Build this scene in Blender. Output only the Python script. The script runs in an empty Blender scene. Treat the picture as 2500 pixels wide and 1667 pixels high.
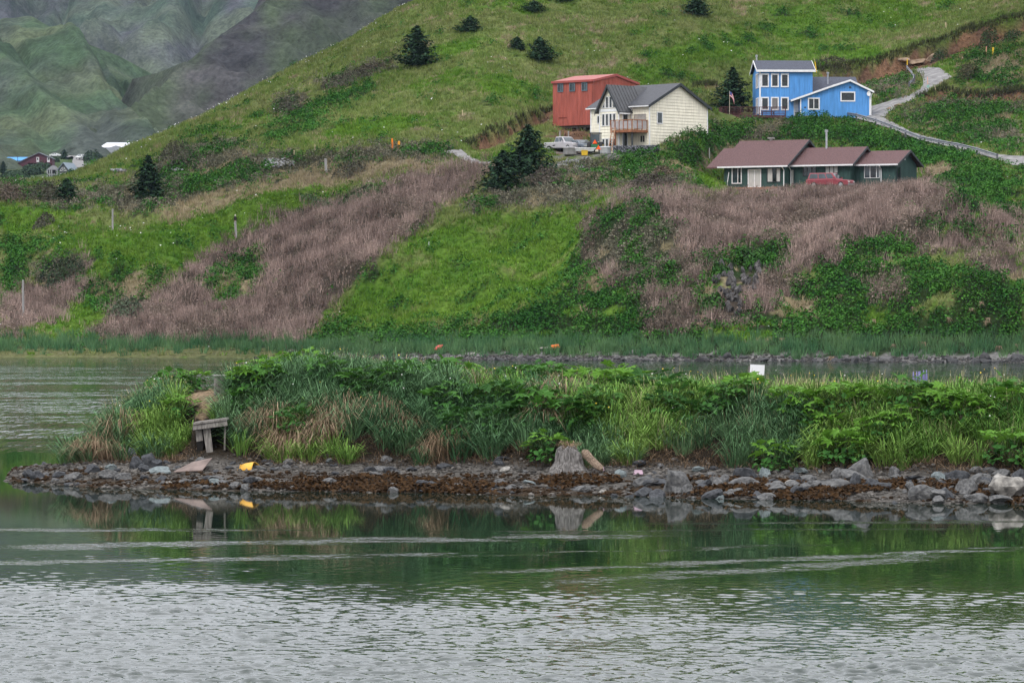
import bpy, bmesh, math, random
import numpy as np
from mathutils import Vector, Matrix

random.seed(7)
RNG = np.random.default_rng(11)
sc = bpy.context.scene
col = sc.collection

# ------------------------------------------------------------------ camera
F, HZ, CX, CAMH = 9000.0, 748.0, 1250.0, 4.67     # focal length in photo pixels, horizon row, centre column, eye height
cam_d = bpy.data.cameras.new("camera")
cam = bpy.data.objects.new("camera", cam_d)
col.objects.link(cam)
cam.location = (0, 0, CAMH)
cam.rotation_euler = (math.radians(90), 0, 0)
cam_d.sensor_fit = 'HORIZONTAL'
cam_d.sensor_width = 36
cam_d.lens = 36 * F / 2500
cam_d.shift_y = -(833.5 - HZ) / 2500
cam_d.clip_start = 1
cam_d.clip_end = 12000
sc.camera = cam

# ------------------------------------------------------------------ overcast sky and a soft sun
SUN_EL, SUN_AZ = math.radians(48), math.radians(-148)    # high, behind the photographer's left shoulder
world = bpy.data.worlds.new("World")
sc.world = world
world.use_nodes = True
nt = world.node_tree
for n in list(nt.nodes):
    nt.nodes.remove(n)
wo = nt.nodes.new('ShaderNodeOutputWorld')
bg = nt.nodes.new('ShaderNodeBackground')
sky = nt.nodes.new('ShaderNodeTexSky')
sky.sky_type = 'NISHITA'
sky.sun_disc = False
sky.sun_elevation = SUN_EL
sky.sun_rotation = -SUN_AZ
sky.air_density = 1.0
sky.dust_density = 4.0
tc = nt.nodes.new('ShaderNodeTexCoord')
sep = nt.nodes.new('ShaderNodeSeparateXYZ')
nt.links.new(tc.outputs['Generated'], sep.inputs[0])
ramp = nt.nodes.new('ShaderNodeMapRange')               # overcast: the zenith is about three times the horizon
ramp.inputs['From Min'].default_value = 0.0
ramp.inputs['From Max'].default_value = 1.0
ramp.inputs['To Min'].default_value = 7.6
ramp.inputs['To Max'].default_value = 20.0
nt.links.new(sep.outputs['Z'], ramp.inputs['Value'])
cloud = nt.nodes.new('ShaderNodeMix')
cloud.data_type = 'RGBA'
cloud.blend_type = 'MULTIPLY'
cloud.inputs['Factor'].default_value = 1.0
cloud.inputs['A'].default_value = (0.97, 0.985, 1.03, 1)
nt.links.new(ramp.outputs['Result'], cloud.inputs['B'])
mixs = nt.nodes.new('ShaderNodeMix')
mixs.data_type = 'RGBA'
mixs.inputs['Factor'].default_value = 0.88
nt.links.new(sky.outputs['Color'], mixs.inputs['A'])
nt.links.new(cloud.outputs['Result'], mixs.inputs['B'])
nt.links.new(mixs.outputs['Result'], bg.inputs['Color'])
bg.inputs['Strength'].default_value = 0.13
nt.links.new(bg.outputs['Background'], wo.inputs['Surface'])

sun_d = bpy.data.lights.new("sun", 'SUN')
sun_d.energy = 1.5
sun_d.angle = math.radians(14)
sun_d.color = (1.0, 0.97, 0.92)
sun = bpy.data.objects.new("sun", sun_d)
col.objects.link(sun)
sdir = Vector((math.cos(SUN_EL) * math.sin(SUN_AZ), math.cos(SUN_EL) * math.cos(SUN_AZ), math.sin(SUN_EL)))
sun.rotation_euler = sdir.to_track_quat('Z', 'Y').to_euler()
sun.location = sdir * 300

sc.view_settings.view_transform = 'Standard'
sc.view_settings.look = 'None'
sc.view_settings.gamma = 1
sc.view_settings.exposure = 0.06
sc.view_settings.use_curve_mapping = False
sc.render.engine = 'CYCLES'
sc.cycles.use_denoising = True
sc.cycles.max_bounces = 6
sc.cycles.diffuse_bounces = 2
sc.cycles.glossy_bounces = 3
sc.cycles.transmission_bounces = 2
sc.cycles.transparent_max_bounces = 6
sc.cycles.volume_bounces = 0
sc.cycles.caustics_reflective = False
sc.cycles.caustics_refractive = False

# ------------------------------------------------------------------ numpy noise
_perm = np.random.default_rng(3).random((256, 256)).astype(np.float64)

def vnoise(x, y):
    xi = np.floor(x).astype(np.int64); yi = np.floor(y).astype(np.int64)
    fx = x - xi; fy = y - yi
    fx = fx * fx * (3 - 2 * fx); fy = fy * fy * (3 - 2 * fy)
    a = _perm[xi & 255, yi & 255]; b = _perm[(xi + 1) & 255, yi & 255]
    c = _perm[xi & 255, (yi + 1) & 255]; d = _perm[(xi + 1) & 255, (yi + 1) & 255]
    return (a * (1 - fx) + b * fx) * (1 - fy) + (c * (1 - fx) + d * fx) * fy

def fbm(x, y, octv=4, gain=0.5, lac=2.03):
    x = np.asarray(x, float); y = np.asarray(y, float)
    s = 0; a = 1.0; t = 0
    for i in range(octv):
        s = s + a * vnoise(x + 17.3 * i, y + 31.7 * i)
        t += a; a *= gain; x = x * lac; y = y * lac
    return s / t                                            # 0..1

def sstep(a, b, x):
    t = np.clip((x - a) / (b - a), 0, 1)
    return t * t * (3 - 2 * t)

# ------------------------------------------------------------------ pixels <-> directions
def P(px, py, D):
    return Vector(((px - CX) / F * D, D, CAMH + (HZ - py) / F * D))

def proj(x, y, z):
    return CX + F * x / y, HZ - F * (z - CAMH) / y

OV = 2500 / 2352.0
def ov(pts):
    return [(a * OV, b * OV) for a, b in pts]

def in_poly(px, py, poly):
    px = np.asarray(px); py = np.asarray(py)
    res = np.zeros(px.shape, bool)
    n = len(poly)
    for i in range(n):
        x1, y1 = poly[i]; x2, y2 = poly[(i + 1) % n]
        if y1 == y2:
            continue
        c = ((y1 > py) != (y2 > py)) & (px < (x2 - x1) * (py - y1) / (y2 - y1) + x1)
        res ^= c
    return res

# ------------------------------------------------------------------ materials
MATS = {}
def nodes_of(m):
    m.use_nodes = True
    t = m.node_tree
    return t, t.nodes['Principled BSDF']

def mat(name, c, rough=0.7, var=0.12, scale=3.0, spec=0.3, metallic=0.0, bump=0.0, detail=4, c2=None, stretch=(1, 1, 1)):
    """plain painted/wood/stone surface with noise variation of its colour"""
    if name in MATS:
        return MATS[name]
    m = bpy.data.materials.new(name)
    t, b = nodes_of(m)
    tcn = t.nodes.new('ShaderNodeTexCoord')
    mp = t.nodes.new('ShaderNodeMapping')
    mp.inputs['Scale'].default_value = stretch
    t.links.new(tcn.outputs['Object'], mp.inputs['Vector'])
    nz = t.nodes.new('ShaderNodeTexNoise')
    nz.inputs['Scale'].default_value = scale
    nz.inputs['Detail'].default_value = detail
    t.links.new(mp.outputs['Vector'], nz.inputs['Vector'])
    mx = t.nodes.new('ShaderNodeMix'); mx.data_type = 'RGBA'
    if c2 is None:
        a_ = [max(0, v * (1 - var * 1.6)) for v in c]; b_ = [min(1, v * (1 + var * 1.6)) for v in c]
    else:
        a_, b_ = c, c2
    mx.inputs['A'].default_value = (*a_, 1); mx.inputs['B'].default_value = (*b_, 1)
    rg = t.nodes.new('ShaderNodeMapRange')
    rg.inputs['From Min'].default_value = 0.3; rg.inputs['From Max'].default_value = 0.7
    t.links.new(nz.outputs['Fac'], rg.inputs['Value'])
    t.links.new(rg.outputs['Result'], mx.inputs['Factor'])
    t.links.new(mx.outputs['Result'], b.inputs['Base Color'])
    b.inputs['Roughness'].default_value = rough
    b.inputs['Specular IOR Level'].default_value = spec
    b.inputs['Metallic'].default_value = metallic
    if bump:
        bp = t.nodes.new('ShaderNodeBump')
        bp.inputs['Strength'].default_value = bump
        bp.inputs['Distance'].default_value = 0.05
        t.links.new(nz.outputs['Fac'], bp.inputs['Height'])
        t.links.new(bp.outputs['Normal'], b.inputs['Normal'])
    MATS[name] = m
    return m

def attr_mat(name, translucent=0.25, rough=0.8, nscale=0.0, bump=0.0):
    """colour from the mesh attribute Col (what grows or lies there), for vegetation, soil and stone"""
    if name in MATS:
        return MATS[name]
    m = bpy.data.materials.new(name)
    t, b = nodes_of(m)
    at = t.nodes.new('ShaderNodeAttribute'); at.attribute_name = 'Col'
    csock = at.outputs['Color']
    if nscale:
        tcn = t.nodes.new('ShaderNodeTexCoord')
        nz = t.nodes.new('ShaderNodeTexNoise'); nz.inputs['Scale'].default_value = nscale; nz.inputs['Detail'].default_value = 6
        t.links.new(tcn.outputs['Object'], nz.inputs['Vector'])
        mr = t.nodes.new('ShaderNodeMapRange'); mr.inputs['From Min'].default_value = .3; mr.inputs['From Max'].default_value = .7
        mr.inputs['To Min'].default_value = .55; mr.inputs['To Max'].default_value = 1.4
        t.links.new(nz.outputs['Fac'], mr.inputs['Value'])
        mm = t.nodes.new('ShaderNodeMix'); mm.data_type = 'RGBA'; mm.blend_type = 'MULTIPLY'; mm.inputs['Factor'].default_value = 1
        t.links.new(csock, mm.inputs['A']); t.links.new(mr.outputs['Result'], mm.inputs['B'])
        csock = mm.outputs['Result']
        if bump:
            bp = t.nodes.new('ShaderNodeBump'); bp.inputs['Strength'].default_value = bump; bp.inputs['Distance'].default_value = .3
            t.links.new(nz.outputs['Fac'], bp.inputs['Height']); t.links.new(bp.outputs['Normal'], b.inputs['Normal'])
    t.links.new(csock, b.inputs['Base Color'])
    b.inputs['Roughness'].default_value = rough
    b.inputs['Specular IOR Level'].default_value = 0.03
    if translucent:
        tr = t.nodes.new('ShaderNodeBsdfTranslucent')
        t.links.new(csock, tr.inputs['Color'])
        ms = t.nodes.new('ShaderNodeMixShader'); ms.inputs['Fac'].default_value = translucent
        t.links.new(b.outputs[0], ms.inputs[1]); t.links.new(tr.outputs[0], ms.inputs[2])
        t.links.new(ms.outputs[0], t.nodes['Material Output'].inputs['Surface'])
    MATS[name] = m
    return m

# ------------------------------------------------------------------ objects
def tag(o, label=None, cat=None, group=None, kind=None):
    if label: o['label'] = label
    if cat: o['category'] = cat
    if group: o['group'] = group
    if kind: o['kind'] = kind
    return o

def empty(name, loc=(0, 0, 0), rz=0.0, label=None, cat=None, group=None):
    o = bpy.data.objects.new(name, None)
    o.empty_display_size = 0.3
    col.objects.link(o)
    o.location = loc
    o.rotation_euler = (0, 0, rz)
    return tag(o, label, cat, group)

def link_mesh(name, me, m, parent=None):
    o = bpy.data.objects.new(name, me)
    col.objects.link(o)
    if m is not None and not me.materials:
        for k in (m if isinstance(m, (list, tuple)) else [m]):
            me.materials.append(k)
    if parent is not None:
        o.parent = parent
    return o

def np_mesh(name, V, T, colr=None, smooth=False):
    """numpy triangles/quads -> mesh (all faces with the same number of corners)"""
    V = np.ascontiguousarray(V, dtype=np.float32); T = np.ascontiguousarray(T, dtype=np.int32)
    k = T.shape[1]
    me = bpy.data.meshes.new(name)
    me.vertices.add(len(V)); me.vertices.foreach_set('co', V.ravel())
    me.loops.add(T.size); me.loops.foreach_set('vertex_index', T.ravel())
    me.polygons.add(len(T))
    me.polygons.foreach_set('loop_start', np.arange(0, T.size, k, dtype=np.int32))
    if smooth:
        me.polygons.foreach_set('use_smooth', np.ones(len(T), dtype=bool))
    me.update(calc_edges=True)
    if colr is not None:
        a = me.color_attributes.new('Col', 'FLOAT_COLOR', 'POINT')
        c4 = np.ones((len(V), 4), np.float32); c4[:, :3] = colr
        a.data.foreach_set('color', c4.ravel())
    return me

class MB:
    """collects boxes, prisms and tubes for ONE mesh object"""
    def __init__(s):
        s.v = []; s.f = []
    def add(s, vs, fs):
        n = len(s.v)
        s.v += [tuple(p) for p in vs]
        s.f += [tuple(i + n for i in f) for f in fs]
        return s
    def box(s, x0, x1, y0, y1, z0, z1):
        return s.add([(x0, y0, z0), (x1, y0, z0), (x1, y1, z0), (x0, y1, z0), (x0, y0, z1), (x1, y0, z1), (x1, y1, z1), (x0, y1, z1)],
                     [(0, 3, 2, 1), (4, 5, 6, 7), (0, 1, 5, 4), (1, 2, 6, 5), (2, 3, 7, 6), (3, 0, 4, 7)])
    def prism(s, pts, d):
        """polygon pts (3D, planar) extruded by vector d"""
        n = len(pts); d = Vector(d)
        a = [Vector(p) for p in pts]; b = [p + d for p in a]
        return s.add(a + b, [tuple(range(n - 1, -1, -1)), tuple(range(n, 2 * n))] + [(i, (i + 1) % n, (i + 1) % n + n, i + n) for i in range(n)])
    def tube(s, p, q, r, r2=None, n=8):
        p = Vector(p); q = Vector(q); r2 = r if r2 is None else r2
        ax = (q - p).normalized()
        e1 = ax.orthogonal().normalized(); e2 = ax.cross(e1)
        vs = []
        for c, rr in ((p, r), (q, r2)):
            for i in range(n):
                a = 2 * math.pi * i / n
                vs.append(c + e1 * math.cos(a) * rr + e2 * math.sin(a) * rr)
        fs = [(i, (i + 1) % n, n + (i + 1) % n, n + i) for i in range(n)] + [tuple(range(n - 1, -1, -1)), tuple(range(n, 2 * n))]
        return s.add(vs, fs)
    def bar(s, p, q, w, h):
        """rectangular bar between two points, h along the upright direction"""
        p = Vector(p); q = Vector(q)
        ax = (q - p).normalized()
        up = Vector((0, 0, 1)) if abs(ax.z) < 0.95 else Vector((0, 1, 0))
        sd = ax.cross(up).normalized() * (w / 2); uu = sd.cross(ax).normalized() * (h / 2)
        vs = [p - sd - uu, p + sd - uu, p + sd + uu, p - sd + uu, q - sd - uu, q + sd - uu, q + sd + uu, q - sd + uu]
        return s.add(vs, [(0, 3, 2, 1), (4, 5, 6, 7), (0, 1, 5, 4), (1, 2, 6, 5), (2, 3, 7, 6), (3, 0, 4, 7)])
    def build(s, name, m, parent=None, bevel=0.0, smooth=False):
        me = bpy.data.meshes.new(name)
        me.from_pydata(s.v, [], s.f)
        bm = bmesh.new(); bm.from_mesh(me)
        bmesh.ops.recalc_face_normals(bm, faces=bm.faces)
        if bevel:
            bmesh.ops.bevel(bm, geom=list(bm.edges), offset=bevel, segments=1, affect='EDGES')
        bm.to_mesh(me); bm.free()
        if smooth:
            for p in me.polygons: p.use_smooth = True
        return link_mesh(name, me, m, parent)

def one(fn, *a, **k):
    m = MB(); getattr(m, fn)(*a, **k); return m

# ------------------------------------------------------------------ blades and leaves (vectorised)
def blades(base, h, w, az, lean, colr, bend=0.35):
    """grass blades: 5 verts, 3 triangles each"""
    n = len(base)
    base = np.asarray(base, float)
    dx, dy = np.cos(az), np.sin(az)
    fa = RNG.random(n) * 2 * np.pi
    sx, sy = np.cos(fa) * w * .5, np.sin(fa) * w * .5
    V = np.zeros((n, 5, 3))
    mid = base.copy(); mid[:, 0] += dx * lean * bend; mid[:, 1] += dy * lean * bend; mid[:, 2] += h * .6
    tip = base.copy(); tip[:, 0] += dx * lean; tip[:, 1] += dy * lean; tip[:, 2] += h
    V[:, 0] = base; V[:, 0, 0] -= sx; V[:, 0, 1] -= sy
    V[:, 1] = base; V[:, 1, 0] += sx; V[:, 1, 1] += sy
    V[:, 2] = mid; V[:, 2, 0] += sx * .8; V[:, 2, 1] += sy * .8
    V[:, 3] = mid; V[:, 3, 0] -= sx * .8; V[:, 3, 1] -= sy * .8
    V[:, 4] = tip
    t = np.array([[0, 1, 2], [0, 2, 3], [3, 2, 4]])
    T = (t[None] + (np.arange(n) * 5)[:, None, None]).reshape(-1, 3)
    C = np.repeat(np.asarray(colr), 5, axis=0)
    return V.reshape(-1, 3), T, C

def far_blades(base, h, w, az, lean, colr):
    """one slim triangle per blade, for grass hundreds of metres away"""
    n = len(base); base = np.asarray(base, float)
    fa = RNG.random(n) * 2 * np.pi
    sx, sy = np.cos(fa) * w * .5, np.sin(fa) * w * .5
    V = np.zeros((n, 3, 3))
    V[:, 0] = base; V[:, 0, 0] -= sx; V[:, 0, 1] -= sy
    V[:, 1] = base; V[:, 1, 0] += sx; V[:, 1, 1] += sy
    V[:, 2] = base; V[:, 2, 0] += np.cos(az) * lean; V[:, 2, 1] += np.sin(az) * lean; V[:, 2, 2] += h
    return V.reshape(-1, 3), np.arange(3 * n).reshape(n, 3), np.repeat(np.asarray(colr), 3, axis=0)

def long_blades(base, h, w, az, lean, colr, droop):
    """arching blades of three segments: they rise, lean outward and hang over at the tip"""
    n = len(base); base = np.asarray(base, float)
    dx, dy = np.cos(az), np.sin(az)
    fa = az + np.pi / 2 + RNG.normal(size=n) * .7
    sx, sy = np.cos(fa) * w * .5, np.sin(fa) * w * .5
    V = np.zeros((n, 7, 3))
    for k, (u, v, s) in enumerate(((0, 0, 1.), (.22, .55, .95), (.58, .92, .7))):
        c = base.copy(); c[:, 0] += dx * lean * u; c[:, 1] += dy * lean * u; c[:, 2] += h * v
        V[:, 2 * k] = c; V[:, 2 * k, 0] -= sx * s; V[:, 2 * k, 1] -= sy * s
        V[:, 2 * k + 1] = c; V[:, 2 * k + 1, 0] += sx * s; V[:, 2 * k + 1, 1] += sy * s
    V[:, 6] = base; V[:, 6, 0] += dx * lean; V[:, 6, 1] += dy * lean; V[:, 6, 2] += h * (1 - droop)
    t = np.array([[0, 1, 3], [0, 3, 2], [2, 3, 5], [2, 5, 4], [4, 5, 6]])
    T = (t[None] + (np.arange(n) * 7)[:, None, None]).reshape(-1, 3)
    return V.reshape(-1, 3), T, np.repeat(np.asarray(colr), 7, axis=0)

def leaves(cen, size, nrm, colr, aspect=0.7):
    """diamond leaves, folded a little along the midrib: 4 verts, 2 triangles"""
    n = len(cen)
    nrm = nrm / np.linalg.norm(nrm, axis=1, keepdims=True)
    r = RNG.normal(size=(n, 3)); a = np.cross(nrm, r); a /= np.linalg.norm(a, axis=1, keepdims=True)
    b = np.cross(nrm, a)
    s = size[:, None]
    V = np.zeros((n, 4, 3))
    V[:, 0] = cen - a * s; V[:, 2] = cen + a * s
    V[:, 1] = cen + b * s * aspect + nrm * s * .25; V[:, 3] = cen - b * s * aspect + nrm * s * .25
    t = np.array([[0, 1, 2], [0, 2, 3]])
    T = (t[None] + (np.arange(n) * 4)[:, None, None]).reshape(-1, 3)
    return V.reshape(-1, 3), T, np.repeat(np.asarray(colr), 4, axis=0)

def cat_geo(parts):
    Vs, Ts, Cs = [], [], []; o = 0
    for V, T, C in parts:
        Vs.append(V); Ts.append(T + o); Cs.append(C); o += len(V)
    return np.concatenate(Vs), np.concatenate(Ts), np.concatenate(Cs)
# ================================================================== the far hillside (one height field)
UP = [(-120, 527), (-220, 550), (-230, 575)]
COLS = {
 -1300: [(872, 345), (845, 352), (760, 368), (600, 395), (470, 424), (452, 436)],
 0:    [(872, 339), (862, 342), (848, 348), (838, 351), (760, 362), (700, 372), (600, 388), (520, 405), (470, 420), (452, 433)],
 115:  [(872, 339), (861, 342), (847, 348), (838, 351), (765, 361), (700, 372), (600, 389), (510, 408), (460, 424), (442, 437)],
 183:  [(872, 338), (860, 342), (845, 348), (838, 351), (770, 361), (700, 372), (600, 390), (505, 410), (455, 426), (428, 442)],
 268:  [(872, 338), (860, 342), (840, 350), (780, 360), (700, 372), (600, 390), (500, 412), (430, 433), (388, 452)],
 401:  [(871, 337), (859, 341), (839, 349), (780, 359), (700, 371), (600, 389), (500, 409), (420, 429), (360, 446), (317, 462)],
 600:  [(870, 336), (858, 341), (838, 348), (780, 358), (700, 371), (600, 388), (500, 406), (430, 420), (380, 430), (300, 455), (226, 478)],
 800:  [(870, 333), (854, 338), (836, 344), (780, 353), (700, 365), (600, 382), (500, 399), (425, 414), (370, 426), (290, 448), (200, 472), (119, 490)],
 986:  [(868, 328), (850, 333), (835, 338), (780, 347), (700, 359), (600, 374), (500, 391), (420, 408), (378, 416), (310, 434), (200, 460), (100, 482), (8, 504)],
 1200: [(872, 322), (850, 327), (835, 331), (750, 343), (650, 355), (550, 370), (470, 388), (415, 402), (390, 409), (350, 420), (310, 430), (240, 444), (150, 462), (0, 494)] + UP,
 1380: [(876, 320), (852, 324), (835, 328), (745, 339), (645, 350), (545, 365), (475, 382), (425, 398), (392, 408), (377, 411), (372, 421), (318, 429), (300, 445), (230, 457), (150, 470), (0, 497)] + UP,
 1500: [(878, 318), (855, 322), (835, 325), (740, 336), (640, 347), (540, 362), (480, 378), (430, 394), (390, 405), (375, 409), (372, 421), (330, 432), (290, 444), (200, 462), (100, 480), (0, 498)] + UP,
 1600: [(879, 317), (856, 321), (833, 324), (740, 333), (640, 344), (545, 357), (485, 373), (435, 391), (395, 402), (368, 408), (350, 412), (335, 422), (300, 440), (250, 450), (200, 463), (100, 481), (0, 498)] + UP,
 1650: [(880, 316), (858, 320), (832, 323), (740, 331), (640, 341), (550, 353), (490, 370), (440, 388), (400, 400), (365, 407), (335, 411), (318, 415), (312, 424), (290, 436), (250, 448), (200, 463), (100, 482), (0, 499)] + UP,
 1730: [(880, 315), (860, 318), (830, 321), (740, 328), (640, 336), (560, 346), (505, 364), (468, 386), (450, 397), (400, 405), (340, 411), (288, 416), (278, 424), (264, 433), (240, 446), (200, 464), (100, 483), (0, 501)] + UP,
 1800: [(880, 314), (860, 317), (830, 320), (740, 326), (640, 333), (560, 343), (510, 364), (494, 387), (484, 398), (462, 408), (460, 414), (380, 425), (320, 434), (288, 440), (281, 452), (225, 468), (150, 481), (0, 505)] + UP,
 2000: [(881, 312), (862, 315), (830, 318), (740, 324), (640, 331), (555, 341), (510, 362), (482, 387), (472, 398), (461, 408), (460, 414), (390, 424), (320, 434), (290, 440), (281, 452), (215, 468), (150, 481), (0, 508)] + UP,
 2130: [(882, 311), (862, 314), (830, 317), (740, 323), (640, 330), (555, 340), (510, 361), (472, 387), (455, 400), (430, 414), (380, 425), (330, 433), (300, 439), (272, 447), (250, 455), (190, 471), (110, 488), (0, 511)] + UP,
 2300: [(884, 309), (862, 312), (830, 315), (740, 321), (645, 328), (565, 338), (520, 356), (475, 385), (440, 400), (400, 413), (365, 422), (350, 426), (280, 441), (230, 453), (190, 463), (170, 470), (110, 482), (75, 492), (0, 510)] + UP,
 2500: [(885, 307), (862, 311), (830, 314), (740, 320), (650, 327), (580, 336), (530, 352), (485, 380), (440, 399), (408, 407), (385, 411), (330, 424), (250, 440), (200, 450), (120, 466), (60, 480), (0, 496)] + UP,
 3700: [(890, 300), (862, 306), (740, 315), (650, 322), (560, 335), (480, 372), (400, 400), (300, 424), (200, 445), (60, 478), (0, 495)] + UP,
}
PXG = np.arange(-1200, 3601, 15.0)
YG = np.arange(296, 640, 0.8)
def _profile(pts):
    Y = [p[1] for p in pts]; Z = [CAMH + (HZ - p[0]) / F * p[1] for p in pts]
    Y = [Y[0] - 14, Y[0] - 4] + Y; Z = [-2.5, -0.9] + Z
    Z[2] = 0.0
    if True:                                   # a crest: behind it the ground falls away
        Y += [Y[-1] + 12, Y[-1] + 60, 700]; Z += [Z[-1] + 0.4, Z[-1] - 10, Z[-1] - 30]
    else:
        Y += [720]; Z += [Z[-1] - 4]
    return np.interp(YG, Y, Z)
_k = sorted(COLS)
_raw = np.array([_profile(COLS[k]) for k in _k])
ZG = np.empty((len(PXG), len(YG)))
for j in range(len(YG)):
    ZG[:, j] = np.interp(PXG, _k, _raw[:, j])
def gsm(a, s, ax):
    r = int(3 * s); k = np.exp(-.5 * (np.arange(-r, r + 1) / s) ** 2); k /= k.sum()
    pw = [(0, 0), (0, 0)]; pw[ax] = (r, r)
    b = np.pad(a, pw, mode='edge')
    return np.apply_along_axis(lambda v: np.convolve(v, k, mode='valid'), ax, b)
ZG = gsm(gsm(ZG, 2.4, 0), 1.6, 1)
GX = (PXG[:, None] - CX) / F * YG[None, :]
GY = np.broadcast_to(YG[None, :], GX.shape)

def zt(x, y):
    x = np.asarray(x, float); y = np.asarray(y, float)
    u = np.clip((CX + F * x / y - PXG[0]) / 15.0, 0, len(PXG) - 1.001)
    v = np.clip((y - YG[0]) / 0.8, 0, len(YG) - 1.001)
    i = u.astype(int); j = v.astype(int); a = u - i; b = v - j
    return (ZG[i, j] * (1 - a) + ZG[i + 1, j] * a) * (1 - b) + (ZG[i, j + 1] * (1 - a) + ZG[i + 1, j + 1] * a) * b

_YS = np.arange(300, 690, 0.2)
def hit(px, py):
    """where the sight line through a pixel meets the hillside"""
    x = (px - CX) / F * _YS
    z = zt(x, _YS); r = CAMH + (HZ - py) / F * _YS
    k = np.argmax(z >= r)
    if not (z >= r).any():
        k = np.argmax(z - r)
    return Vector((x[k], _YS[k], z[k]))
def ground(x, y):
    return float(zt(np.array([x]), np.array([y]))[0])

# house sites (near corner of the front wall, facing angle, floor height)
def site(px, D, z, deg):
    return Vector(((px - CX) / F * D, D, z)), math.radians(deg)
CREAM, CREAM_A = site(1584, 412, 22.15, -45)
RED, RED_A = site(1447, 433, 26.0, -40)
BLUE, BLUE_A = site(1854, 445, 27.6, 3)
GREEN, GREEN_A = site(1768, 405, 17.65, -29)
def flatten(o, a, x0, x1, y0, y1, z, fall, only_down=False):
    global ZG
    c, s = math.cos(a), math.sin(a)
    dx, dy = GX - o.x, GY - o.y
    lx, ly = dx * c + dy * s, -dx * s + dy * c
    ox = np.maximum(np.maximum(x0 - lx, lx - x1), 0); oy = np.maximum(np.maximum(y0 - ly, ly - y1), 0)
    w = 1 - sstep(0, fall, np.hypot(ox, oy))
    t = z if not only_down else np.minimum(ZG, z)
    ZG = ZG * (1 - w) + t * w
flatten(GREEN, GREEN_A, -1.5, 19.5, -2.2, 11, 17.35, 4.0)
flatten(CREAM, CREAM_A, -9.5, 0, 0.2, 9.5, 21.9, 2.5)
flatten(BLUE, BLUE_A, -6, 3.2, -5.0, 3, 26.5, 3.0)
flatten(BLUE, BLUE_A, -0.5, 14, -1.0, 9, 27.4, 1.5)
flatten(RED, RED_A, -6, 0, 0.3, 8.6, 24.9, 2.5)

# cut banks: the ground above the line stands as a low raw step
CUTS = [([(1128, 352), (1150, 341), (1190, 322), (1240, 305), (1290, 278), (1350, 262)], 2.4),
        ([(1990, 180), (2050, 172), (2110, 158), (2170, 143), (2240, 120), (2300, 100), (2360, 78), (2430, 55), (2500, 38), (2620, 10)], 2.6),
        ([(2235, 243), (2283, 226), (2310, 212), (2360, 222), (2420, 226), (2500, 220), (2600, 214)], 1.1),
        ([(1690, 214), (1720, 207), (1752, 206)], 1.0)]
CUTW = []
for line, hgt in CUTS:
    w = [hit(a, b) for a, b in line]
    CUTW.append([(p.x, p.y) for p in w])
for (line, hgt), w in zip(CUTS, CUTW):
    xs = np.array([p[0] for p in w]); ys = np.array([p[1] for p in w])
    yl = np.interp(GX, xs, ys)                              # lip position for every column
    d = GY - yl + (fbm(GX * .35, GY * .05) - .5) * 1.6
    ends = sstep(xs[0] - .5, xs[0] + 3, GX) * (1 - sstep(xs[-1] - 3, xs[-1] + .5, GX))
    ZG = ZG + ends * hgt * (sstep(-.55, .35, d) - 1) * np.exp(-np.maximum(-d, 0) / 8)

# hummocks and the bulges of the bank
ZG = ZG + (fbm(GX * .075 + 2, GY * .06, 3) - .5) * 7.0 * sstep(1.5, 6, ZG) * (1 - sstep(14, 18, ZG))
ZG = ZG + (fbm(GX * .16, GY * .16, 4) - .5) * 1.5 * sstep(0.3, 3, ZG) * (1 - sstep(34, 46, ZG) * .3)
ZG = ZG + (fbm(GX * .42 + 9, GY * .42, 3) - .5) * 1.3 * sstep(0.8, 3, ZG) * (1 - .6 * sstep(17, 20, ZG))

# ------------------------------------------------------------------ roads
def lerp_line(pts, n):
    pts = np.array(pts, float)
    s = np.r_[0, np.cumsum(np.hypot(*np.diff(pts, axis=0).T))]
    t = np.linspace(0, s[-1], n)
    return np.c_[np.interp(t, s, pts[:, 0]), np.interp(t, s, pts[:, 1])]
ROADS = [
 ('gravel_road', [(2040, 281), (2091, 292), (2137, 304), (2175, 317), (2211, 331), (2247, 345), (2292, 355), (2338, 364), (2385, 376), (2435, 392), (2465, 405), (2520, 409), (2650, 418)],
                 [(2074, 272), (2125, 276), (2152, 287), (2190, 306), (2221, 323), (2252, 333), (2285, 340), (2330, 353), (2370, 364), (2436, 379), (2480, 383), (2530, 384), (2650, 390)]),
 ('driveway', [(2058, 280), (2100, 270), (2141, 258), (2216, 237), (2246, 220), (2255, 205), (2250, 186), (2232, 172)],
              [(2160, 288), (2172, 274), (2190, 262), (2248, 238), (2280, 215), (2305, 201), (2325, 190), (2292, 167)]),
 ('lower_road', [(1072, 374), (1105, 378), (1130, 394), (1150, 402), (1190, 404)], [(1080, 371), (1125, 368), (1150, 385), (1175, 398), (1200, 398)]),
]
ROADPOLY = [l + r[::-1] for _, l, r in ROADS]
gpx, gpy = proj(GX, GY, ZG)
for pl in ROADPOLY:                                          # level the ground under each road a little
    m = in_poly(gpx, gpy, pl).astype(float)
    m = np.clip(gsm(gsm(m, 1.0, 0), 1.0, 1) * 1.6, 0, 1)
    sm = gsm(gsm(ZG, 3.0, 0), 3.0, 1)
    ZG = ZG * (1 - m) + sm * m

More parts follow.
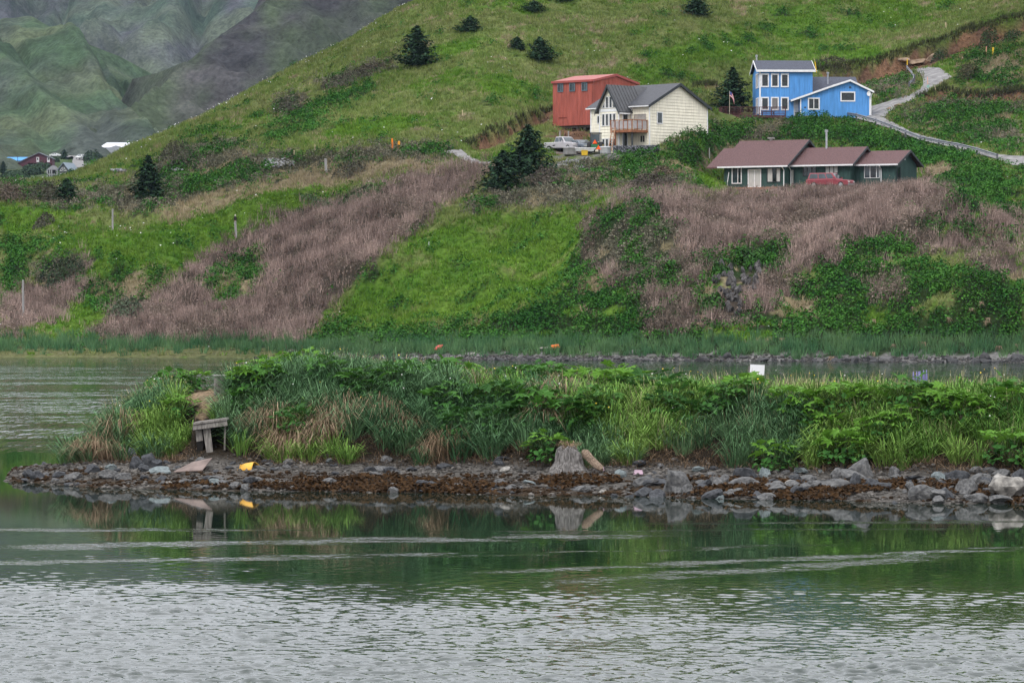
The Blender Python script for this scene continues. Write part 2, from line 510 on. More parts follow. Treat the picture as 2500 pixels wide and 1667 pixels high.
# ------------------------------------------------------------------ what grows where
# 10 brown brush
# 0 hill grass 1 dry reed 2 lush leaves 3 bright meadow 4 grey scrub 5 shore grass 6 bare soil 7 marsh 8 tan grass 9 gravel
ZONES = [
 (3, ov([(700, 470), (560, 530), (420, 620), (330, 690), (190, 775), (60, 775), (180, 690), (120, 560), (0, 560), (0, 480), (300, 540), (500, 480), (640, 450)])),
 (2, ov([(0, 560), (110, 560), (60, 640), (0, 700)])),
 (2, ov([(180, 640), (330, 610), (400, 620), (330, 690), (250, 720), (180, 700)])),
 (3, ov([(760, 770), (820, 650), (960, 540), (1130, 490), (1330, 490), (1345, 570), (1330, 640), (1250, 700), (1050, 740), (900, 770)])),
 (4, ov([(0, 400), (80, 440), (230, 420), (250, 440), (160, 490), (90, 470), (0, 455)])),
 (8, ov([(350, 492), (500, 445), (640, 405), (760, 385), (1000, 366), (1050, 376), (900, 402), (760, 425), (640, 446), (520, 478), (400, 510)])),
 (4, ov([(230, 440), (330, 400), (450, 330), (520, 320), (600, 360), (760, 350), (900, 330), (1010, 330), (1060, 350), (1000, 365), (760, 385), (600, 410), (420, 470), (300, 500), (230, 470)])),
 (2, ov([(430, 400), (560, 385), (600, 400), (480, 440), (400, 450)])),
 (3, ov([(580, 440), (690, 430), (760, 440), (650, 480), (480, 520), (430, 520)])),
 (2, ov([(600, 320), (690, 260), (780, 215), (850, 190), (860, 205), (760, 260), (640, 330)])),
 (4, ov([(720, 190), (860, 150), (920, 125), (925, 140), (850, 175), (740, 212)])),
 (4, ov([(620, 235), (690, 215), (720, 240), (650, 275)])),
 (3, ov([(1480, 120), (1700, 60), (1790, 90), (1700, 130), (1520, 165)])),
 (3, ov([(1960, 45), (2010, 10), (2110, 5), (2060, 45), (1990, 58)])),
 (1, ov([(1150, 372), (1120, 400), (1060, 440), (960, 520), (880, 585), (820, 640), (760, 690), (715, 760), (700, 782), (520, 785), (430, 790), (330, 785), (190, 770), (250, 720), (330, 690), (400, 640), (500, 565), (560, 532), (640, 490), (700, 470), (850, 430), (950, 402), (1050, 380)])),
 (2, ov([(455, 640), (600, 565), (610, 630), (560, 690), (500, 710), (490, 670)])),
 (2, ov([(690, 468), (860, 430), (900, 438), (800, 452), (720, 474)])),
 (1, ov([(0, 700), (70, 650), (110, 600), (170, 575), (205, 600), (185, 680), (120, 740), (0, 775)])),
 (4, ov([(70, 640), (110, 590), (180, 580), (190, 620), (110, 670)])),
 (4, ov([(1130, 420), (1250, 395), (1380, 375), (1420, 400), (1400, 430), (1330, 470), (1150, 475), (1060, 500), (1100, 460)])),
 (2, ov([(1330, 560), (1470, 640), (1490, 790), (700, 790), (760, 740), (900, 765), (1080, 745), (1250, 700)])),
 (2, ov([(1390, 365), (1520, 352), (1640, 290), (1720, 285), (1900, 265), (1910, 270), (2100, 315), (2300, 380), (2352, 388), (2352, 500), (2230, 492), (2130, 412), (2110, 388), (1990, 350), (1860, 330), (1740, 325), (1650, 395), (1560, 410), (1440, 405)])),
 (4, ov([(1520, 345), (1640, 265), (1640, 285), (1560, 335), (1530, 350)])),
 (4, ov([(1700, 310), (1780, 275), (1830, 280), (1800, 310), (1740, 330)])),
 (8, ov([(1660, 340), (1740, 320), (1650, 400), (1600, 420), (1560, 415), (1620, 380)])),
 (4, ov([(1430, 415), (1500, 400), (1580, 410), (1580, 440), (1440, 440)])),
 (3, ov([(1580, 400), (1650, 380), (1650, 440), (1590, 440)])),
 (2, ov([(1460, 690), (1500, 790), (2352, 805), (2352, 640), (2200, 625), (2050, 600), (1900, 600), (1800, 690), (1700, 760)])),
 (1, ov([(1340, 500), (1420, 450), (1520, 440), (1650, 452), (1900, 432), (2000, 420), (2130, 405), (2230, 480), (2352, 500), (2352, 570), (2200, 580), (2050, 590), (1900, 600), (1830, 620), (1760, 640), (1650, 600), (1560, 600), (1450, 560), (1340, 540)])),
 (10, ov([(1340, 500), (1400, 480), (1520, 540), (1640, 590), (1760, 630), (1860, 640), (1800, 700), (1760, 745), (1650, 765), (1480, 775), (1470, 690), (1400, 650), (1330, 600)])),
 (10, ov([(1990, 640), (2080, 630), (2090, 690), (2010, 700)])),
 (10, ov([(2200, 590), (2352, 580), (2352, 640), (2230, 630)])),
 (2, ov([(1625, 600), (1720, 555), (1830, 560), (1800, 610), (1700, 650), (1630, 690), (1600, 730), (1590, 700)])),
 (2, ov([(2110, 505), (2200, 515), (2352, 545), (2352, 560), (2200, 545), (2120, 520)])),
 (2, ov([(1920, 560), (2080, 545), (2100, 580), (1940, 600)])),
 (2, ov([(2140, 415), (2352, 388), (2352, 500), (2230, 492)])),
 (4, ov([(1380, 480), (1480, 450), (1560, 530), (1560, 640), (1420, 640), (1350, 580)])),
 (4, ov([(2040, 275), (2180, 215), (2352, 205), (2352, 360), (2200, 325), (2080, 290)])),
 (2, ov([(2060, 275), (2180, 245), (2330, 250), (2352, 300), (2200, 310), (2352, 340), (2352, 365), (2200, 330)])),
 (2, ov([(1880, 190), (1990, 155), (2080, 160), (2100, 190), (2000, 210), (1900, 205)])),
 (4, ov([(1980, 205), (2100, 180), (2110, 210), (2020, 235)])),
 (2, ov([(2190, 130), (2352, 110), (2352, 200), (2200, 190)])),
 (6, ov([(1065, 330), (1110, 305), (1180, 283), (1270, 252), (1270, 278), (1180, 300), (1090, 328)])),
 (6, ov([(1270, 285), (1365, 292), (1365, 350), (1265, 350)])),
 (6, ov([(1960, 160), (2100, 128), (2210, 96), (2352, 45), (2352, 85), (2270, 112), (2180, 132), (2080, 152)])),
 (6, ov([(2140, 215), (2220, 207), (2352, 215), (2352, 226), (2210, 226), (2100, 245)])),
 (9, ov([(1265, 348), (1510, 345), (1510, 356), (1400, 360), (1265, 360)])),
 (5, [(-1500, 826), (300, 828), (900, 832), (1500, 828), (2000, 826), (2500, 822), (4000, 820), (4000, 876), (1300, 868), (900, 866), (-1500, 868)]),
 (7, [(-1500, 850), (0, 850), (350, 848), (560, 846), (760, 862), (880, 866), (880, 880), (-1500, 880)]),
 (9, [(700, 866), (1100, 862), (1500, 866), (2000, 867), (2500, 862), (4000, 860), (4000, 960), (700, 960)]),
]
SPC = {0: (.098, .160, .030), 1: (.12, .086, .075), 2: (.022, .084, .016), 3: (.062, .150, .015), 4: (.105, .108, .068),
       5: (.042, .112, .05), 6: (.060, .036, .026), 7: (.125, .15, .055), 8: (.235, .20, .11), 9: (.075, .072, .07), 10: (.105, .082, .066)}
SPC2 = {0: (.185, .205, .075), 1: (.35, .262, .228), 2: (.055, .145, .024), 3: (.115, .200, .026), 4: (.165, .15, .115),
        5: (.10, .18, .075), 6: (.15, .085, .05), 7: (.17, .165, .08), 8: (.28, .225, .15), 9: (.16, .155, .15), 10: (.24, .19, .155)}
A0 = np.array([SPC[i] for i in range(11)]); B0 = np.array([SPC2[i] for i in range(11)])

def species(x, y, z, dither=0.0):
    px, py = proj(x, y, z)
    if dither:
        px = px + RNG.normal(size=px.shape) * dither * 1.5; py = py + RNG.normal(size=px.shape) * dither
    wx = px + (fbm(x * .22, y * .22, 4) - .5) * 46
    wy = py + (fbm(x * .22 + 40, y * .22 + 13, 4) - .5) * 28
    s = np.zeros(px.shape, int)
    for k, poly in ZONES:
        if k in (9,) or (k == 6 and False):
            s[in_poly(px, py, poly)] = k
        elif k in (5, 7, 6):
            s[in_poly(px + (wx - px) * .3, py + (wy - py) * .22, poly)] = k
        else:
            s[in_poly(wx, wy, poly)] = k
    for (line, hgt), w, sw in zip(CUTS, CUTW, (5.0, 6.5, 1.8, 1.6)):
        xs = np.array([q[0] for q in w]); ys = np.array([q[1] for q in w])
        d = y - np.interp(x, xs, ys) + (fbm(x * .35, y * .05) - .5) * 1.6
        width = sw * (.45 + 1.1 * fbm(x * .25 + 8, y * .1, 3)) * sstep(xs[0], xs[0] + 4, x)
        s[(d < .2) & (d > -width) & (x > xs[0]) & (x < xs[-1])] = 6
    n = fbm(x * .11 + 5, y * .11, 3) + RNG.normal(size=x.shape) * .008 * dither                         # small patches of other plants
    m = fbm(x * .35 + 50, y * .35, 3) + RNG.normal(size=x.shape) * .008 * dither
    s = np.where((s == 0) & (n > .64), 3, s)
    s = np.where((s == 0) & (m > .74), 8, s)
    s = np.where((s == 0) & (m < .14), 2, s)
    s = np.where((s == 2) & (m > .70), 3, s)
    s = np.where((s == 2) & (n > .70), 8, s)
    s = np.where((s == 4) & (m > .62), 2, s)
    s = np.where((s == 4) & (m < .30), 8, s)
    s = np.where((s == 1) & (m < .38), 10, s)
    s = np.where((s == 10) & (m > .67), 2, s)
    s = np.where((s == 10) & (n > .62), 1, s)
    s = np.where((s == 3) & (m < .27), 2, s)
    s = np.where((s == 3) & (n < .32), 0, s)
    return s

def tint(s, x, y, jit):
    f = np.clip(fbm(x * .5, y * .5, 3) * 1.4 - .2 + (RNG.random(x.shape) - .5) * jit, 0, 1)[:, None]
    c = A0[s] * (1 - f) + B0[s] * f
    big = (fbm(x * .045 + 3, y * .045, 3) - .5)[:, None]
    c = c * (1 + big * .6) * (1 + (RNG.random((len(x), 1)) - .5) * jit * .7)
    return np.clip(c, .004, .9)

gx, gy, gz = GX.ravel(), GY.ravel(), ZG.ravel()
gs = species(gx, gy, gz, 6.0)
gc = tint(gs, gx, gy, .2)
litter_shade = np.array([.015, .015, .009])
gc = np.where(np.isin(gs, (6, 9))[:, None], gc, np.where(np.isin(gs, (1, 2, 4, 10, 5))[:, None], gc * .15 + litter_shade * .7, gc * .55 + litter_shade * .3))  # darkened under plants: dark litter plus painted shade in the gaps
n1, n2 = ZG.shape
idx = np.arange(n1 * n2).reshape(n1, n2)
Q = np.stack([idx[:-1, :-1], idx[1:, :-1], idx[1:, 1:], idx[:-1, 1:]], -1).reshape(-1, 4)
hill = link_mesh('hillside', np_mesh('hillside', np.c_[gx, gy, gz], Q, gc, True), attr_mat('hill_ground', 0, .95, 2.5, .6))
tag(hill, kind='structure')

# ------------------------------------------------------------------ road surfaces
road_mat = mat('gravel', (.11, .106, .106), .9, .22, 1.1, .2, bump=.6, detail=8, c2=(.25, .242, .24))
for nm, l, r in ROADS:
    L, R_ = lerp_line(l, 40), lerp_line(r, 40)
    V = []
    for a, b in zip(L, R_):
        pa, pb = hit(*a), hit(*b)
        for t in np.linspace(0, 1, 7):
            x, y = pa.x + (pb.x - pa.x) * t, pa.y + (pb.y - pa.y) * t
            V.append((x, y, ground(x, y) + .10))
    ii = np.arange(40 * 7).reshape(40, 7)
    o = link_mesh(nm, np_mesh(nm, np.array(V), np.stack([ii[:-1, :-1], ii[1:, :-1], ii[1:, 1:], ii[:-1, 1:]], -1).reshape(-1, 4), None, True), road_mat)
    tag(o, kind='structure')

# ================================================================== water
LANES = ((74.5, .3, 1.0, -9, 2.5, .9), (65, .63, .55, 0, 14, .9), (61.6, .9, .8, 1, 8, .8), (79, .1, .35, 4, 14, .6), (77.6, .05, .4, -14, -4, .6), (70.2, .35, .5, -10, -1, .7), (69.5, .45, .3, -1, 6, .5), (76.5, .12, .3, -1, 9, .4))
def water_material():
    m = bpy.data.materials.new('sea_water')
    t, b = nodes_of(m)
    b.inputs['Base Color'].default_value = (.010, .020, .014, 1)
    b.inputs['Roughness'].default_value = .03
    b.inputs['IOR'].default_value = 1.333
    N, Lk = t.nodes.new, t.links.new
    geo = N('ShaderNodeNewGeometry')
    def noise(scale, vec, detail=3, rough=.55):
        mp = N('ShaderNodeMapping'); mp.inputs['Scale'].default_value = vec; mp.inputs['Rotation'].default_value = (0, 0, .02)
        Lk(geo.outputs['Position'], mp.inputs['Vector'])
        n = N('ShaderNodeTexNoise'); n.inputs['Scale'].default_value = scale; n.inputs['Detail'].default_value = detail
        n.inputs['Roughness'].default_value = rough
        Lk(mp.outputs['Vector'], n.inputs['Vector'])
        return n.outputs['Fac']
    def mapr(s, a, b_, c, d):
        r = N('ShaderNodeMapRange'); r.interpolation_type = 'SMOOTHSTEP'
        r.inputs['From Min'].default_value = a; r.inputs['From Max'].default_value = b_
        r.inputs['To Min'].default_value = c; r.inputs['To Max'].default_value = d
        Lk(s, r.inputs['Value']); return r.outputs['Result']
    def math_(op, a, b_):
        k = N('ShaderNodeMath'); k.operation = op
        for i, s in enumerate((a, b_)):
            if isinstance(s, (int, float)): k.inputs[i].default_value = s
            else: Lk(s, k.inputs[i])
        return k.outputs[0]
    sp = N('ShaderNodeSeparateXYZ'); Lk(geo.outputs['Position'], sp.inputs[0])
    X, Y = sp.outputs['X'], sp.outputs['Y']
    far = mapr(Y, 112, 150, 0.0, 1.0)                       # slicks and cat's-paws beyond the spit
    fstreak = math_('MULTIPLY', mapr(noise(1, (.05, .11, 1), 4, .65), .40, .62, 0.10, 1.0), far)
    near = mapr(Y, 47, 68, .30, 0.004)
    bands = None                                             # narrow wind lanes of fine ripples
    wob = math_('MULTIPLY', math_('SUBTRACT', noise(1, (.3, .7, 1), 3), .5), 2.6)
    for c0, k, hw, xa, xb, st in LANES:
        dd = math_('ABSOLUTE', math_('ADD', math_('SUBTRACT', Y, math_('ADD', math_('MULTIPLY', X, k), c0)), wob), 0)
        v = math_('MULTIPLY', math_('MULTIPLY', mapr(dd, 0, hw * 1.7, st, 0), mapr(X, xa - 2, xa + 2, 0, 1)), mapr(X, xb - 2, xb + 2, 1, 0))
        bands = v if bands is None else math_('MAXIMUM', bands, v)
    bands = math_('MULTIPLY', bands, mapr(noise(1, (.5, 1.3, 1), 3), .35, .6, .1, 1))
    amp = math_('MAXIMUM', math_('MAXIMUM', near, bands), fstreak)
    hn = noise(5.0, (1.7, .9, 1), 2.5)
    hf = noise(1.0, (2.2, .34, 1), 2.5)
    mxh = N('ShaderNodeMix'); mxh.data_type = 'FLOAT'
    Lk(mapr(Y, 100, 114, 0, 1), mxh.inputs['Factor']); Lk(math_('MULTIPLY', hn, .16), mxh.inputs['A']); Lk(math_('MULTIPLY', hf, 1.6), mxh.inputs['B'])
    h = mxh.outputs['Result']
    bp = N('ShaderNodeBump'); bp.inputs['Distance'].default_value = .26
    Lk(amp, bp.inputs['Strength']); Lk(h, bp.inputs['Height'])
    Lk(bp.outputs['Normal'], b.inputs['Normal'])
    return m
def sea_mesh():
    """open water as one sheet; close to the photographer the wind wavelets are real relief"""
    pxs = np.arange(-300, 2801, 8.0)
    rows = np.arange(1225, 1715, 1.15)                       # equal steps of view angle, so far rows are longer
    ys = CAMH * F / (rows - HZ)
    X = (pxs[:, None] - CX) / F * ys[None, :]; Y = np.broadcast_to(ys[None, :], X.shape)
    rg = np.random.default_rng(5)
    H = np.zeros(X.shape)
    grp = [np.maximum(fbm(X * .8 + 11 * k, Y * .55 + 7 * k, 3) * 3.0 - .75, 0) for k in range(4)]
    for k in range(46):
        lam = .15 * 1.03 ** k
        th = rg.normal() * .9
        kx, ky = math.sin(th) * 6.283 / lam, math.cos(th) * 6.283 / lam
        H += lam * .0074 * np.sin(kx * X + ky * Y + rg.random() * 6.283) * grp[k % 4]
    wy = Y + (fbm(X * .07, Y * .22, 4) - .5) * 22 + X * .42
    A = .05 + (.35 + 1.25 * fbm(X * .10 + 5, Y * .22, 3)) * (sstep(78, 42, wy) ** 2.2) * (.25 + 1.5 * fbm(X * .55 + 8, Y * .8, 3))
    lane = np.zeros(X.shape)
    wob = (fbm(X * .3, Y * .7, 3) - .5) * 2.4
    for c0, k, hw, xa, xb, st in LANES:
        d = np.abs(Y - (X * k + c0) + wob)
        lane = np.maximum(lane, (1 - sstep(hw * .3, hw * 1.7, d)) * st * sstep(xa - 2, xa + 2, X) * (1 - sstep(xb - 2, xb + 2, X)))
    A = np.maximum(A * sstep(86, 66, Y), lane * .30 * (.2 + 1.0 * fbm(X * .5, Y * 1.5, 3)))
    fade = sstep(pxs[0], pxs[12], pxs)[:, None] * sstep(pxs[-1], pxs[-13], pxs)[:, None] * sstep(rows[0], rows[14], rows)[None, :] * sstep(rows[-1], rows[-10], rows)[None, :]
    H = H * A * fade
    V = np.c_[X.ravel(), Y.ravel(), H.ravel()]
    n1, n2 = X.shape; ii = np.arange(n1 * n2).reshape(n1, n2)
    Q = [np.stack([ii[:-1, :-1], ii[:-1, 1:], ii[1:, 1:], ii[1:, :-1]], -1).reshape(-1, 4)]
    # the rest of the bay around that patch
    c = len(V)
    p00, p10, p01, p11 = ii[0, -1], ii[-1, -1], ii[0, 0], ii[-1, 0]   # near left, near right, far left, far right
    V = np.r_[V, [(-700, -60, 0), (700, -60, 0), (700, 900, 0), (-700, 900, 0)]]
    me = np_mesh('sea', V, np.concatenate(Q), None, True)
    bm = bmesh.new(); bm.from_mesh(me); bm.verts.ensure_lookup_table()
    v = bm.verts
    for f in ([c, c + 1] + list(ii[::-1, -1]), [c + 1, c + 2] + list(ii[-1, ::1]), [c + 2, c + 3] + list(ii[:, 0]), [c + 3, c] + list(ii[0, ::-1])):
        bm.faces.new([v[i] for i in f])
    bmesh.ops.triangulate(bm, faces=[f for f in bm.faces if len(f.verts) > 4])
    bmesh.ops.recalc_face_normals(bm, faces=bm.faces)
    if sum(f.normal.z for f in list(bm.faces)[:200]) < 0:
        bmesh.ops.reverse_faces(bm, faces=bm.faces)
    bm.to_mesh(me); bm.free()
    return me
sea = link_mesh('sea', sea_mesh(), water_material())
tag(sea, kind='structure')

# ================================================================== the grassy spit in front
IPX = np.arange(-200, 3700, 9.0)
IY = np.arange(76, 126, 0.14)
_wl = lambda p: np.interp(p, [-300, 30, 250, 1000, 1600, 2500, 3700], [102, 98.6, 94.6, 92.4, 90.5, 86.9, 83])
_tz = lambda p: np.interp(p, [-200, 0, 30, 190, 225, 262, 320, 400, 500, 650, 800, 950, 1200, 1600, 2500, 3700], [-.9, -.3, .16, .42, .62, 1.05, 1.5, 1.95, 2.15, 2.42, 2.62, 2.5, 2.25, 2.05, 2.0, 2.0])
HUTY = float(_wl(512)) + 4.5
def spit_z(px, Y):
    px = np.asarray(px, float); Y = np.asarray(Y, float)
    x = (px - CX) / F * Y
    d = Y - _wl(px) + (fbm(x * .5, Y * .5, 3) - .5) * 1.6
    top = _tz(px)
    z = np.where(d < 4.4, .125 * d, .55 + (d - 4.4) * .62)
    z = np.where(d < 0, d * .25, z)
    cap = np.minimum(top, .55 + np.maximum(top - .55, 0))
    z = np.minimum(z, cap - np.clip(cap - .6, 0, .35) * (1 - np.tanh(np.maximum(d - 4, 0) / 3)))
    back = top - np.maximum(d - np.where(px < 230, 4.0, 15), 0) * .4
    z = np.minimum(z, back)
    hy = HUTY                                                # earth heaped round the little hut
    w = sstep(458, 474, px) * (1 - sstep(556, 574, px))
    inner = (px > 478) & (px < 553)
    y0 = np.where(inner, hy + .6, hy + .12)
    z = np.where((w > 0) & (Y > hy - .1), np.maximum(z, w * (1.46 + .22 * sstep(0, 2.0, Y - hy)) * sstep(y0, y0 + .25, Y)), z)
    z = z + (fbm(x * .9 + 7, Y * .9, 3) - .5) * .5 * sstep(.3, 1.2, z) + (fbm(x * 2.5, Y * 2.5, 3) - .5) * .12
    return np.maximum(z, -1.2)
IGX = (IPX[:, None] - CX) / F * IY[None, :]
IGY = np.broadcast_to(IY[None, :], IGX.shape)
IZ = spit_z(np.broadcast_to(IPX[:, None], IGX.shape), IGY)
def zi(x, y):
    x = np.asarray(x, float); y = np.asarray(y, float)
    u = np.clip((CX + F * x / y - IPX[0]) / 9.0, 0, len(IPX) - 1.001); v = np.clip((y - IY[0]) / .14, 0, len(IY) - 1.001)
    i = u.astype(int); j = v.astype(int); a = u - i; b = v - j
    return (IZ[i, j] * (1 - a) + IZ[i + 1, j] * a) * (1 - b) + (IZ[i, j + 1] * (1 - a) + IZ[i + 1, j + 1] * a) * b
_IYS = np.arange(76, 125.8, .04)
def ihit(px, py):
    x = (px - CX) / F * _IYS
    z = np.maximum(zi(x, _IYS), 0); r = CAMH + (HZ - py) / F * _IYS
    ok = z >= r
    k = np.argmax(ok) if ok.any() else np.argmax(z - r)
    return Vector((x[k], _IYS[k], z[k]))
def iground(x, y):
    return float(zi(np.array([x]), np.array([y]))[0])
ix, iy, iz = IGX.ravel(), IGY.ravel(), IZ.ravel()
DIRT = [(436, 948), (480, 945), (545, 950), (556, 972), (520, 985), (508, 1010), (496, 1030), (480, 1015), (488, 990), (450, 975)]
def island_ground_colour(x, y, z):
    px, py = proj(x, y, z)
    n = fbm(x * 1.3, y * 1.3, 4)[:, None]; n2 = fbm(x * .5 + 20, y * 3 + 4, 3)[:, None]
    stone = np.array([.05, .047, .043]) * (1 - n) + np.array([.13, .12, .11]) * n
    weed = np.array([.034, .022, .013])
    wf = sstep(.45, .58, n2) * sstep(.42, .1, z)[:, None] * .9
    c = stone * (1 - wf) + weed * wf
    soil = np.array([.026, .021, .016]) * (.6 + n * .8)  # dark soil, deepened further to paint in shade among the grass
    s = np.maximum(sstep(.5, .75, z), sstep(4.1, 4.6, y - _wl(px)))[:, None]
    c = c * (1 - s) + soil * s
    d = in_poly(px, py, DIRT)[:, None]
    return np.where(d, np.array([.20, .145, .095]) * (.7 + .6 * n), c)
ii = np.arange(IZ.size).reshape(IZ.shape)
Q = np.stack([ii[:-1, :-1], ii[1:, :-1], ii[1:, 1:], ii[:-1, 1:]], -1).reshape(-1, 4)
keep = (iz[Q] > -.45).any(axis=1)
spit = link_mesh('spit', np_mesh('spit', np.c_[ix, iy, iz], Q[keep], island_ground_colour(ix, iy, iz), True), attr_mat('spit_ground', 0, .9, 9, .5))
tag(spit, kind='structure')

# ================================================================== mountains and the valley behind
def mountain_material():
    if 'mountain_ground' in MATS: return MATS['mountain_ground']
    m = bpy.data.materials.new('mountain_ground'); MATS['mountain_ground'] = m
    t, b = nodes_of(m); N, Lk = t.nodes.new, t.links.new
    at = N('ShaderNodeAttribute'); at.attribute_name = 'Col'
    tcn = N('ShaderNodeTexCoord'); fac = []
    for sc_, st in ((1.0, (.045, .045, .045)), (1.0, (.42, .42, .36))):   # gullies that run downhill, and scree and scrub
        mp = N('ShaderNodeMapping'); mp.inputs['Scale'].default_value = st; Lk(tcn.outputs['Object'], mp.inputs['Vector'])
        nz = N('ShaderNodeTexNoise'); nz.inputs['Scale'].default_value = sc_; nz.inputs['Detail'].default_value = 7; nz.inputs['Roughness'].default_value = .68
        Lk(mp.outputs['Vector'], nz.inputs['Vector'])
        mr = N('ShaderNodeMapRange'); mr.inputs['From Min'].default_value = .34; mr.inputs['From Max'].default_value = .66; mr.inputs['To Min'].default_value = .62; mr.inputs['To Max'].default_value = 1.4
        Lk(nz.outputs['Fac'], mr.inputs['Value']); fac.append((mr.outputs['Result'], nz.outputs['Fac']))
    mm = N('ShaderNodeMath'); mm.operation = 'MULTIPLY'; Lk(fac[0][0], mm.inputs[0]); Lk(fac[1][0], mm.inputs[1])
    mx = N('ShaderNodeMix'); mx.data_type = 'RGBA'; mx.blend_type = 'MULTIPLY'; mx.inputs['Factor'].default_value = 1
    Lk(at.outputs['Color'], mx.inputs['A']); Lk(mm.outputs[0], mx.inputs['B']); Lk(mx.outputs['Result'], b.inputs['Base Color'])
    bp = N('ShaderNodeBump'); bp.inputs['Strength'].default_value = 1; bp.inputs['Distance'].default_value = 2.5
    Lk(fac[0][1], bp.inputs['Height'])
    b2 = N('ShaderNodeBump'); b2.inputs['Strength'].default_value = 1; b2.inputs['Distance'].default_value = .7
    Lk(fac[1][1], b2.inputs['Height']); Lk(bp.outputs['Normal'], b2.inputs['Normal']); Lk(b2.outputs['Normal'], b.inputs['Normal'])
    b.inputs['Roughness'].default_value = 1; b.inputs['Specular IOR Level'].default_value = .05
    return m

def ridge(name, crest, front, back, ns, nf, nb, amp, freq, cols, seed, gully=1.0):
    """crest polyline (pixel, pixel, distance); front/back = (direction x, y, slope, length)"""
    pts = np.array([P(*c) for c in crest])
    s = np.r_[0, np.cumsum(np.linalg.norm(np.diff(pts, axis=0), axis=1))]
    t = np.linspace(0, s[-1], ns)
    C = np.c_[[np.interp(t, s, pts[:, k]) for k in range(3)]].T
    C = np.c_[gsm(C[:, :1], 2, 0), gsm(C[:, 1:2], 2, 0), gsm(C[:, 2:], 2, 0)]
    rows = []
    fd = np.array(front[:2]) / np.hypot(*front[:2]); bd = np.array(back[:2]) / np.hypot(*back[:2])
    for k in list(range(-nb, 0)) + list(range(0, nf + 1)):
        if k < 0:
            d = -k / nb * back[3]; sl = back[2]; dr = bd
        else:
            d = (k / nf) ** 1.25 * front[3]; sl = front[2]; dr = fd
        x = C[:, 0] + dr[0] * d; y = C[:, 1] + dr[1] * d
        z = C[:, 2] - sl * d
        ramp_ = min(1, d / 60)
        g = fbm(t * freq + seed, d * freq * .25 + seed, 4) - .5
        g2 = fbm(x * freq * 2.2 + seed, y * freq * 2.2, 4) - .5
        gv = np.abs(fbm(t * freq * 1.7 + 3 * seed, d * freq * .12, 3) - .5)
        z = z + amp * ramp_ * (g * 1.6 + g2 * .8 + gully * gv * 1.5) + amp * .25 * (fbm(t * freq * 6, d * freq * 3 + seed, 3) - .5)
        rows.append(np.c_[x, y, z])
    V = np.concatenate(rows); nr = nf + nb + 1
    ii = np.arange(nr * ns).reshape(nr, ns)
    Q = np.stack([ii[:-1, :-1], ii[1:, :-1], ii[1:, 1:], ii[:-1, 1:]], -1).reshape(-1, 4)
    a = np.clip((fbm(V[:, 0] * .012 + seed, V[:, 1] * .012 + V[:, 2] * .02, 5) - .5) * 4 + .5, 0, 1)[:, None]
    b = np.clip((fbm(V[:, 0] * .05 + seed, V[:, 2] * .05, 4) - .5) * 3 + .3, 0, 1)[:, None]
    c = (np.array(cols[0]) * (1 - a) + np.array(cols[1]) * a) * (1 - b) + np.array(cols[2]) * b
    o = link_mesh(name, np_mesh(name, V, Q, c, True), mountain_material())
    return tag(o, kind='structure')
ridge('mountain_back', [(-1500, -150, 2700), (-300, -120, 2700), (100, -90, 2650), (420, -70, 2600), (800, -120, 2700), (1700, -140, 2900), (3400, -140, 3000), (4600, -100, 3000)],
      (.05, -1, .30, 1100), (0, 1, .4, 500), 330, 120, 6, 60, .008, [(.044, .066, .050), (.075, .090, .068), (.060, .062, .072)], 4.0, 2.0)
ridge('mountain_spur', [(-1500, -120, 1900), (-700, 20, 1850), (-200, 30, 1800), (0, 46, 1780), (95, 44, 1770), (150, 92, 1755), (190, 138, 1740), (240, 168, 1725), (276, 228, 1700), (292, 300, 1670), (310, 350, 1640), (330, 420, 1600)],
      (.25, -1, .21, 560), (.8, .6, .5, 300), 300, 130, 8, 17, .016, [(.042, .070, .038), (.076, .095, .054), (.048, .057, .050)], 9.0, 1.6)
ridge('mountain_slope', [(100, 400, 1395), (166, 361, 1420), (213, 328, 1440), (276, 290, 1465), (323, 256, 1485), (374, 222, 1505), (425, 171, 1530), (480, 137, 1550), (531, 99, 1570), (595, 56, 1590), (650, 9, 1610), (760, -80, 1650), (950, -160, 1720), (1300, -180, 1850), (1800, -160, 2000)],
      (.75, -.66, .60, 330), (-.5, .85, .5, 260), 300, 110, 10, 20, .03, [(.034, .033, .036), (.058, .055, .055), (.044, .058, .034)], 14.0, 2.2)

# valley floor with the village
def valley_z(x, y):
    z = np.interp(y, [480, 640, 1150, 1210, 1300, 1380, 1480, 1700], [8, 14, 44, 46.2, 53.5, 61.0, 67.0, 80])
    return z + (fbm(x * .02, y * .02, 3) - .5) * 3.0
vx = np.linspace(-420, 300, 90); vy = np.linspace(540, 1700, 120)
VX, VY = np.meshgrid(vx, vy, indexing='ij')
VZ = valley_z(VX, VY) + (fbm(VX * .09, VY * .09, 3) - .5) * 2.0
ii = np.arange(VX.size).reshape(VX.shape)
va = fbm(VX.ravel() * .05, VY.ravel() * .05, 4)[:, None]
valley = link_mesh('valley_floor', np_mesh('valley_floor', np.c_[VX.ravel(), VY.ravel(), VZ.ravel()], np.stack([ii[:-1, :-1], ii[1:, :-1], ii[1:, 1:], ii[:-1, 1:]], -1).reshape(-1, 4),
                   np.array([.04, .075, .03]) * (1 - va) + np.array([.085, .10, .045]) * va, True), mountain_material())
tag(valley, kind='structure')
def vhit(px, py):
    ys = np.arange(900, 1680, 1.0)
    x = (px - CX) / F * ys
    z = valley_z(x, ys); r = CAMH + (HZ - py) / F * ys
    k = np.argmax(z >= r)
    return Vector((x[k], ys[k], z[k]))
# ================================================================== building helpers
def fp(face, a, d, z):
    k, v = face
    return {'f': (a, v - d, z), 'b': (a, v + d, z), 'r': (v + d, a, z), 'l': (v - d, a, z)}[k]

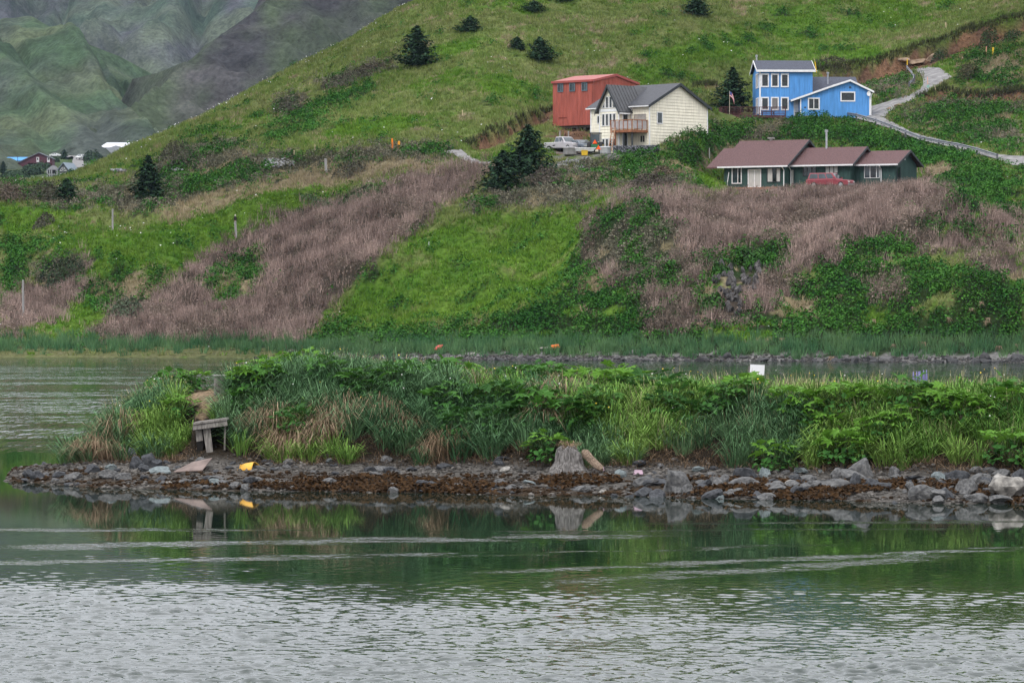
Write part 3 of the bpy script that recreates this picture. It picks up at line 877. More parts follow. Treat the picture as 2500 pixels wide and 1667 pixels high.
def fbox(mb, face, a0, a1, d0, d1, z0, z1):
    p = fp(face, a0, d0, z0); q = fp(face, a1, d1, z1)
    return mb.box(min(p[0], q[0]), max(p[0], q[0]), min(p[1], q[1]), max(p[1], q[1]), z0, z1)

M_GLASS = mat('window_glass', (.012, .018, .022), .08, .3, 1.5, .6)
M_GLASSB = mat('window_glass_sky', (.03, .045, .055), .06, .3, 1.5, .7)
M_CURT = mat('window_curtain', (.42, .42, .40), .5, .2, 6, .4, stretch=(8, 8, .3))
M_WHITE = mat('white_trim', (.72, .72, .73), .6, .06)
M_DARKTRIM = mat('dark_trim', (.035, .04, .045), .6, .15)
M_STEEL = mat('galvanised_steel', (.38, .39, .41), .45, .15, 4, .5, .6)

def window(parent, face, a0, a1, z0, z1, fm=M_WHITE, gm=M_GLASS, t=.12, mull=(), depth=.07, name='window', cuts=None):
    mb = MB()
    fbox(mb, face, a0, a1, .0, depth, z0, z0 + t); fbox(mb, face, a0, a1, .0, depth, z1 - t, z1)
    fbox(mb, face, a0, a0 + t, .0, depth - .002, z0 + t, z1 - t); fbox(mb, face, a1 - t, a1, .0, depth - .002, z0 + t, z1 - t)
    xs = [a0 + t] + [a0 + (a1 - a0) * f for f in mull] + [a1 - t]
    for m_ in xs[1:-1]:
        fbox(mb, face, m_ - .035, m_ + .035, .0, depth - .01, z0 + t, z1 - t)
    w = mb.build(name, fm, parent)
    gl = gm if isinstance(gm, list) else [gm] * (len(xs) - 1)
    for i in range(len(xs) - 1):
        b = MB(); fbox(b, face, xs[i] + .005, xs[i + 1] - .005, .005, .022, z0 + t + .002, z1 - t - .002)
        b.build('pane', gl[i], w)
    return w

def slab(pts, t=.16, name='roof', m=None, parent=None):
    return MB().prism(pts, (0, 0, -t)).build(name, m, parent)

def gable_h(a, a0, a1, ze, zp, am=None):
    am = (a0 + a1) / 2 if am is None else am
    return ze + (zp - ze) * ((a - a0) / (am - a0) if a < am else (a1 - a) / (a1 - am))

def siding(parent, face, a0, a1, z0, z1, m, step=.34, gable=None):
    """lap siding: every board is a piece of its own; alike boards share a mesh"""
    z = z0; shared = {}
    while z < (gable if gable else z1) - .05:
        zt_ = min(z + step, gable if gable else z1)
        b0, b1 = a0, a1; c0, c1 = a0, a1
        if gable and zt_ > z1:
            am = (a0 + a1) / 2
            f = lambda zz: min(1, max(0, (zz - z1) / (gable - z1)))
            b0, b1 = a0 + (am - a0) * f(z), a1 - (a1 - am) * f(z)
            c0, c1 = a0 + (am - a0) * f(zt_), a1 - (a1 - am) * f(zt_)
        d0, d1 = .06, .012
        v = [fp(face, b0, 0, z), fp(face, b1, 0, z), fp(face, b1, d0, z), fp(face, b0, d0, z), fp(face, c0, 0, zt_), fp(face, c1, 0, zt_), fp(face, c1, d1, zt_), fp(face, c0, d1, zt_)]
        mb = MB(); mb.add(v, [(0, 3, 2, 1), (4, 5, 6, 7), (0, 1, 5, 4), (1, 2, 6, 5), (2, 3, 7, 6), (3, 0, 4, 7)])
        mb.build('siding_board', m, parent)
        z += step

# ================================================================== cream house
def cream_house():
    h = empty('cream_house', CREAM, CREAM_A, 'cream house with lap siding, dark gabled roof and wooden balcony', 'house')
    M = mat('cream_paint', (.76, .715, .59), .6, .08, 2.2, stretch=(2, 2, .35))
    R = mat('dark_roof', (.035, .036, .044), .55, .25, 5, .4)
    RS = mat('standing_seam', (.042, .042, .046), .45, .15, 2, .5)
    ze, zp, W, Dp = 5.1, 7.55, 9.0, 9.8
    MB().box(-W, 0, 0, Dp, -.6, ze).build('wall', M, h)
    MB().prism([(0, 0, ze), (0, Dp, ze), (0, Dp / 2, zp - .12)], (-W, 0, 0)).build('wall', M, h)
    siding(h, ('r', 0), 0.16, Dp - .16, 0.0, ze, M, .34, zp - .12)
    siding(h, ('f', 0), -2.75, -.16, 2.6, ze, M); siding(h, ('f', 0), -2.75, -.16, 0, 2.3, M)
    siding(h, ('f', 0), -W + .12, -5.85, 0, ze, M)
    # wing with the tall windows
    w0, w1, wy = -5.8, -2.75, -1.9
    MB().box(w0, w1, wy, 0.1, -.6, 4.75).build('wing_wall', M, h)
    wm = (w0 + w1) / 2
    MB().prism([(w0, wy, 4.75), (w1, wy, 4.75), (wm, wy, 7.25)], (0, 5, 0)).build('wing_gable', M, h)
    siding(h, ('f', wy), w0 + .1, w1 - .1, 0, 4.75, M, .34, 7.2)
    siding(h, ('r', w1), wy + .1, -.05, 0, 4.75, M)
    # trims
    for f, a in ((('r', .0), .0), (('r', .0), Dp - .16), (('f', wy), w0), (('f', wy), w1 - .1), (('f', 0), -W)):
        b = MB(); fbox(b, f, a, a + .16, .0, .07, 0, ze - .05 if f[1] == 0 else 4.7); b.build('corner_trim', M_WHITE, h)
    # roofs
    oh = .35
    s = (zp - ze) / (Dp / 2)
    slab([(-W - oh, -oh, ze - oh * s + .1), (oh, -oh, ze - oh * s + .1), (oh, Dp / 2, zp + .1), (-W - oh, Dp / 2, zp + .1)], .14, 'roof', R, h)
    slab([(-W - oh, Dp / 2, zp + .1), (oh, Dp / 2, zp + .1), (oh, Dp + oh, ze - oh * s + .1), (-W - oh, Dp + oh, ze - oh * s + .1)], .14, 'roof', R, h)
    for y0, z0, y1, z1 in ((-oh, ze - oh * s, Dp / 2, zp), (Dp / 2, zp, Dp + oh, ze - oh * s)):
        MB().prism([(oh + .002, y0, z0 + .12), (oh + .002, y1, z1 + .12), (oh + .002, y1, z1 - .22), (oh + .002, y0, z0 - .22)], (.05, 0, 0)).build('rake_board', M_DARKTRIM, h)
    # wing roof: two steep slopes running back into the main roof
    sw = (7.25 - 4.75) / ((w1 - w0) / 2)
    for sg in (-1, 1):
        xe = wm + sg * ((w1 - w0) / 2 + .35); zze = 4.75 - .35 * sw + .1
        yb = (7.35 - ze) / s; yb2 = max(.1, (zze - ze) / s + .3)
        pts = [(xe, wy - .4, zze), (xe, yb2, zze), (wm, yb + .3, 7.38), (wm, wy - .4, 7.38)]
        slab(pts, .12, 'wing_roof', RS, h)
        MB().prism([(xe, wy - .42, zze + .02), (wm, wy - .42, 7.4), (wm, wy - .42, 7.02), (xe, wy - .42, zze - .34)], (0, -.05, 0)).build('rake_board', M_DARKTRIM, h)
        if sg == 1:
            for k in range(9):                              # raised seams
                y = wy - .2 + k * .52
                zb = zze
                if y > .1:
                    zb = min(7.2, ze + (y) * s + .1)
                xb = wm + (7.38 - zb) / sw
                if xb - wm > .15:
                    MB().bar((xb, y, zb + .02), (wm, y, 7.40), .05, .05).build('roof_seam', RS, h)
    # gutters
    for x0, x1, y, z in ((-W - .35, w0 - .3, -.42, ze - .28), (-2.7, .3, -.42, ze - .28)):
        MB().box(x0, x1, y - .06, y + .06, z, z + .14).build('gutter', M_WHITE, h)
    MB().box(w1 + .30, w1 + .42, wy - .3, -.5, 4.02, 4.16).build('gutter', M_WHITE, h)
    MB().tube((-2.55, -.1, 4.7), (-2.55, -.1, 2.7), .05).tube((-2.6, -.45, 4.85), (-2.55, -.1, 4.6), .05).build('downspout', M_WHITE, h)
    # windows
    for i in range(4):
        x = w0 + .45 + i * .56
        window(h, ('f', wy - .04), x, x + .46, 2.75, 4.15, t=.07)
        window(h, ('f', wy - .04), x, x + .46, .15, 1.35, t=.07)
    for x in (wm - .52, wm + .04):
        window(h, ('f', wy - .04), x, x + .48, 4.75, 6.05, t=.07)
    for sg in (-1, 1):                                      # slanted side lights
        a, b = wm + sg * .62, wm + sg * 1.08
        f = MB().prism([(a, wy - .10, 4.75), (b, wy - .10, 4.75), (b, wy - .10, 4.82), (a, wy - .10, 5.5)], (0, .08, 0)).build('window', M_WHITE, h)
        a, b = wm + sg * .68, wm + sg * 1.0
        MB().prism([(a, wy - .115, 4.81), (b, wy - .115, 4.81), (a, wy - .115, 5.36)], (0, .02, 0)).build('pane', M_GLASS, f)
    b = MB(); fbox(b, ('f', wy), w0, w1, .0, .075, 4.35, 4.65); b.build('band_board', M_WHITE, h)
    for x in (-7.9, -7.2):
        window(h, ('f', -.04), x, x + .45, 3.2, 4.1, t=.06)
    window(h, ('f', -.04), -7.1, -6.4, .1, 1.7, t=.08)
    window(h, ('r', .04), 1.25, 2.2, 2.95, 4.3, t=.1, gm=M_GLASSB)
    window(h, ('r', w1 + .04), -1.45, -.5, 2.45, 4.2, t=.1, name='door')
    window(h, ('f', -.04), -2.2, -.35, 2.45, 4.05, fm=mat('screen_frame', (.34, .31, .28), .7), gm=[mat('screen_tan', (.36, .32, .28), .8, .1), mat('screen_grey', (.30, .28, .26), .8, .1)], t=.06, mull=(.3,), name='door')
    dr = MB().box(-1.35, -.45, -.06, -.02, 0.05, 2.05).build('door', M, h)
    MB().box(-1.2, -.95, -.075, -.05, .9, 1.6).build('pane', M_GLASS, dr); MB().box(-.85, -.6, -.075, -.05, .9, 1.6).build('pane', M_GLASS, dr)
    window(h, ('r', w1 + .04), -1.5, -.6, .1, 2.0, t=.09, name='door')
    # balcony
    Wd = mat('cedar', (.27, .11, .055), .7, .25, 4, .3, stretch=(1, 1, .3))
    pn = mat('balcony_panel', (.36, .33, .33), .6, .1)
    x0, x1, y0, z = -3.45, -.1, -2.6, 2.2
    bal = MB().box(x0, x1, y0, -.06, z - .28, z).build('balcony', Wd, h)
    for px_ in np.linspace(x0 + .05, x1 - .05, 6):
        MB().box(px_ - .05, px_ + .05, y0 - .03, y0 + .07, z - .3, z + 1.05).build('baluster_post', Wd, bal)
    for py_ in np.linspace(y0, -.2, 4)[1:]:
        MB().box(x1 - .05, x1 + .05, py_ - .05, py_ + .05, z - .3, z + 1.05).build('baluster_post', Wd, bal)
        if py_ < wy - .1:
            MB().box(x0 - .03, x0 + .05, py_ - .05, py_ + .05, z - .3, z + 1.05).build('baluster_post', Wd, bal)
    MB().box(x0 - .05, x1 + .07, y0 - .05, y0 + .09, z + 1.05, z + 1.13).build('hand_rail', Wd, bal)
    MB().box(x1 - .07, x1 + .07, y0 + .09, -.1, z + 1.05, z + 1.13).build('hand_rail', Wd, bal)
    xs = np.linspace(x0 + .1, x1 - .1, 6)
    for a, b in zip(xs[:-1], xs[1:]):
        MB().box(a + .05, b - .05, y0 + .01, y0 + .03, z + .12, z + .98).build('panel', pn, bal)
    ys = np.linspace(y0 + .08, -.2, 4)
    for a, b in zip(ys[:-1], ys[1:]):
        MB().box(x1 - .01, x1 + .01, a + .05, b - .05, z + .12, z + .98).build('panel', pn, bal)
    for x, y in ((x0 + .6, y0 + .2), (x1 - .2, y0 + .2), (-1.6, y0 + .25)):
        MB().box(x - .07, x + .07, y - .07, y + .07, -.5, z - .28).build('balcony_leg', M_DARKTRIM if x > -2 else Wd, bal)
    # ladder leaning on the balcony
    o = h.matrix_basis if False else Matrix.Translation(CREAM) @ Matrix.Rotation(CREAM_A, 4, 'Z')
    lad = empty('ladder', o @ Vector((-3.1, -3.3, -.1)), CREAM_A, 'wooden ladder leaning against the balcony of the cream house', 'ladder')
    LW = mat('ladder_wood', (.42, .24, .15), .7)
    for dx in (0, .5):
        MB().bar((dx, 0, 0), (dx, .62, 2.6), .07, .09).build('side_rail', LW, lad)
    for k in range(8):
        t = (k + .7) / 8
        MB().bar((0.03, .62 * t, 2.6 * t), (.47, .62 * t, 2.6 * t), .05, .05).build('rung', LW, lad)
    return h
cream_house()

# ================================================================== red metal building
def red_building():
    h = empty('red_metal_building', RED, RED_A, 'tall red corrugated metal building on stilts behind the cream house', 'building')
    M = mat('red_metal', (.36, .095, .07), .5, .13, 1.4, .35, stretch=(2, 2, .3))
    L, Dp, H_, rz = 6.0, 8.6, 5.25, .8
    def corr(face, a0, a1, top):
        mb = MB(); n = int((a1 - a0) / .24)
        for i in range(n):
            a = a0 + (a1 - a0) * i / n; b = a + (a1 - a0) / n
            for u0, u1, d in ((a, a + .08, .05), (a + .08, b, .0)):
                p = [fp(face, u0, -.1, 0), fp(face, u1, -.1, 0), fp(face, u1, d, 0), fp(face, u0, d, 0)]
                q = [fp(face, u0, -.1, top(u0)), fp(face, u1, -.1, top(u1)), fp(face, u1, d, top(u1)), fp(face, u0, d, top(u0))]
                mb.add(p + q, [(0, 3, 2, 1), (4, 5, 6, 7), (0, 1, 5, 4), (1, 2, 6, 5), (2, 3, 7, 6), (3, 0, 4, 7)])
        o = mb.build('wall_panel', M, h); o['kind'] = 'stuff'; return o
    flat = lambda a: H_
    gab = lambda a: H_ + rz * (1 - abs(a - Dp / 2) / (Dp / 2))
    corr(('f', 0), -L, 0, flat); corr(('r', 0), 0, Dp, gab); corr(('l', -L), 0, Dp, gab); corr(('b', Dp), -L, 0, flat)
    MB().box(-L + .1, -.1, .1, Dp - .1, 0, H_ - .05).build('core_wall', M, h)
    RM = mat('red_roof', (.32, .07, .06), .45, .08)
    for y0, y1 in ((-.15, Dp / 2), (Dp + .15, Dp / 2)):
        slab([(-L - .15, y0, H_ + .02), (.15, y0, H_ + .02), (.15, y1, H_ + rz + .1), (-L - .15, y1, H_ + rz + .1)], .12, 'roof', RM, h)
        MB().prism([(.152, y0, H_ + .04), (.152, y1, H_ + rz + .12), (.152, y1, H_ + rz - .15), (.152, y0, H_ - .22)], (.03, 0, 0)).build('rake_board', RM, h)
    MB().box(-L - .15, .15, -.24, -.17, H_ - .2, H_ + .05).build('fascia', RM, h)
    BG = mat('blue_grey_frame', (.10, .15, .18), .6)
    for x in (-5.25, -3.45, -1.6):
        window(h, ('f', -.05), x, x + .85, H_ - 1.25, H_ - .22, BG, [M_GLASS, M_GLASSB], .09, (.5,))
    MB().box(-5.1, -3.9, -.09, -.045, .92, .98).build('ledge', mat('dark_red', (.12, .02, .015)), h)
    dk = mat('weathered_timber', (.05, .042, .037), .9, .3, 5)
    MB().box(-L, 0, .15, Dp, -.28, -.01).build('floor_frame', dk, h)
    MB().box(-L + .1, -.1, .5, Dp - .3, -1.3, -.28).build('crawl_skirt', dk, h)
    for x in np.linspace(-L + .15, -.15, 6):
        MB().box(x - .1, x + .1, .05, .25, -1.8, -.28).build('stilt', dk, h)
    # timber retaining wall below it
    o = Matrix.Translation(RED) @ Matrix.Rotation(RED_A, 4, 'Z')
    return h
red_building()

# ================================================================== blue house
def blue_house():
    h = empty('blue_house', BLUE, BLUE_A, 'bright blue two storey house with white trimmed windows', 'house')
    M = mat('blue_paint', (.085, .28, .62), .6, .10, 1.6, stretch=(2, 2, .35))
    R = mat('slate_shingle', (.055, .06, .082), .8, .3, 9)
    def grooved(face, a0, a1, z0, top, name='siding', step=.3):
        mb = MB(); n = max(1, int(round((a1 - a0) / step)))
        for i in range(n):
            a = a0 + (a1 - a0) * i / n; b = a0 + (a1 - a0) * (i + 1) / n - .05
            p = [fp(face, a, -.02, z0), fp(face, b, -.02, z0), fp(face, b, .05, z0), fp(face, a, .05, z0)]
            q = [fp(face, a, -.02, top(a)), fp(face, b, -.02, top(b)), fp(face, b, .05, top(b)), fp(face, a, .05, top(a))]
            mb.add(p + q, [(0, 3, 2, 1), (4, 5, 6, 7), (0, 1, 5, 4), (1, 2, 6, 5), (2, 3, 7, 6), (3, 0, 4, 7)])
        o = mb.build(name, M, h); o['kind'] = 'stuff'; return o
    W, Dp, H_ = 6.4, 6.5, 5.55
    MB().box(0, W, 0, Dp, -.5, H_).build('wall', M, h)
    grooved(('f', 0), 0, W, 0, lambda a: H_); grooved(('l', 0), 0, Dp, 0, lambda a: H_); grooved(('r', W), 0, Dp, 0, lambda a: H_)
    MB().prism([(0, 0, H_), (0, Dp, H_), (0, Dp / 2, H_ + 1.25)], (W, 0, 0)).build('gable_wall', M, h)
    MB().box(.01, W - .01, -.045, -.02, 2.62, 2.68).build('belt_board', M, h)
    oh = .35; s = 1.25 / (Dp / 2)
    for y0, y1 in ((-oh, Dp / 2), (Dp + oh, Dp / 2)):
        zz = H_ - oh * s + .15
        slab([(-oh, y0, zz), (W + oh, y0, zz), (W + oh, y1, H_ + 1.4), (-oh, y1, H_ + 1.4)], .12, 'roof', R, h)
        for x in (-oh - .05, W + oh):
            MB().prism([(x, y0, zz + .02), (x, y1, H_ + 1.42), (x, y1, H_ + 1.15), (x, y0, zz - .25)], (.05, 0, 0)).build('rake_board', M_WHITE, h)
    MB().box(-oh, W + oh, -oh - .06, -oh - .002, H_ - .22, H_ + .05).build('fascia', M_WHITE, h)
    MB().tube((.08, Dp / 2 + .3, H_ + 1.2), (.08, Dp / 2 + .3, H_ + 2.0), .09).tube((.08, Dp / 2 + .3, H_ + 1.85), (.08, Dp / 2 + .3, H_ + 2.1), .15).build('chimney_pipe', M_STEEL, h)
    MB().box(-.03, .16, -.07, -.035, 0, H_ - .2).build('corner_trim', M_WHITE, h)
    MB().box(W - .1, W + .04, -.06, -.035, 2.7, H_ - .2).build('corner_trim', M, h)
    blind = mat('window_blind', (.16, .15, .15), .5, .5, 3, .4, stretch=(14, 1, .2))
    for i, x in enumerate((.18, 1.38, 2.58)):
        window(h, ('f', -.05), x, x + .98, H_ - 2.05, H_ - .4, t=.15)
        window(h, ('f', -.05), x, x + .98, .72 + (0 if i == 2 else .0), 2.32, t=.15, gm=blind if i == 1 else M_GLASS)
    for z0, z1 in ((H_ - 2.1, H_ - .3), (.3, 2.3)):           # side windows of the bay
        window(h, ('l', -.05), .25, 1.45, z0, z1, t=.14); window(h, ('l', -.05), 1.6, 2.8, z0, z1, t=.14)
    # one storey part: cross ridge behind, front gable with a long left slope
    x0, x1, yf, ze = 4.85, 13.35, -.9, 1.75
    MB().box(W, x1 - .3, .5, Dp + 2, -.4, 2.9).build('rear_wall', M, h)
    xp = 10.85; zpk = 4.25; zr = 3.0; zl = 2.15
    top = lambda a: zl + (zpk - zl) * (a - x0) / (xp - x0) if a < xp else zpk - (zpk - zr) * (a - xp) / (x1 - xp)
    MB().prism([(x0, yf, -.5), (x1, yf, -.5), (x1, yf, zr), (xp, yf, zpk), (x0, yf, zl)], (0, 6, 0)).build('wall', M, h)
    grooved(('f', yf), x0, xp, 0, top); grooved(('f', yf), xp, x1, 0, top)
    slab([(x0 - 1.2, yf - .35, zl - .25), (xp, yf - .35, zpk + .12), (xp, yf + 6, zpk + .12), (x0 - 1.2, yf + 6, zl - .25)], .1, 'roof', R, h)
    slab([(xp, yf - .35, zpk + .12), (x1 + .4, yf - .35, zr - .02), (x1 + .4, yf + 6, zr - .02), (xp, yf + 6, zpk + .12)], .1, 'roof', R, h)
    for a, za, b, zb in ((x0 - 1.2, zl - .25, xp - 1.9, zpk - .48), (xp - 2.6, zpk - .72, xp, zpk + .12), (xp, zpk + .12, x1 + .4, zr - .02)):
        dd = .03 if a == xp - 2.6 else 0
        MB().prism([(a, yf - .36 - dd, za + .03), (b, yf - .36 - dd, zb + .03), (b, yf - .36 - dd, zb - .2), (a, yf - .36 - dd, za - .2)], (0, -.05, 0)).build('rake_board', M_WHITE, h)
    slab([(W + .05, 1.0, 3.1), (x1 - .9, 1.0, 3.1), (x1 - .9, 5.2, 5.1), (W + .05, 5.2, 5.1)], .12, 'roof', R, h)
    slab([(W + .05, 5.2, 5.1), (x1 - .9, 5.2, 5.1), (x1 - .9, 9, 3.1), (W + .05, 9, 3.1)], .12, 'roof', R, h)
    MB().prism([(W + .1, 1.3, 2.8), (W + .1, 8.6, 2.8), (W + .1, 5.2, 4.9)], (x1 - 1.2 - W, 0, 0)).build('rear_gable', M, h)
    MB().tube((8.75, 3.2, 4.0), (8.75, 3.2, 5.4), .10).tube((8.75, 3.2, 5.35), (8.75, 3.2, 5.55), .17).build('chimney_pipe', M_STEEL, h)
    window(h, ('f', yf - .05), 5.75, 7.2, .75, 2.2, t=.14, mull=(.5,))
    window(h, ('f', yf - .05), 9.7, 11.5, 1.75, 2.95, t=.14)
    MB().box(x1 - .14, x1 + .03, yf - .07, yf - .035, 0, zr - .1).build('corner_trim', M_WHITE, h)
    MB().box(x0 - .05, x0 + .1, yf - .07, yf - .035, 0, zl - .1).build('corner_trim', M_WHITE, h)
    MB().tube((x1 + .2, yf - .2, zr - .25), (x1 + .05, yf - .12, zr - .6), .05).tube((x1 + .05, yf - .12, zr - .6), (x1 + .05, yf - .12, .1), .05).build('downspout', M_WHITE, h)
    d = MB().box(4.15, 4.75, -.06, -.035, .02, 2.0).build('door', mat('door_grey', (.45, .47, .5), .6), h)
    MB().tube((4.25, -.1, 1.0), (4.35, -.1, 1.0), .03).build('handle', M_STEEL, d)
    MB().box(5.3, 5.55, yf - .07, yf - .035, .95, 1.1).build('mailbox', M_DARKTRIM, h)
    MB().box(10.75, 11.0, yf - .16, yf - .035, 3.4, 3.55).build('porch_light', M_DARKTRIM, h)
    # satellite dish
    m = MB(); c = Vector((13.1, yf - .3, 2.7)); n = 14
    vs = [c] + [c + Vector((math.cos(2 * math.pi * i / n) * .24, -.07, math.sin(2 * math.pi * i / n) * .3)) for i in range(n)]
    m.add(vs, [(0, i + 1, (i + 1) % n + 1) for i in range(n)]); m.tube(c, c + Vector((0, .28, -.1)), .03)
    m.build('satellite_dish', M_WHITE, h)
    # deck with railing
    o = Matrix.Translation(BLUE) @ Matrix.Rotation(BLUE_A, 4, 'Z')
    dk = empty('deck', o @ Vector((0, 0, 0)), BLUE_A, 'dark brown wooden deck with railing in front of the blue house', 'deck')
    B = mat('deck_stain', (.075, .028, .03), .7, .25, 4)
    MB().box(-4.9, 2.9, -2.3, -.1, -.3, 0.02).build('floor', B, dk)
    MB().box(-4.9, -.4, -.1, 4, -.3, 0.02).build('floor', B, dk)
    MB().box(-4.92, -.6, -2.36, -2.31, -.75, .05).build('skirt_board', B, dk)
    for x in (-4.85, -2.6, -.3, 1.2, 2.85):
        MB().box(x - .06, x + .06, -2.36, -2.24, -.6, 1.0).build('post', B, dk)
    MB().box(-4.9, 2.9, -2.36, -2.22, .95, 1.02).build('hand_rail', B, dk)
    MB().box(-4.9, 2.9, -2.33, -2.27, .12, .18).build('bottom_rail', B, dk)
    MB().box(-4.93, -4.83, -2.2, 4, .95, 1.02).build('hand_rail', B, dk)
    for x in np.arange(-4.7, 2.8, .16):
        if min(abs(x - p) for p in (-4.85, -2.6, -.3, 1.2, 2.85)) > .09:
            MB().box(x - .025, x + .025, -2.32, -2.28, .18, .95).build('baluster', B, dk)
    for y in np.arange(-2.1, 3.9, .18):
        MB().box(-4.9, -4.86, y - .025, y + .025, .1, .95).build('baluster', B, dk)
    for x in (-4.6, -2.6, -.5, 1.5, 2.7):
        MB().box(x - .08, x + .08, -2.1, -1.95, -2.6, -.3).build('deck_leg', B, dk)
    # table on the deck and the flag
    tb = empty('outdoor_table', o @ Vector((.9, -1.3, .02)), BLUE_A, 'small dark table standing on the deck of the blue house', 'table')
    MB().box(-.8, .8, -.4, .4, .42, .48).build('table_top', M_DARKTRIM, tb)
    for x in (-.7, .7):
        for y in (-.3, .3):
            MB().box(x - .03, x + .03, y - .03, y + .03, 0, .42).build('leg', M_DARKTRIM, tb)
    fl = empty('flagpole', o @ Vector((-3.9, -2.5, -.3)), BLUE_A, 'pole with a small striped red and white flag beside the deck', 'flag')
    MB().tube((0, 0, -.6), (0, 0, 3.2), .035, .025).build('pole', mat('pole_tan', (.42, .36, .28), .6), fl)
    cl = MB(); nn = 9
    fr, fw, fb = mat('flag_red', (.42, .05, .06)), mat('flag_white', (.62, .60, .62)), mat('flag_blue', (.06, .08, .22))
    def strip(t0, t1, u0, u1, m, nm, par, off=0):
        mb = MB(); vs = []; fs = []
        for k in range(nn):
            t = t0 + (t1 - t0) * k / (nn - 1)
            x = .03 + t * .72 * (1 - .25 * 0); dro = t * t * .95
            for u in (u0, u1):
                vs.append((x * (1 - .25 * t), .06 * math.sin(t * 7) - off, 3.12 - u * .62 - dro))
        for k in range(nn - 1):
            fs.append((2 * k, 2 * k + 2, 2 * k + 3, 2 * k + 1))
        mb.add(vs, fs)
        o_ = mb.build(nm, m, par); sm = o_.modifiers.new('thick', 'SOLIDIFY'); sm.thickness = .012; return o_
    fo = strip(0, 1, 0, 1 / 7, fr, 'flag_cloth', fl)
    for i in range(1, 7):
        strip(0, 1, i / 7, (i + 1) / 7, fr if i % 2 == 0 else fw, 'stripe', fo)
    strip(0, .42, 0, 4 / 7, fb, 'canton', fo, .02)
    return h
blue_house()

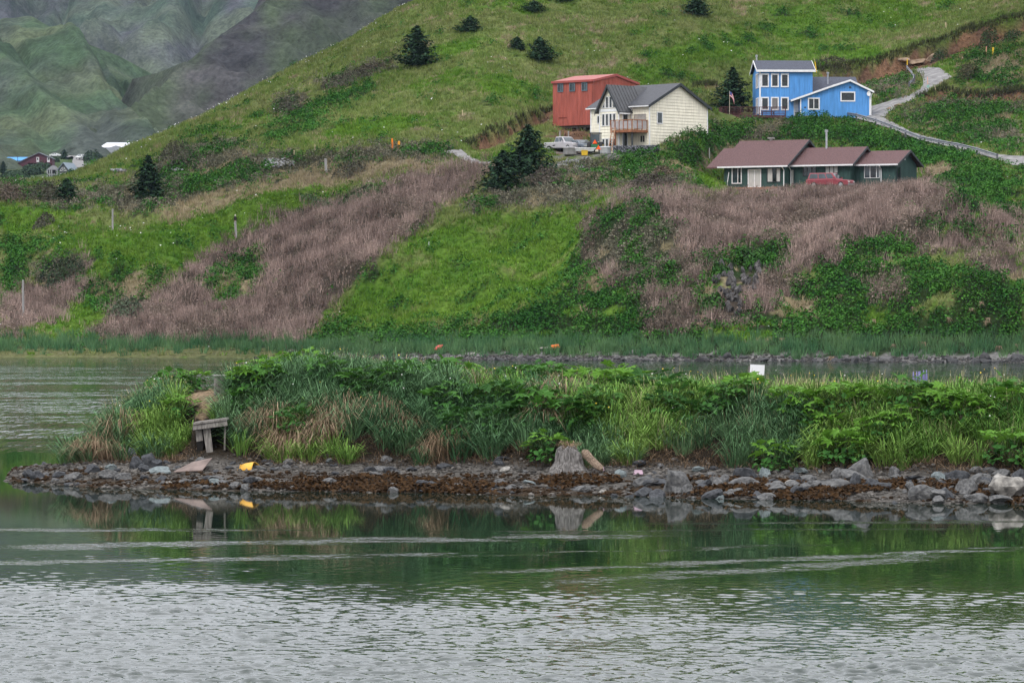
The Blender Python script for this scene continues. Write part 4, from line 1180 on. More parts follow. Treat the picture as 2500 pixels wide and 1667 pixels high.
# ================================================================== green house
def green_house():
    h = empty('dark_green_house', GREEN, GREEN_A, 'long low dark green house with brown stepped roofs', 'house')
    M = mat('green_stain', (.030, .066, .058), .75, .18, 2.5, stretch=(6, 6, .4))
    R = mat('brown_shingle', (.10, .055, .055), .85, .35, 14)
    def sect(x0, x1, y0, half, ze, rise, oh=.55, back=None, wallx1=None):
        y1 = y0 + 2 * half
        MB().box(x0, x1, y0, y1, -.6, ze).build('wall', M, h)
        MB().prism([(x1, y0, ze), (x1, y1, ze), (x1, y0 + half, ze + rise)], (-(x1 - x0), 0, 0)).build('gable_wall', M, h)
        mb = MB()
        for a in np.arange(x0 + .15, x1, .35):
            mb.box(a - .02, a + .02, y0 - .02, y0, 0, ze - .1)
        for a in np.arange(y0 + .15, y1, .35):
            mb.box(x1, x1 + .02, a - .02, a + .02, 0, gable_h(a, y0, y1, ze, ze + rise) - .1)
        b_ = mb.build('siding_batten', M, h); b_['kind'] = 'stuff'
        s = rise / half
        zz = ze - oh * s + .18
        slab([(x0 - oh, y0 - oh, zz), (x1 + oh, y0 - oh, zz), (x1 + oh, y0 + half, ze + rise + .18), (x0 - oh, y0 + half, ze + rise + .18)], .14, 'roof', R, h)
        slab([(x0 - oh, y0 + half, ze + rise + .18), (x1 + oh, y0 + half, ze + rise + .18), (x1 + oh, y1 + oh, zz), (x0 - oh, y1 + oh, zz)], .14, 'roof', R, h)
        for ya, za, yb, zb in ((y0 - oh, zz, y0 + half, ze + rise + .18), (y0 + half, ze + rise + .18, y1 + oh, zz)):
            MB().prism([(x1 + oh + .002, ya, za + .01), (x1 + oh + .002, yb, zb + .01), (x1 + oh + .002, yb, zb - .26), (x1 + oh + .002, ya, za - .26)], (.05, 0, 0)).build('rake_board', M_DARKTRIM, h)
        for k in range(3):                                   # rafter tails under the rake
            t = .2 + k * .3
            MB().box(x1 + .03, x1 + oh - .02, y0 - oh + t * (half + oh), y0 - oh + t * (half + oh) + .12, zz + t * (rise + oh * s) - .34, zz + t * (rise + oh * s) - .16).build('rafter_tail', M_DARKTRIM, h)
        MB().box(x0 - oh, x1 + oh, y0 - oh - .1, y0 - oh - .003, zz - .16, zz + .0).build('gutter', M_WHITE, h)
    sect(0, 7.35, 0, 5.2, 2.45, 2.75)
    sect(7.35, 14.5, 1.3, 3.3, 2.5, 1.75)
    sect(14.5, 19.2, 2.6, 3.0, 2.45, 1.35)
    # lower lean-to roof at the left end
    slab([(-1.9, -.55, 2.28), (-.552, -.55, 2.28), (-.552, 3.9, 4.55), (-1.9, 3.9, 4.55)], .14, 'roof', R, h)
    slab([(-1.9, 3.9, 4.55), (-.552, 3.9, 4.55), (-.552, 9, 2.1), (-1.9, 9, 2.1)], .14, 'roof', R, h)
    window(h, ('f', -.02), .95, 2.15, .45, 2.35, gm=[M_GLASSB, M_GLASS], t=.09, mull=(.62,))
    window(h, ('f', -.02), 2.9, 4.5, .02, 2.0, gm=[M_CURT, M_CURT], t=.09, mull=(.5,), name='door')
    window(h, ('f', -.02), 5.2, 6.85, .55, 2.1, M_DARKTRIM, [M_CURT, M_GLASS, M_CURT], .07, (.42, .68))
    window(h, ('f', 1.28), 8.9, 10.5, 1.2, 2.35, M_DARKTRIM, [M_GLASS, M_GLASSB, M_GLASS], .06, (.33, .66))
    window(h, ('f', 1.28), 11.55, 13.1, 1.45, 2.38, M_DARKTRIM, [M_CURT] * 3, .06, (.33, .66))
    window(h, ('f', 1.28), 7.5, 7.85, .4, 1.95, M_DARKTRIM, M_CURT, .05)
    window(h, ('f', 2.58), 15.6, 17.4, .9, 2.3, gm=[M_GLASSB, M_GLASS, M_GLASSB], t=.05, mull=(.38, .8))
    window(h, ('r', 19.22), 3.0, 3.9, 0, 2.1, M_DARKTRIM, M_GLASS, .06, name='door')
    for x, y in ((7.25, -.12), (7.5, 1.18), (17.6, 2.48)):
        MB().tube((x, y - .5, 2.2), (x, y, 1.85), .055).tube((x, y, 1.85), (x, y, .05), .055).build('downspout', M_WHITE, h)
    MB().tube((10.3, 4.4, 3.9), (10.3, 4.4, 6.2), .12).tube((10.3, 4.4, 6.1), (10.3, 4.4, 6.35), .2).build('chimney_pipe', M_STEEL, h)
    MB().tube((3.2, 5.3, 5.0), (3.2, 5.3, 5.6), .18).box(2.9, 3.5, 5.0, 5.6, 5.55, 5.7).build('roof_vent', mat('vent_grey', (.3, .28, .27)), h)
    MB().box(19.24, 19.34, 4.9, 5.1, 2.9, 3.1).build('porch_light', M_WHITE, h)
    MB().box(19.24, 19.3, 2.5, 2.75, 2.2, 2.45).build('vent', M_WHITE, h)
    # terrace
    o = Matrix.Translation(GREEN) @ Matrix.Rotation(GREEN_A, 4, 'Z')
    t = empty('terrace', o @ Vector((0, 0, 0)), GREEN_A, 'orange brown plank terrace along the front of the dark green house', 'terrace')
    Wd = mat('terrace_wood', (.34, .15, .08), .7, .2, 3)
    for k in range(9):
        y = -.12 - k * .2
        MB().box(-1.4, 7.4, y - .19, y, -.07, -.02 - .002 * (k % 2)).build('plank', Wd, t)
    MB().box(-1.4, 7.4, -1.98, -1.93, -.32, -.03).build('edge_board', Wd, t)
    for x in np.linspace(-1.2, 7.2, 6):
        MB().box(x - .06, x + .06, -1.9, -1.78, -.7, -.08).build('post', Wd, t)
    # leaning white pole
    p = one('tube', (0, 0, 0), (.12, .3, 1.75), .04).build('white_pole', M_WHITE)
    p.location = o @ Vector((.55, -.5, -.02)); p.rotation_euler.z = GREEN_A
    tag(p, 'thin white pole leaning against the left end of the dark green house', 'pole')
    c = empty('wooden_chair', o @ Vector((-.9, -.9, -.02)), GREEN_A, 'weathered chair at the left end of the terrace', 'chair')
    CW = mat('weathered_grey_wood', (.12, .10, .085), .8)
    MB().box(-.25, .25, -.25, .25, .40, .45).build('seat', CW, c); MB().box(-.25, .25, .2, .26, .45, .95).build('backrest', CW, c)
    for x in (-.22, .22):
        for y in (-.22, .22):
            MB().box(x - .03, x + .03, y - .03, y + .03, 0, .40).build('leg', CW, c)
    return h
green_house()

# ================================================================== village in the valley
def village():
    GR = mat('village_grey', (.22, .235, .26), .8)
    # maroon gabled house
    p = vhit(85, 410); s = p.y / F                            # metres per photo pixel there
    h = empty('maroon_house', p, 0, 'maroon gabled house with two white doors in the valley village', 'house')
    M = mat('maroon_paint', (.085, .03, .042), .8, .15)
    X = lambda px: (px - 85) * s
    Z = lambda py: (410 - py) * s
    MB().prism([(X(45), 0, -1), (X(126), 0, -1), (X(126), 0, Z(386)), (X(95), 0, Z(373)), (X(45), 0, Z(396))], (0, 9, 0)).build('wall', M, h)
    RF = mat('village_roof', (.12, .125, .145), .7)
    slab([(X(43), -.6, Z(396.5)), (X(95), -.6, Z(372)), (X(95), 9.5, Z(372)), (X(43), 9.5, Z(396.5))], .3, 'roof', RF, h)
    slab([(X(95), -.6, Z(372)), (X(128), -.6, Z(386)), (X(128), 9.5, Z(386)), (X(95), 9.5, Z(372))], .3, 'roof', RF, h)
    WD = mat('village_white', (.55, .55, .57), .7)
    for a in (89, 115):
        d = MB().box(X(a), X(a + 6.5), -.12, 0, Z(396.5), Z(384)).build('door', WD, h)
        MB().box(X(a + 1.8), X(a + 4.6), -.2, -.12, Z(391), Z(385.5)).build('pane', M_GLASS, d)
    MB().box(X(67), X(125), -1.3, 0, Z(398.5), Z(396.6)).build('balcony', M, h)
    for a in (68, 82, 96, 110, 124):
        MB().box(X(a) - .1, X(a) + .1, -1.3, -1.15, -1, Z(398.5)).build('post', M, h)
    MB().box(X(70), X(100), -.06, 0, Z(408), Z(400)).build('garage_opening', M_DARKTRIM, h)
    # house with the bright blue roof
    p = vhit(25, 408); s = p.y / F
    h = empty('blue_roofed_house', p + Vector((0, 12, .8)), 0, 'pale house with a bright blue metal roof in the valley village', 'house')
    X = lambda px: (px - 25) * s; Z = lambda py: (408 - py) * s
    CR = mat('village_cream', (.42, .40, .36), .8)
    MB().box(X(-12), X(46), 0, 8, -2, Z(394)).build('wall', CR, h)
    MB().prism([(X(-12), 0, Z(394)), (X(-12), 8, Z(394)), (X(-12), 4, Z(386))], (X(46) - X(-12), 0, 0)).build('gable_wall', CR, h)
    BR = mat('blue_metal_roof', (.03, .22, .52), .5)
    slab([(X(-16), -.8, Z(394.5)), (X(56), -.8, Z(394.5)), (X(56), 4, Z(385)), (X(-8), 4, Z(385))], .25, 'roof', BR, h)
    slab([(X(-8), 4, Z(385)), (X(56), 4, Z(385)), (X(56), 8.8, Z(394.5)), (X(-16), 8.8, Z(394.5))], .25, 'roof', BR, h)
    for a in (0, 17, 38):
        window(h, ('f', 0), X(a), X(a + 5), Z(402), Z(396), t=.12)
    MB().box(X(33.5) - .08, X(33.5) + .08, -1.5, -1.34, -2, Z(384)).build('post', M_DARKTRIM, h)
    # small dark house with arched gable windows
    p = vhit(154, 434); s = p.y / F
    h = empty('dark_gabled_house', p, 0, 'small dark house with white framed gable windows near the valley road', 'house')
    X = lambda px: (px - 154) * s; Z = lambda py: (434 - py) * s
    M = mat('village_dark', (.07, .075, .078), .8); T = mat('village_teal', (.03, .075, .085), .8)
    MB().prism([(X(142), 0, -1.5), (X(166), 0, -1.5), (X(166), 0, Z(414)), (X(154), 0, Z(398)), (X(142), 0, Z(414))], (X(18 + 154), 9, 0)).build('wall', M, h)
    MB().prism([(X(166.1), 0, -1.5), (X(183.6), 9, -1.5), (X(183.6), 9, Z(412)), (X(166.1), 0, Z(414))], (.1, 0, 0)).build('side_wall', T, h)
    BR = mat('village_blue_roof', (.16, .20, .24), .6)
    slab([(X(154), -.5, Z(396.6)), (X(168), -.5, Z(415)), (X(184), 9, Z(413)), (X(172), 9, Z(396))], .25, 'roof', BR, h)
    slab([(X(140), -.5, Z(415)), (X(154), -.5, Z(396.6)), (X(172), 9, Z(396)), (X(158), 9, Z(414))], .25, 'roof', BR, h)
    for a in (145.2, 155.6):
        window(h, ('f', 0), X(a), X(a + 7.2), Z(432), Z(423.5), WD, M_GLASS, .16)
    for a, b in ((152.5, 145.4), (155.7, 162.8)):
        f = MB().prism([(X(a), -.07, Z(417.5)), (X(b), -.07, Z(417.5)), (X(a), -.07, Z(407.5))], (0, .06, 0)).build('window', WD, h)
        c = (a * 2 + b) / 3
        g = lambda q, k: c + (q - c) * k
        MB().prism([(X(g(a, .55)), -.09, Z(416.3)), (X(g(b, .55)), -.09, Z(416.3)), (X(g(a, .55)), -.09, Z(410.5))], (0, .015, 0)).build('pane', M_GLASS, f)
    g = empty('gazebo', vhit(128, 434), 0, 'grey roofed gazebo with pale posts left of the small dark house', 'gazebo')
    X = lambda px: (px - 128) * s
    MB().add([(X(113), 0, Z(415)), (X(142), 0, Z(415)), (X(142), 5, Z(415)), (X(113), 5, Z(415)), (X(124), 2.5, Z(404)), (X(133), 2.5, Z(404))],
             [(0, 1, 5, 4), (1, 2, 5), (2, 3, 4, 5), (3, 0, 4), (0, 3, 2, 1)]).build('roof', mat('gazebo_roof', (.11, .11, .115)), g)
    for a in (115, 121, 126, 137, 140.5):
        MB().box(X(a) - .14, X(a) + .14, .1, .38, -.5, Z(415)).build('post', mat('village_pale', (.38, .38, .40)), g)
    MB().box(X(114), X(141), .1, .2, Z(427), Z(425)).build('hand_rail', mat('village_pale'  , (.38, .38, .40)), g)
    MB().box(X(115), X(140), 1.5, 4.5, -1, Z(416)).build('core_wall', mat('gazebo_wall', (.09, .09, .095)), g)
    # long grey building with the white roof
    p = vhit(270, 382) ; s = p.y / F
    h = empty('white_roofed_building', p, 0, 'long grey building with a white roof partly behind the grassy slope', 'building')
    X = lambda px: (px - 270) * s; Z = lambda py: (382 - py) * s
    MB().box(X(247), X(345), 0, 12, -2, Z(360)).build('wall', GR, h)
    MB().prism([(X(251), -3, -2), (X(305), -3, -2), (X(305), -3, Z(362)), (X(285), -3, Z(356.5)), (X(251), -3, Z(368))], (0, 3, 0)).build('porch_wall', mat('village_grey_light', (.27, .285, .31), .8), h)
    WR = mat('white_metal_roof', (.52, .53, .57), .5)
    slab([(X(244), -1, Z(360)), (X(345), -1, Z(360)), (X(345), 7, Z(346.5)), (X(256), 7, Z(346.5))], .3, 'roof', WR, h)
    slab([(X(256), 7, Z(346.5)), (X(345), 7, Z(346.5)), (X(345), 14, Z(358)), (X(246), 14, Z(358))], .3, 'roof', WR, h)
    for a, zz in ((254, 372), (276, 372)):
        window(h, ('f', -3.01), X(a), X(a + 7), Z(379), Z(372), mat('village_frame', (.12, .12, .13)), M_GLASS, .12)
    for a in (249, 255):
        window(h, ('f', -.01), X(a), X(a + 4), Z(366), Z(362), mat('village_frame', (.12, .12, .13)), M_GLASS, .1)
    # fence by it
    f = empty('slatted_fence', vhit(240, 380), 0, 'pale wooden fence beside the white roofed building', 'fence')
    for k in range(7):
        MB().box((k - 3) * .55 - .06, (k - 3) * .55 + .06, 0, .1, -.5, 1.7 + .2 * (k % 2)).build('slat', mat('village_pale', (.38, .38, .40)), f)
    MB().box(-1.9, 1.9, .1, .16, .9, 1.05).build('rail', mat('village_pale', (.38, .38, .40)), f)
village()
# valley road
vl = [(166, 392), (190, 384), (208, 386), (203, 400), (207, 416)]; vr = [(150, 388), (170, 384), (180, 392), (176, 402), (182, 418)]
V = []
for a, b in zip(lerp_line(vl, 24), lerp_line(vr, 24)):
    pa, pb = vhit(*a), vhit(*b)
    for t in np.linspace(0, 1, 5):
        q = pa.lerp(pb, t); V.append((q.x, q.y, float(valley_z(np.array([q.x]), np.array([q.y]))[0]) + 1.1))
ii = np.arange(120).reshape(24, 5)
tag(link_mesh('valley_road', np_mesh('valley_road', np.array(V), np.stack([ii[:-1, :-1], ii[1:, :-1], ii[1:, 1:], ii[:-1, 1:]], -1).reshape(-1, 4), None, True), road_mat), kind='structure')
# ================================================================== hillside vegetation (uncountable: one object per kind of plant)
M_LEAF = attr_mat('foliage', .10, .75)
M_DRY = attr_mat('dry_stalks', .15, .9)
def inside_sites(x, y):
    bad = np.zeros(x.shape, bool)
    for o, a, x0, x1, y0, y1 in ((GREEN, GREEN_A, -1.5, 19.6, -2.1, 11), (CREAM, CREAM_A, -9.2, .3, -.2, 10.2), (CREAM, CREAM_A, -6, .2, -2.9, 0), (BLUE, BLUE_A, -.3, 14, -1.2, 9), (BLUE, BLUE_A, -5, 3, -2.4, 4), (RED, RED_A, -6.1, .2, -.1, 8.7)):
        c, s = math.cos(a), math.sin(a)
        lx = (x - o.x) * c + (y - o.y) * s; ly = -(x - o.x) * s + (y - o.y) * c
        bad |= (lx > x0) & (lx < x1) & (ly > y0) & (ly < y1)
    return bad
RAILS = [[(2027, 281), (2091, 290), (2138, 303), (2175, 317), (2211, 331), (2247, 345), (2292, 355), (2338, 363), (2385, 374), (2435, 390)], [(2215, 172), (2226, 184), (2233, 195), (2231, 204), (2220, 213)]]
CLEAR = [[(1750, 262), (1918, 262), (1918, 290), (1840, 296), (1750, 302)], [(1747, 655), (1800, 650), (1812, 740), (1800, 790), (1776, 780), (1752, 720)], [(1800, 668), (1848, 656), (1868, 662), (1845, 712), (1808, 715)], [(1488, 346), (1612, 343), (1614, 374), (1490, 384)], [(1735, 452), (1918, 452), (1918, 474), (1735, 476)], [(1355, 362), (1490, 362), (1490, 388), (1355, 392)]]
def road_mask(px, py, grow=0):
    b = np.zeros(px.shape, bool)
    for pl in ROADPOLY:
        b |= in_poly(px, py + grow, pl)
        b |= in_poly(px, py, pl)
    for g in CLEAR: b |= in_poly(px, py, g)
    for g in RAILS:
        b |= in_poly(px, py, [(a, q - 10) for a, q in g] + [(a, q + 9) for a, q in g[::-1]])
    return b

NT = 98000
sY = 304 + (520 - 304) * np.sqrt(RNG.random(NT) * (1 - .34) + .34) if False else np.sqrt(RNG.random(NT) * (512 ** 2 - 304 ** 2) + 304 ** 2)
sP = RNG.random(NT) * 2760 - 130
sX = (sP - CX) / F * sY
sZ = zt(sX, sY)
px, py = proj(sX, sY, sZ)
ok = (sZ > .12) & (py > -150) & ~inside_sites(sX, sY) & ~road_mask(px, py)
sX, sY, sZ, px, py = (a[ok] for a in (sX, sY, sZ, px, py))
sS = species(sX, sY, sZ, 9.0)

def tuft_blades(sel, n, h, w, lean, spread, jit=.5, dark=1.0, updir=None):
    x, y, z, s = sX[sel], sY[sel], sZ[sel], sS[sel]
    m = len(x)
    if m == 0: return None
    c = np.repeat(tint(s, x, y, jit), n, axis=0) * (1 + (RNG.random((m * n, 1)) - .5) * .5) * dark
    sc_ = np.repeat(.7 + .6 * fbm(x * .3 + 7, y * .3, 3) + (RNG.random(m) - .5) * .3, n)
    a = RNG.random(m * n) * 2 * np.pi; r = np.sqrt(RNG.random(m * n)) * spread
    bx = np.repeat(x, n) + np.cos(a) * r; by = np.repeat(y, n) + np.sin(a) * r
    bz = zt(bx, by) - .05
    hh = (h[0] + (h[1] - h[0]) * RNG.random(m * n)) * sc_
    return far_blades(np.c_[bx, by, bz], hh, (w * 1.35 * (.7 + .6 * RNG.random(m * n))), a + RNG.normal(size=m * n) * .6, lean * (.3 + RNG.random(m * n)) * sc_, c)

def tuft_leaves(sel, n, rad, hgt, size, jit=.5, flat=.9):
    x, y, z, s = sX[sel], sY[sel], sZ[sel], sS[sel]
    m = len(x)
    if m == 0: return None
    c = np.repeat(tint(s, x, y, jit), n, axis=0) * (1 + (RNG.random((m * n, 1)) - .5) * .6)
    sc_ = np.repeat(.6 + .9 * fbm(x * .4 + 70, y * .4, 3) + (RNG.random(m) - .5) * .4, n)
    a = RNG.random(m * n) * 2 * np.pi; t = np.sqrt(RNG.random(m * n))
    bx = np.repeat(x, n) + np.cos(a) * t * rad * sc_; by = np.repeat(y, n) + np.sin(a) * t * rad * sc_
    bz = zt(bx, by) + hgt * sc_ * np.sqrt(np.maximum(1 - t * t, 0.02)) * (.55 + .45 * RNG.random(m * n))
    nr = np.c_[np.cos(a) * t, np.sin(a) * t, np.full(m * n, flat)] + RNG.normal(size=(m * n, 3)) * .35
    return leaves(np.c_[bx, by, bz], size * (.6 + .8 * RNG.random(m * n)), nr, c)

def stuff(name, parts, m, label, cat):
    V, T, C = cat_geo([p for p in parts if p is not None])
    o = link_mesh(name, np_mesh(name, V, T, C), m)
    return tag(o, label, cat, None, 'stuff')

r = RNG.random(len(sX))
stuff('hill_grass', [tuft_blades((sS == 0), 9, (.3, .6), .075, .28, .30, .5),
                     tuft_blades((sS == 3), 9, (.25, .5), .085, .25, .30, .5),
                     tuft_blades((sS == 8), 9, (.3, .65), .065, .28, .30, .5),
                     tuft_leaves((sS == 3) & (r < .5), 3, .3, .25, .10),
                     tuft_leaves((sS == 0) & (r < .3), 3, .3, .25, .09),
                     tuft_blades((sS == 7), 5, (.12, .25), .06, .1, .35, .5)], M_LEAF, 'yellowish green grass covering the hillside', 'grass')
stuff('dry_reeds', [tuft_blades((sS == 1), 11, (.5, 1.25), .045, .36, .36, .9), tuft_leaves((sS == 1) & (r < .7), 11, .46, .95, .055, .9, .2)], M_DRY, 'pinkish brown dry stalks in large patches on the slope', 'dry stalks')
stuff('leafy_ground_cover', [tuft_leaves((sS == 2), 17, .48, .80, .115, .6), tuft_blades((sS == 2) & (r < .25), 4, (.5, .9), .05, .3, .3, .6)], M_LEAF, 'dark green leafy plants covering the lower bank', 'ground cover')
stuff('grey_scrub', [tuft_leaves((sS == 4), 12, .42, .7, .095, .6, .5), tuft_blades((sS == 4), 3, (.5, .95), .035, .3, .3, .6)], M_LEAF, 'greyish green scrub between the meadows', 'scrub')
stuff('shore_grass', [tuft_blades((sS == 5), 16, (.5, .95), .055, .3, .32, .5)], M_LEAF, 'blue green tall grass along the far shore', 'grass')
stuff('brown_brush', [tuft_leaves((sS == 10), 14, .48, .95, .085, .6, .3), tuft_blades((sS == 10), 5, (.6, 1.15), .035, .4, .3, .6)], M_DRY, 'brown bushy brush on the steep right bank', 'brush')
# plants on the bare banks
stuff('bank_weeds', [tuft_leaves((sS == 6) & (r < .22), 6, .3, .3, .1, .5)], M_LEAF, 'sparse weeds on the bare earth banks', 'weeds')
print('TUFTS', len(sX))

# turf edge hanging over each cut bank
parts = []
for (line, hgt), w in zip(CUTS, CUTW):
    xs = np.array([p[0] for p in w]); ys = np.array([p[1] for p in w])
    n = int((xs[-1] - xs[0]) * 120)
    x = xs[0] + RNG.random(n) * (xs[-1] - xs[0])
    yb = np.interp(x, xs, ys)
    y = yb + .2 + RNG.random(n) * .9 - (fbm(x * .35, yb * .05) - .5) * 1.6
    z = zt(x, y) + .1
    c = np.array([.030, .024, .018]) * (.6 + RNG.random((n, 1)) * 1.1)
    up = RNG.random(n) < .4
    h = np.where(up, .3 + RNG.random(n) * .4, -(.3 + RNG.random(n) * .9) * hgt * .55)
    c = np.where(up[:, None], np.array([.075, .085, .04]) * (.6 + RNG.random((n, 1))), c)
    parts.append(blades(np.c_[x, y, z], h, .07 + RNG.random(n) * .05, np.full(n, -1.57) + RNG.normal(size=n) * .6, .25 + RNG.random(n) * .4, c))
stuff('turf_edge', parts, M_DRY, 'dark ragged turf hanging over the raw earth cuts', 'turf')

# white flower heads scattered over the upper slope
sel = ((sS == 0) | (sS == 3)) & (RNG.random(len(sX)) < .016 * (fbm(sX * .1 + 33, sY * .1, 3) > .55) + .001)
x, y = sX[sel], sY[sel]; n = len(x)
stuff('wild_flowers', [leaves(np.c_[x, y, zt(x, y) + .45 + RNG.random(n) * .3], .05 + RNG.random(n) * .06, np.c_[np.zeros(n), np.full(n, -.35), np.ones(n)] + RNG.normal(size=(n, 3)) * .2, np.full((n, 3), .6) * (.7 + .5 * RNG.random((n, 1))), 1.0)],
      M_LEAF, 'white flower heads dotted over the green slope', 'flowers')

n = 85
cp = 330 + RNG.random(n) * 660
cy = np.interp(cp, [325, 401, 500, 600, 701, 799, 905, 986], [357, 315, 268, 222, 168, 115, 58, 8]) + np.abs(RNG.normal(size=n)) * 12 + 1
cw = np.array([tuple(hit(a, b)) for a, b in zip(cp, cy)])
stuff('ridge_flowers', [leaves(cw + np.c_[np.zeros(n), np.zeros(n), .35 + .2 * RNG.random(n)], .04 + RNG.random(n) * .07, np.c_[np.zeros(n), np.full(n, -.5), np.ones(n)] + RNG.normal(size=(n, 3)) * .2, np.full((n, 3), .5) * (.6 + .6 * RNG.random((n, 1))), 1.0)],
      M_LEAF, 'white flower heads along the ridge line of the hill', 'flowers')

# straw coloured dead tussocks on the right bank
parts = []
for cx_, cy_ in ((1998, 706), (2050, 730), (2228, 760), (2115, 800), (2132, 790), (2315, 785), (2395, 752), (2405, 795), (2130, 870), (2180, 850), (2435, 855), (2480, 850), (1908, 835), (1710, 780), (1705, 800), (1730, 810), (2372, 765), (2410, 790), (2250, 845), (2030, 880)):
    p = hit(cx_, cy_); n = 26
    a = RNG.random(n) * 6.28; rr = RNG.random(n) * .3
    parts.append(blades(np.c_[p.x + np.cos(a) * rr, p.y + np.sin(a) * rr - .4, np.full(n, p.z + .35)], -.1 - RNG.random(n) * .5, np.full(n, .035), np.full(n, -1.57) + RNG.normal(size=n), .3 + RNG.random(n) * .3,
                 np.array([.27, .20, .14]) * (.4 + .9 * RNG.random((n, 1)))))
stuff('dead_tussocks', parts, M_DRY, 'straw coloured dead grass tussocks on the right bank', 'dead grass')

# ================================================================== trees
M_NEEDLE = attr_mat('needles', .1, .85)
M_BARK = mat('bark', (.05, .038, .03), .95, .3, 6)
def spruce(px, ybase, ytop, wpx, label, dark=1.0, lean=0.0, base=None, full=1.0):
    b = base if base is not None else hit(px, ybase)
    k = b.y / F
    Ht, Rd = (ybase - ytop) * k, wpx * k * .66
    t = empty('spruce_tree', b - Vector((0, 0, .15)), 0, label, 'tree', 'spruce trees on the slopes')
    MB().tube((0, 0, -.2), (lean * .6, 0, Ht * .9), Ht * .03, .02).build('trunk', M_BARK, t)
    cen, siz, nr, cl = [], [], [], []
    nw = max(11, int(16 * full)); up = RNG.random(24) * .5 + .72
    for i in range(nw):
        f = i / (nw - 1)
        z0 = Ht * (.07 + .9 * f)
        rr = Rd * (1 - f) ** .62 * (.78 + .44 * RNG.random()) + .1
        nb = int(7 + 5 * (1 - f))
        for j in range(nb):
            az = 2 * math.pi * (j + RNG.random() * .9) / nb + i
            L = rr * up[int((az % 6.283) / 6.283 * 23)] * (.7 + .5 * RNG.random())
            ns = max(5, int(13 * L / max(Rd, .3)) + 4)
            for s_ in range(ns):
                u = (s_ + .6) / ns
                zz = z0 - .16 * L * u + .28 * L * u * u + RNG.normal() * .03 * Ht * .3
                w_ = .16 * L * (1.1 - u) + .05
                cen.append((math.cos(az) * L * u + RNG.normal() * w_ + lean * f, math.sin(az) * L * u + RNG.normal() * w_, zz + RNG.normal() * .06))
                siz.append((.24 + .2 * RNG.random()) * (Ht / 5) ** .5 * (1.1 - .3 * u))
                nr.append((math.cos(az) * .35 + RNG.normal() * .35, math.sin(az) * .35 + RNG.normal() * .35, 1.0))
                cl.append(np.array([.022, .046, .024]) * (.4 + 1.4 * RNG.random()) * dark if RNG.random() > .06 else np.array([.045, .055, .022]) * dark)
    V, T, C = leaves(np.array(cen), np.array(siz), np.array(nr), np.array(cl), .45)
    link_mesh('crown', np_mesh('crown', V, T, C), M_NEEDLE, t)
    return t
for a in [
 (362, 488, 380, 72, 'lone spruce on the lower left slope, between two leaning poles'),
 (1018, 162, 62, 76, 'large leaning spruce high on the middle of the grassy hill'),
 (1148, 77, 38, 56, 'low slanted spruce just right of the large hilltop spruce'),
 (1262, 122, 90, 36, 'smallest spruce of the pair above the red building'),
 (1317, 147, 90, 66, 'broader right spruce of the pair above the red building'),
 (1701, 37, -14, 60, 'spruce at the top edge above the blue house'),
 (1290, 428, 303, 118, 'big dense spruce left of the parked cars'),
 (1228, 470, 368, 100, 'dark spruce with spreading lower branches in the dry stalks'),
 (1789, 278, 165, 84, 'spruce standing behind the flagpole beside the blue house'),
 (163, 488, 434, 50, 'stunted spruce beside the grey scrub near the left edge'),
]:
    spruce(*a[:4], a[4], full=1.25 if a[3] > 90 else 1.0)
spruce(1303, 28, 2, 70, 'wide low spruce at the top edge left of the middle', full=.9)
spruce(1378, 4, -18, 40, 'spruce tip barely showing at the top edge')
for a in [(157, 390, 364, 22, 'dark spruce by the village road'), (71, 384, 369, 12, 'small spruce behind the maroon house'), (8, 423, 393, 17, 'spruce at the left edge beside the blue roofed house')]:
    spruce(*a[:4], a[4], base=vhit(a[0], a[1]), full=.8)

# ------------------------------------------------------------------ shrubs one can pick out
def shrub(name, px, py, wpx, hpx, label, c1, c2, n=700, leaf=.11, base=None, cat='shrub', twigs=60):
    b = base if base is not None else hit(px, py)
    k = b.y / F
    R_, H_ = wpx * k * .5, hpx * k
    t = empty(name, b - Vector((0, 0, .1)), 0, label, cat, 'shrubs on the hillside')
    a = RNG.random(n) * 6.283; u = np.sqrt(RNG.random(n))
    lump = .75 + .5 * fbm(np.cos(a) * 2 + px, np.sin(a) * 2 + u * 2, 3)
    x = np.cos(a) * u * R_ * lump; y = np.sin(a) * u * R_ * .75 * lump
    z = H_ * np.sqrt(np.maximum(1.02 - u * u, .05)) * lump * (.35 + .65 * RNG.random(n) ** .5)
    z = z + zt(b.x + x, b.y + y) - b.z if base is None else z
    f = RNG.random((n, 1)) * .6 + .4 * fbm(x * 1.2 + px, z * 1.2, 3)[:, None]
    C = (np.array(c1) * (1 - f) + np.array(c2) * f)
    nr = np.c_[np.cos(a) * u, np.sin(a) * u, np.full(n, .7)] + RNG.normal(size=(n, 3)) * .4
    V, T, C = leaves(np.c_[x, y, z], leaf * (.6 + .8 * RNG.random(n)), nr, C)
    link_mesh('foliage', np_mesh('foliage', V, T, C), M_LEAF, t)
    m = twigs; a = RNG.random(m) * 6.283; u = RNG.random(m) * .7
    bx, by = np.cos(a) * u * R_ * .6, np.sin(a) * u * R_ * .5
    bz = (zt(b.x + bx, b.y + by) - b.z) if base is None else np.zeros(m)
    V, T, C = blades(np.c_[bx, by, bz], H_ * (.8 + .45 * RNG.random(m)), np.full(m, .03), a, R_ * .35 * RNG.random(m), np.array([.10, .085, .07]) * (.6 + .8 * RNG.random((m, 1))))
    link_mesh('twigs', np_mesh('twigs', V, T, C), M_DRY, t)
    return t
GB, GB2 = (.045, .048, .034), (.105, .10, .075)
GN, GN2 = (.028, .06, .028), (.07, .115, .05)
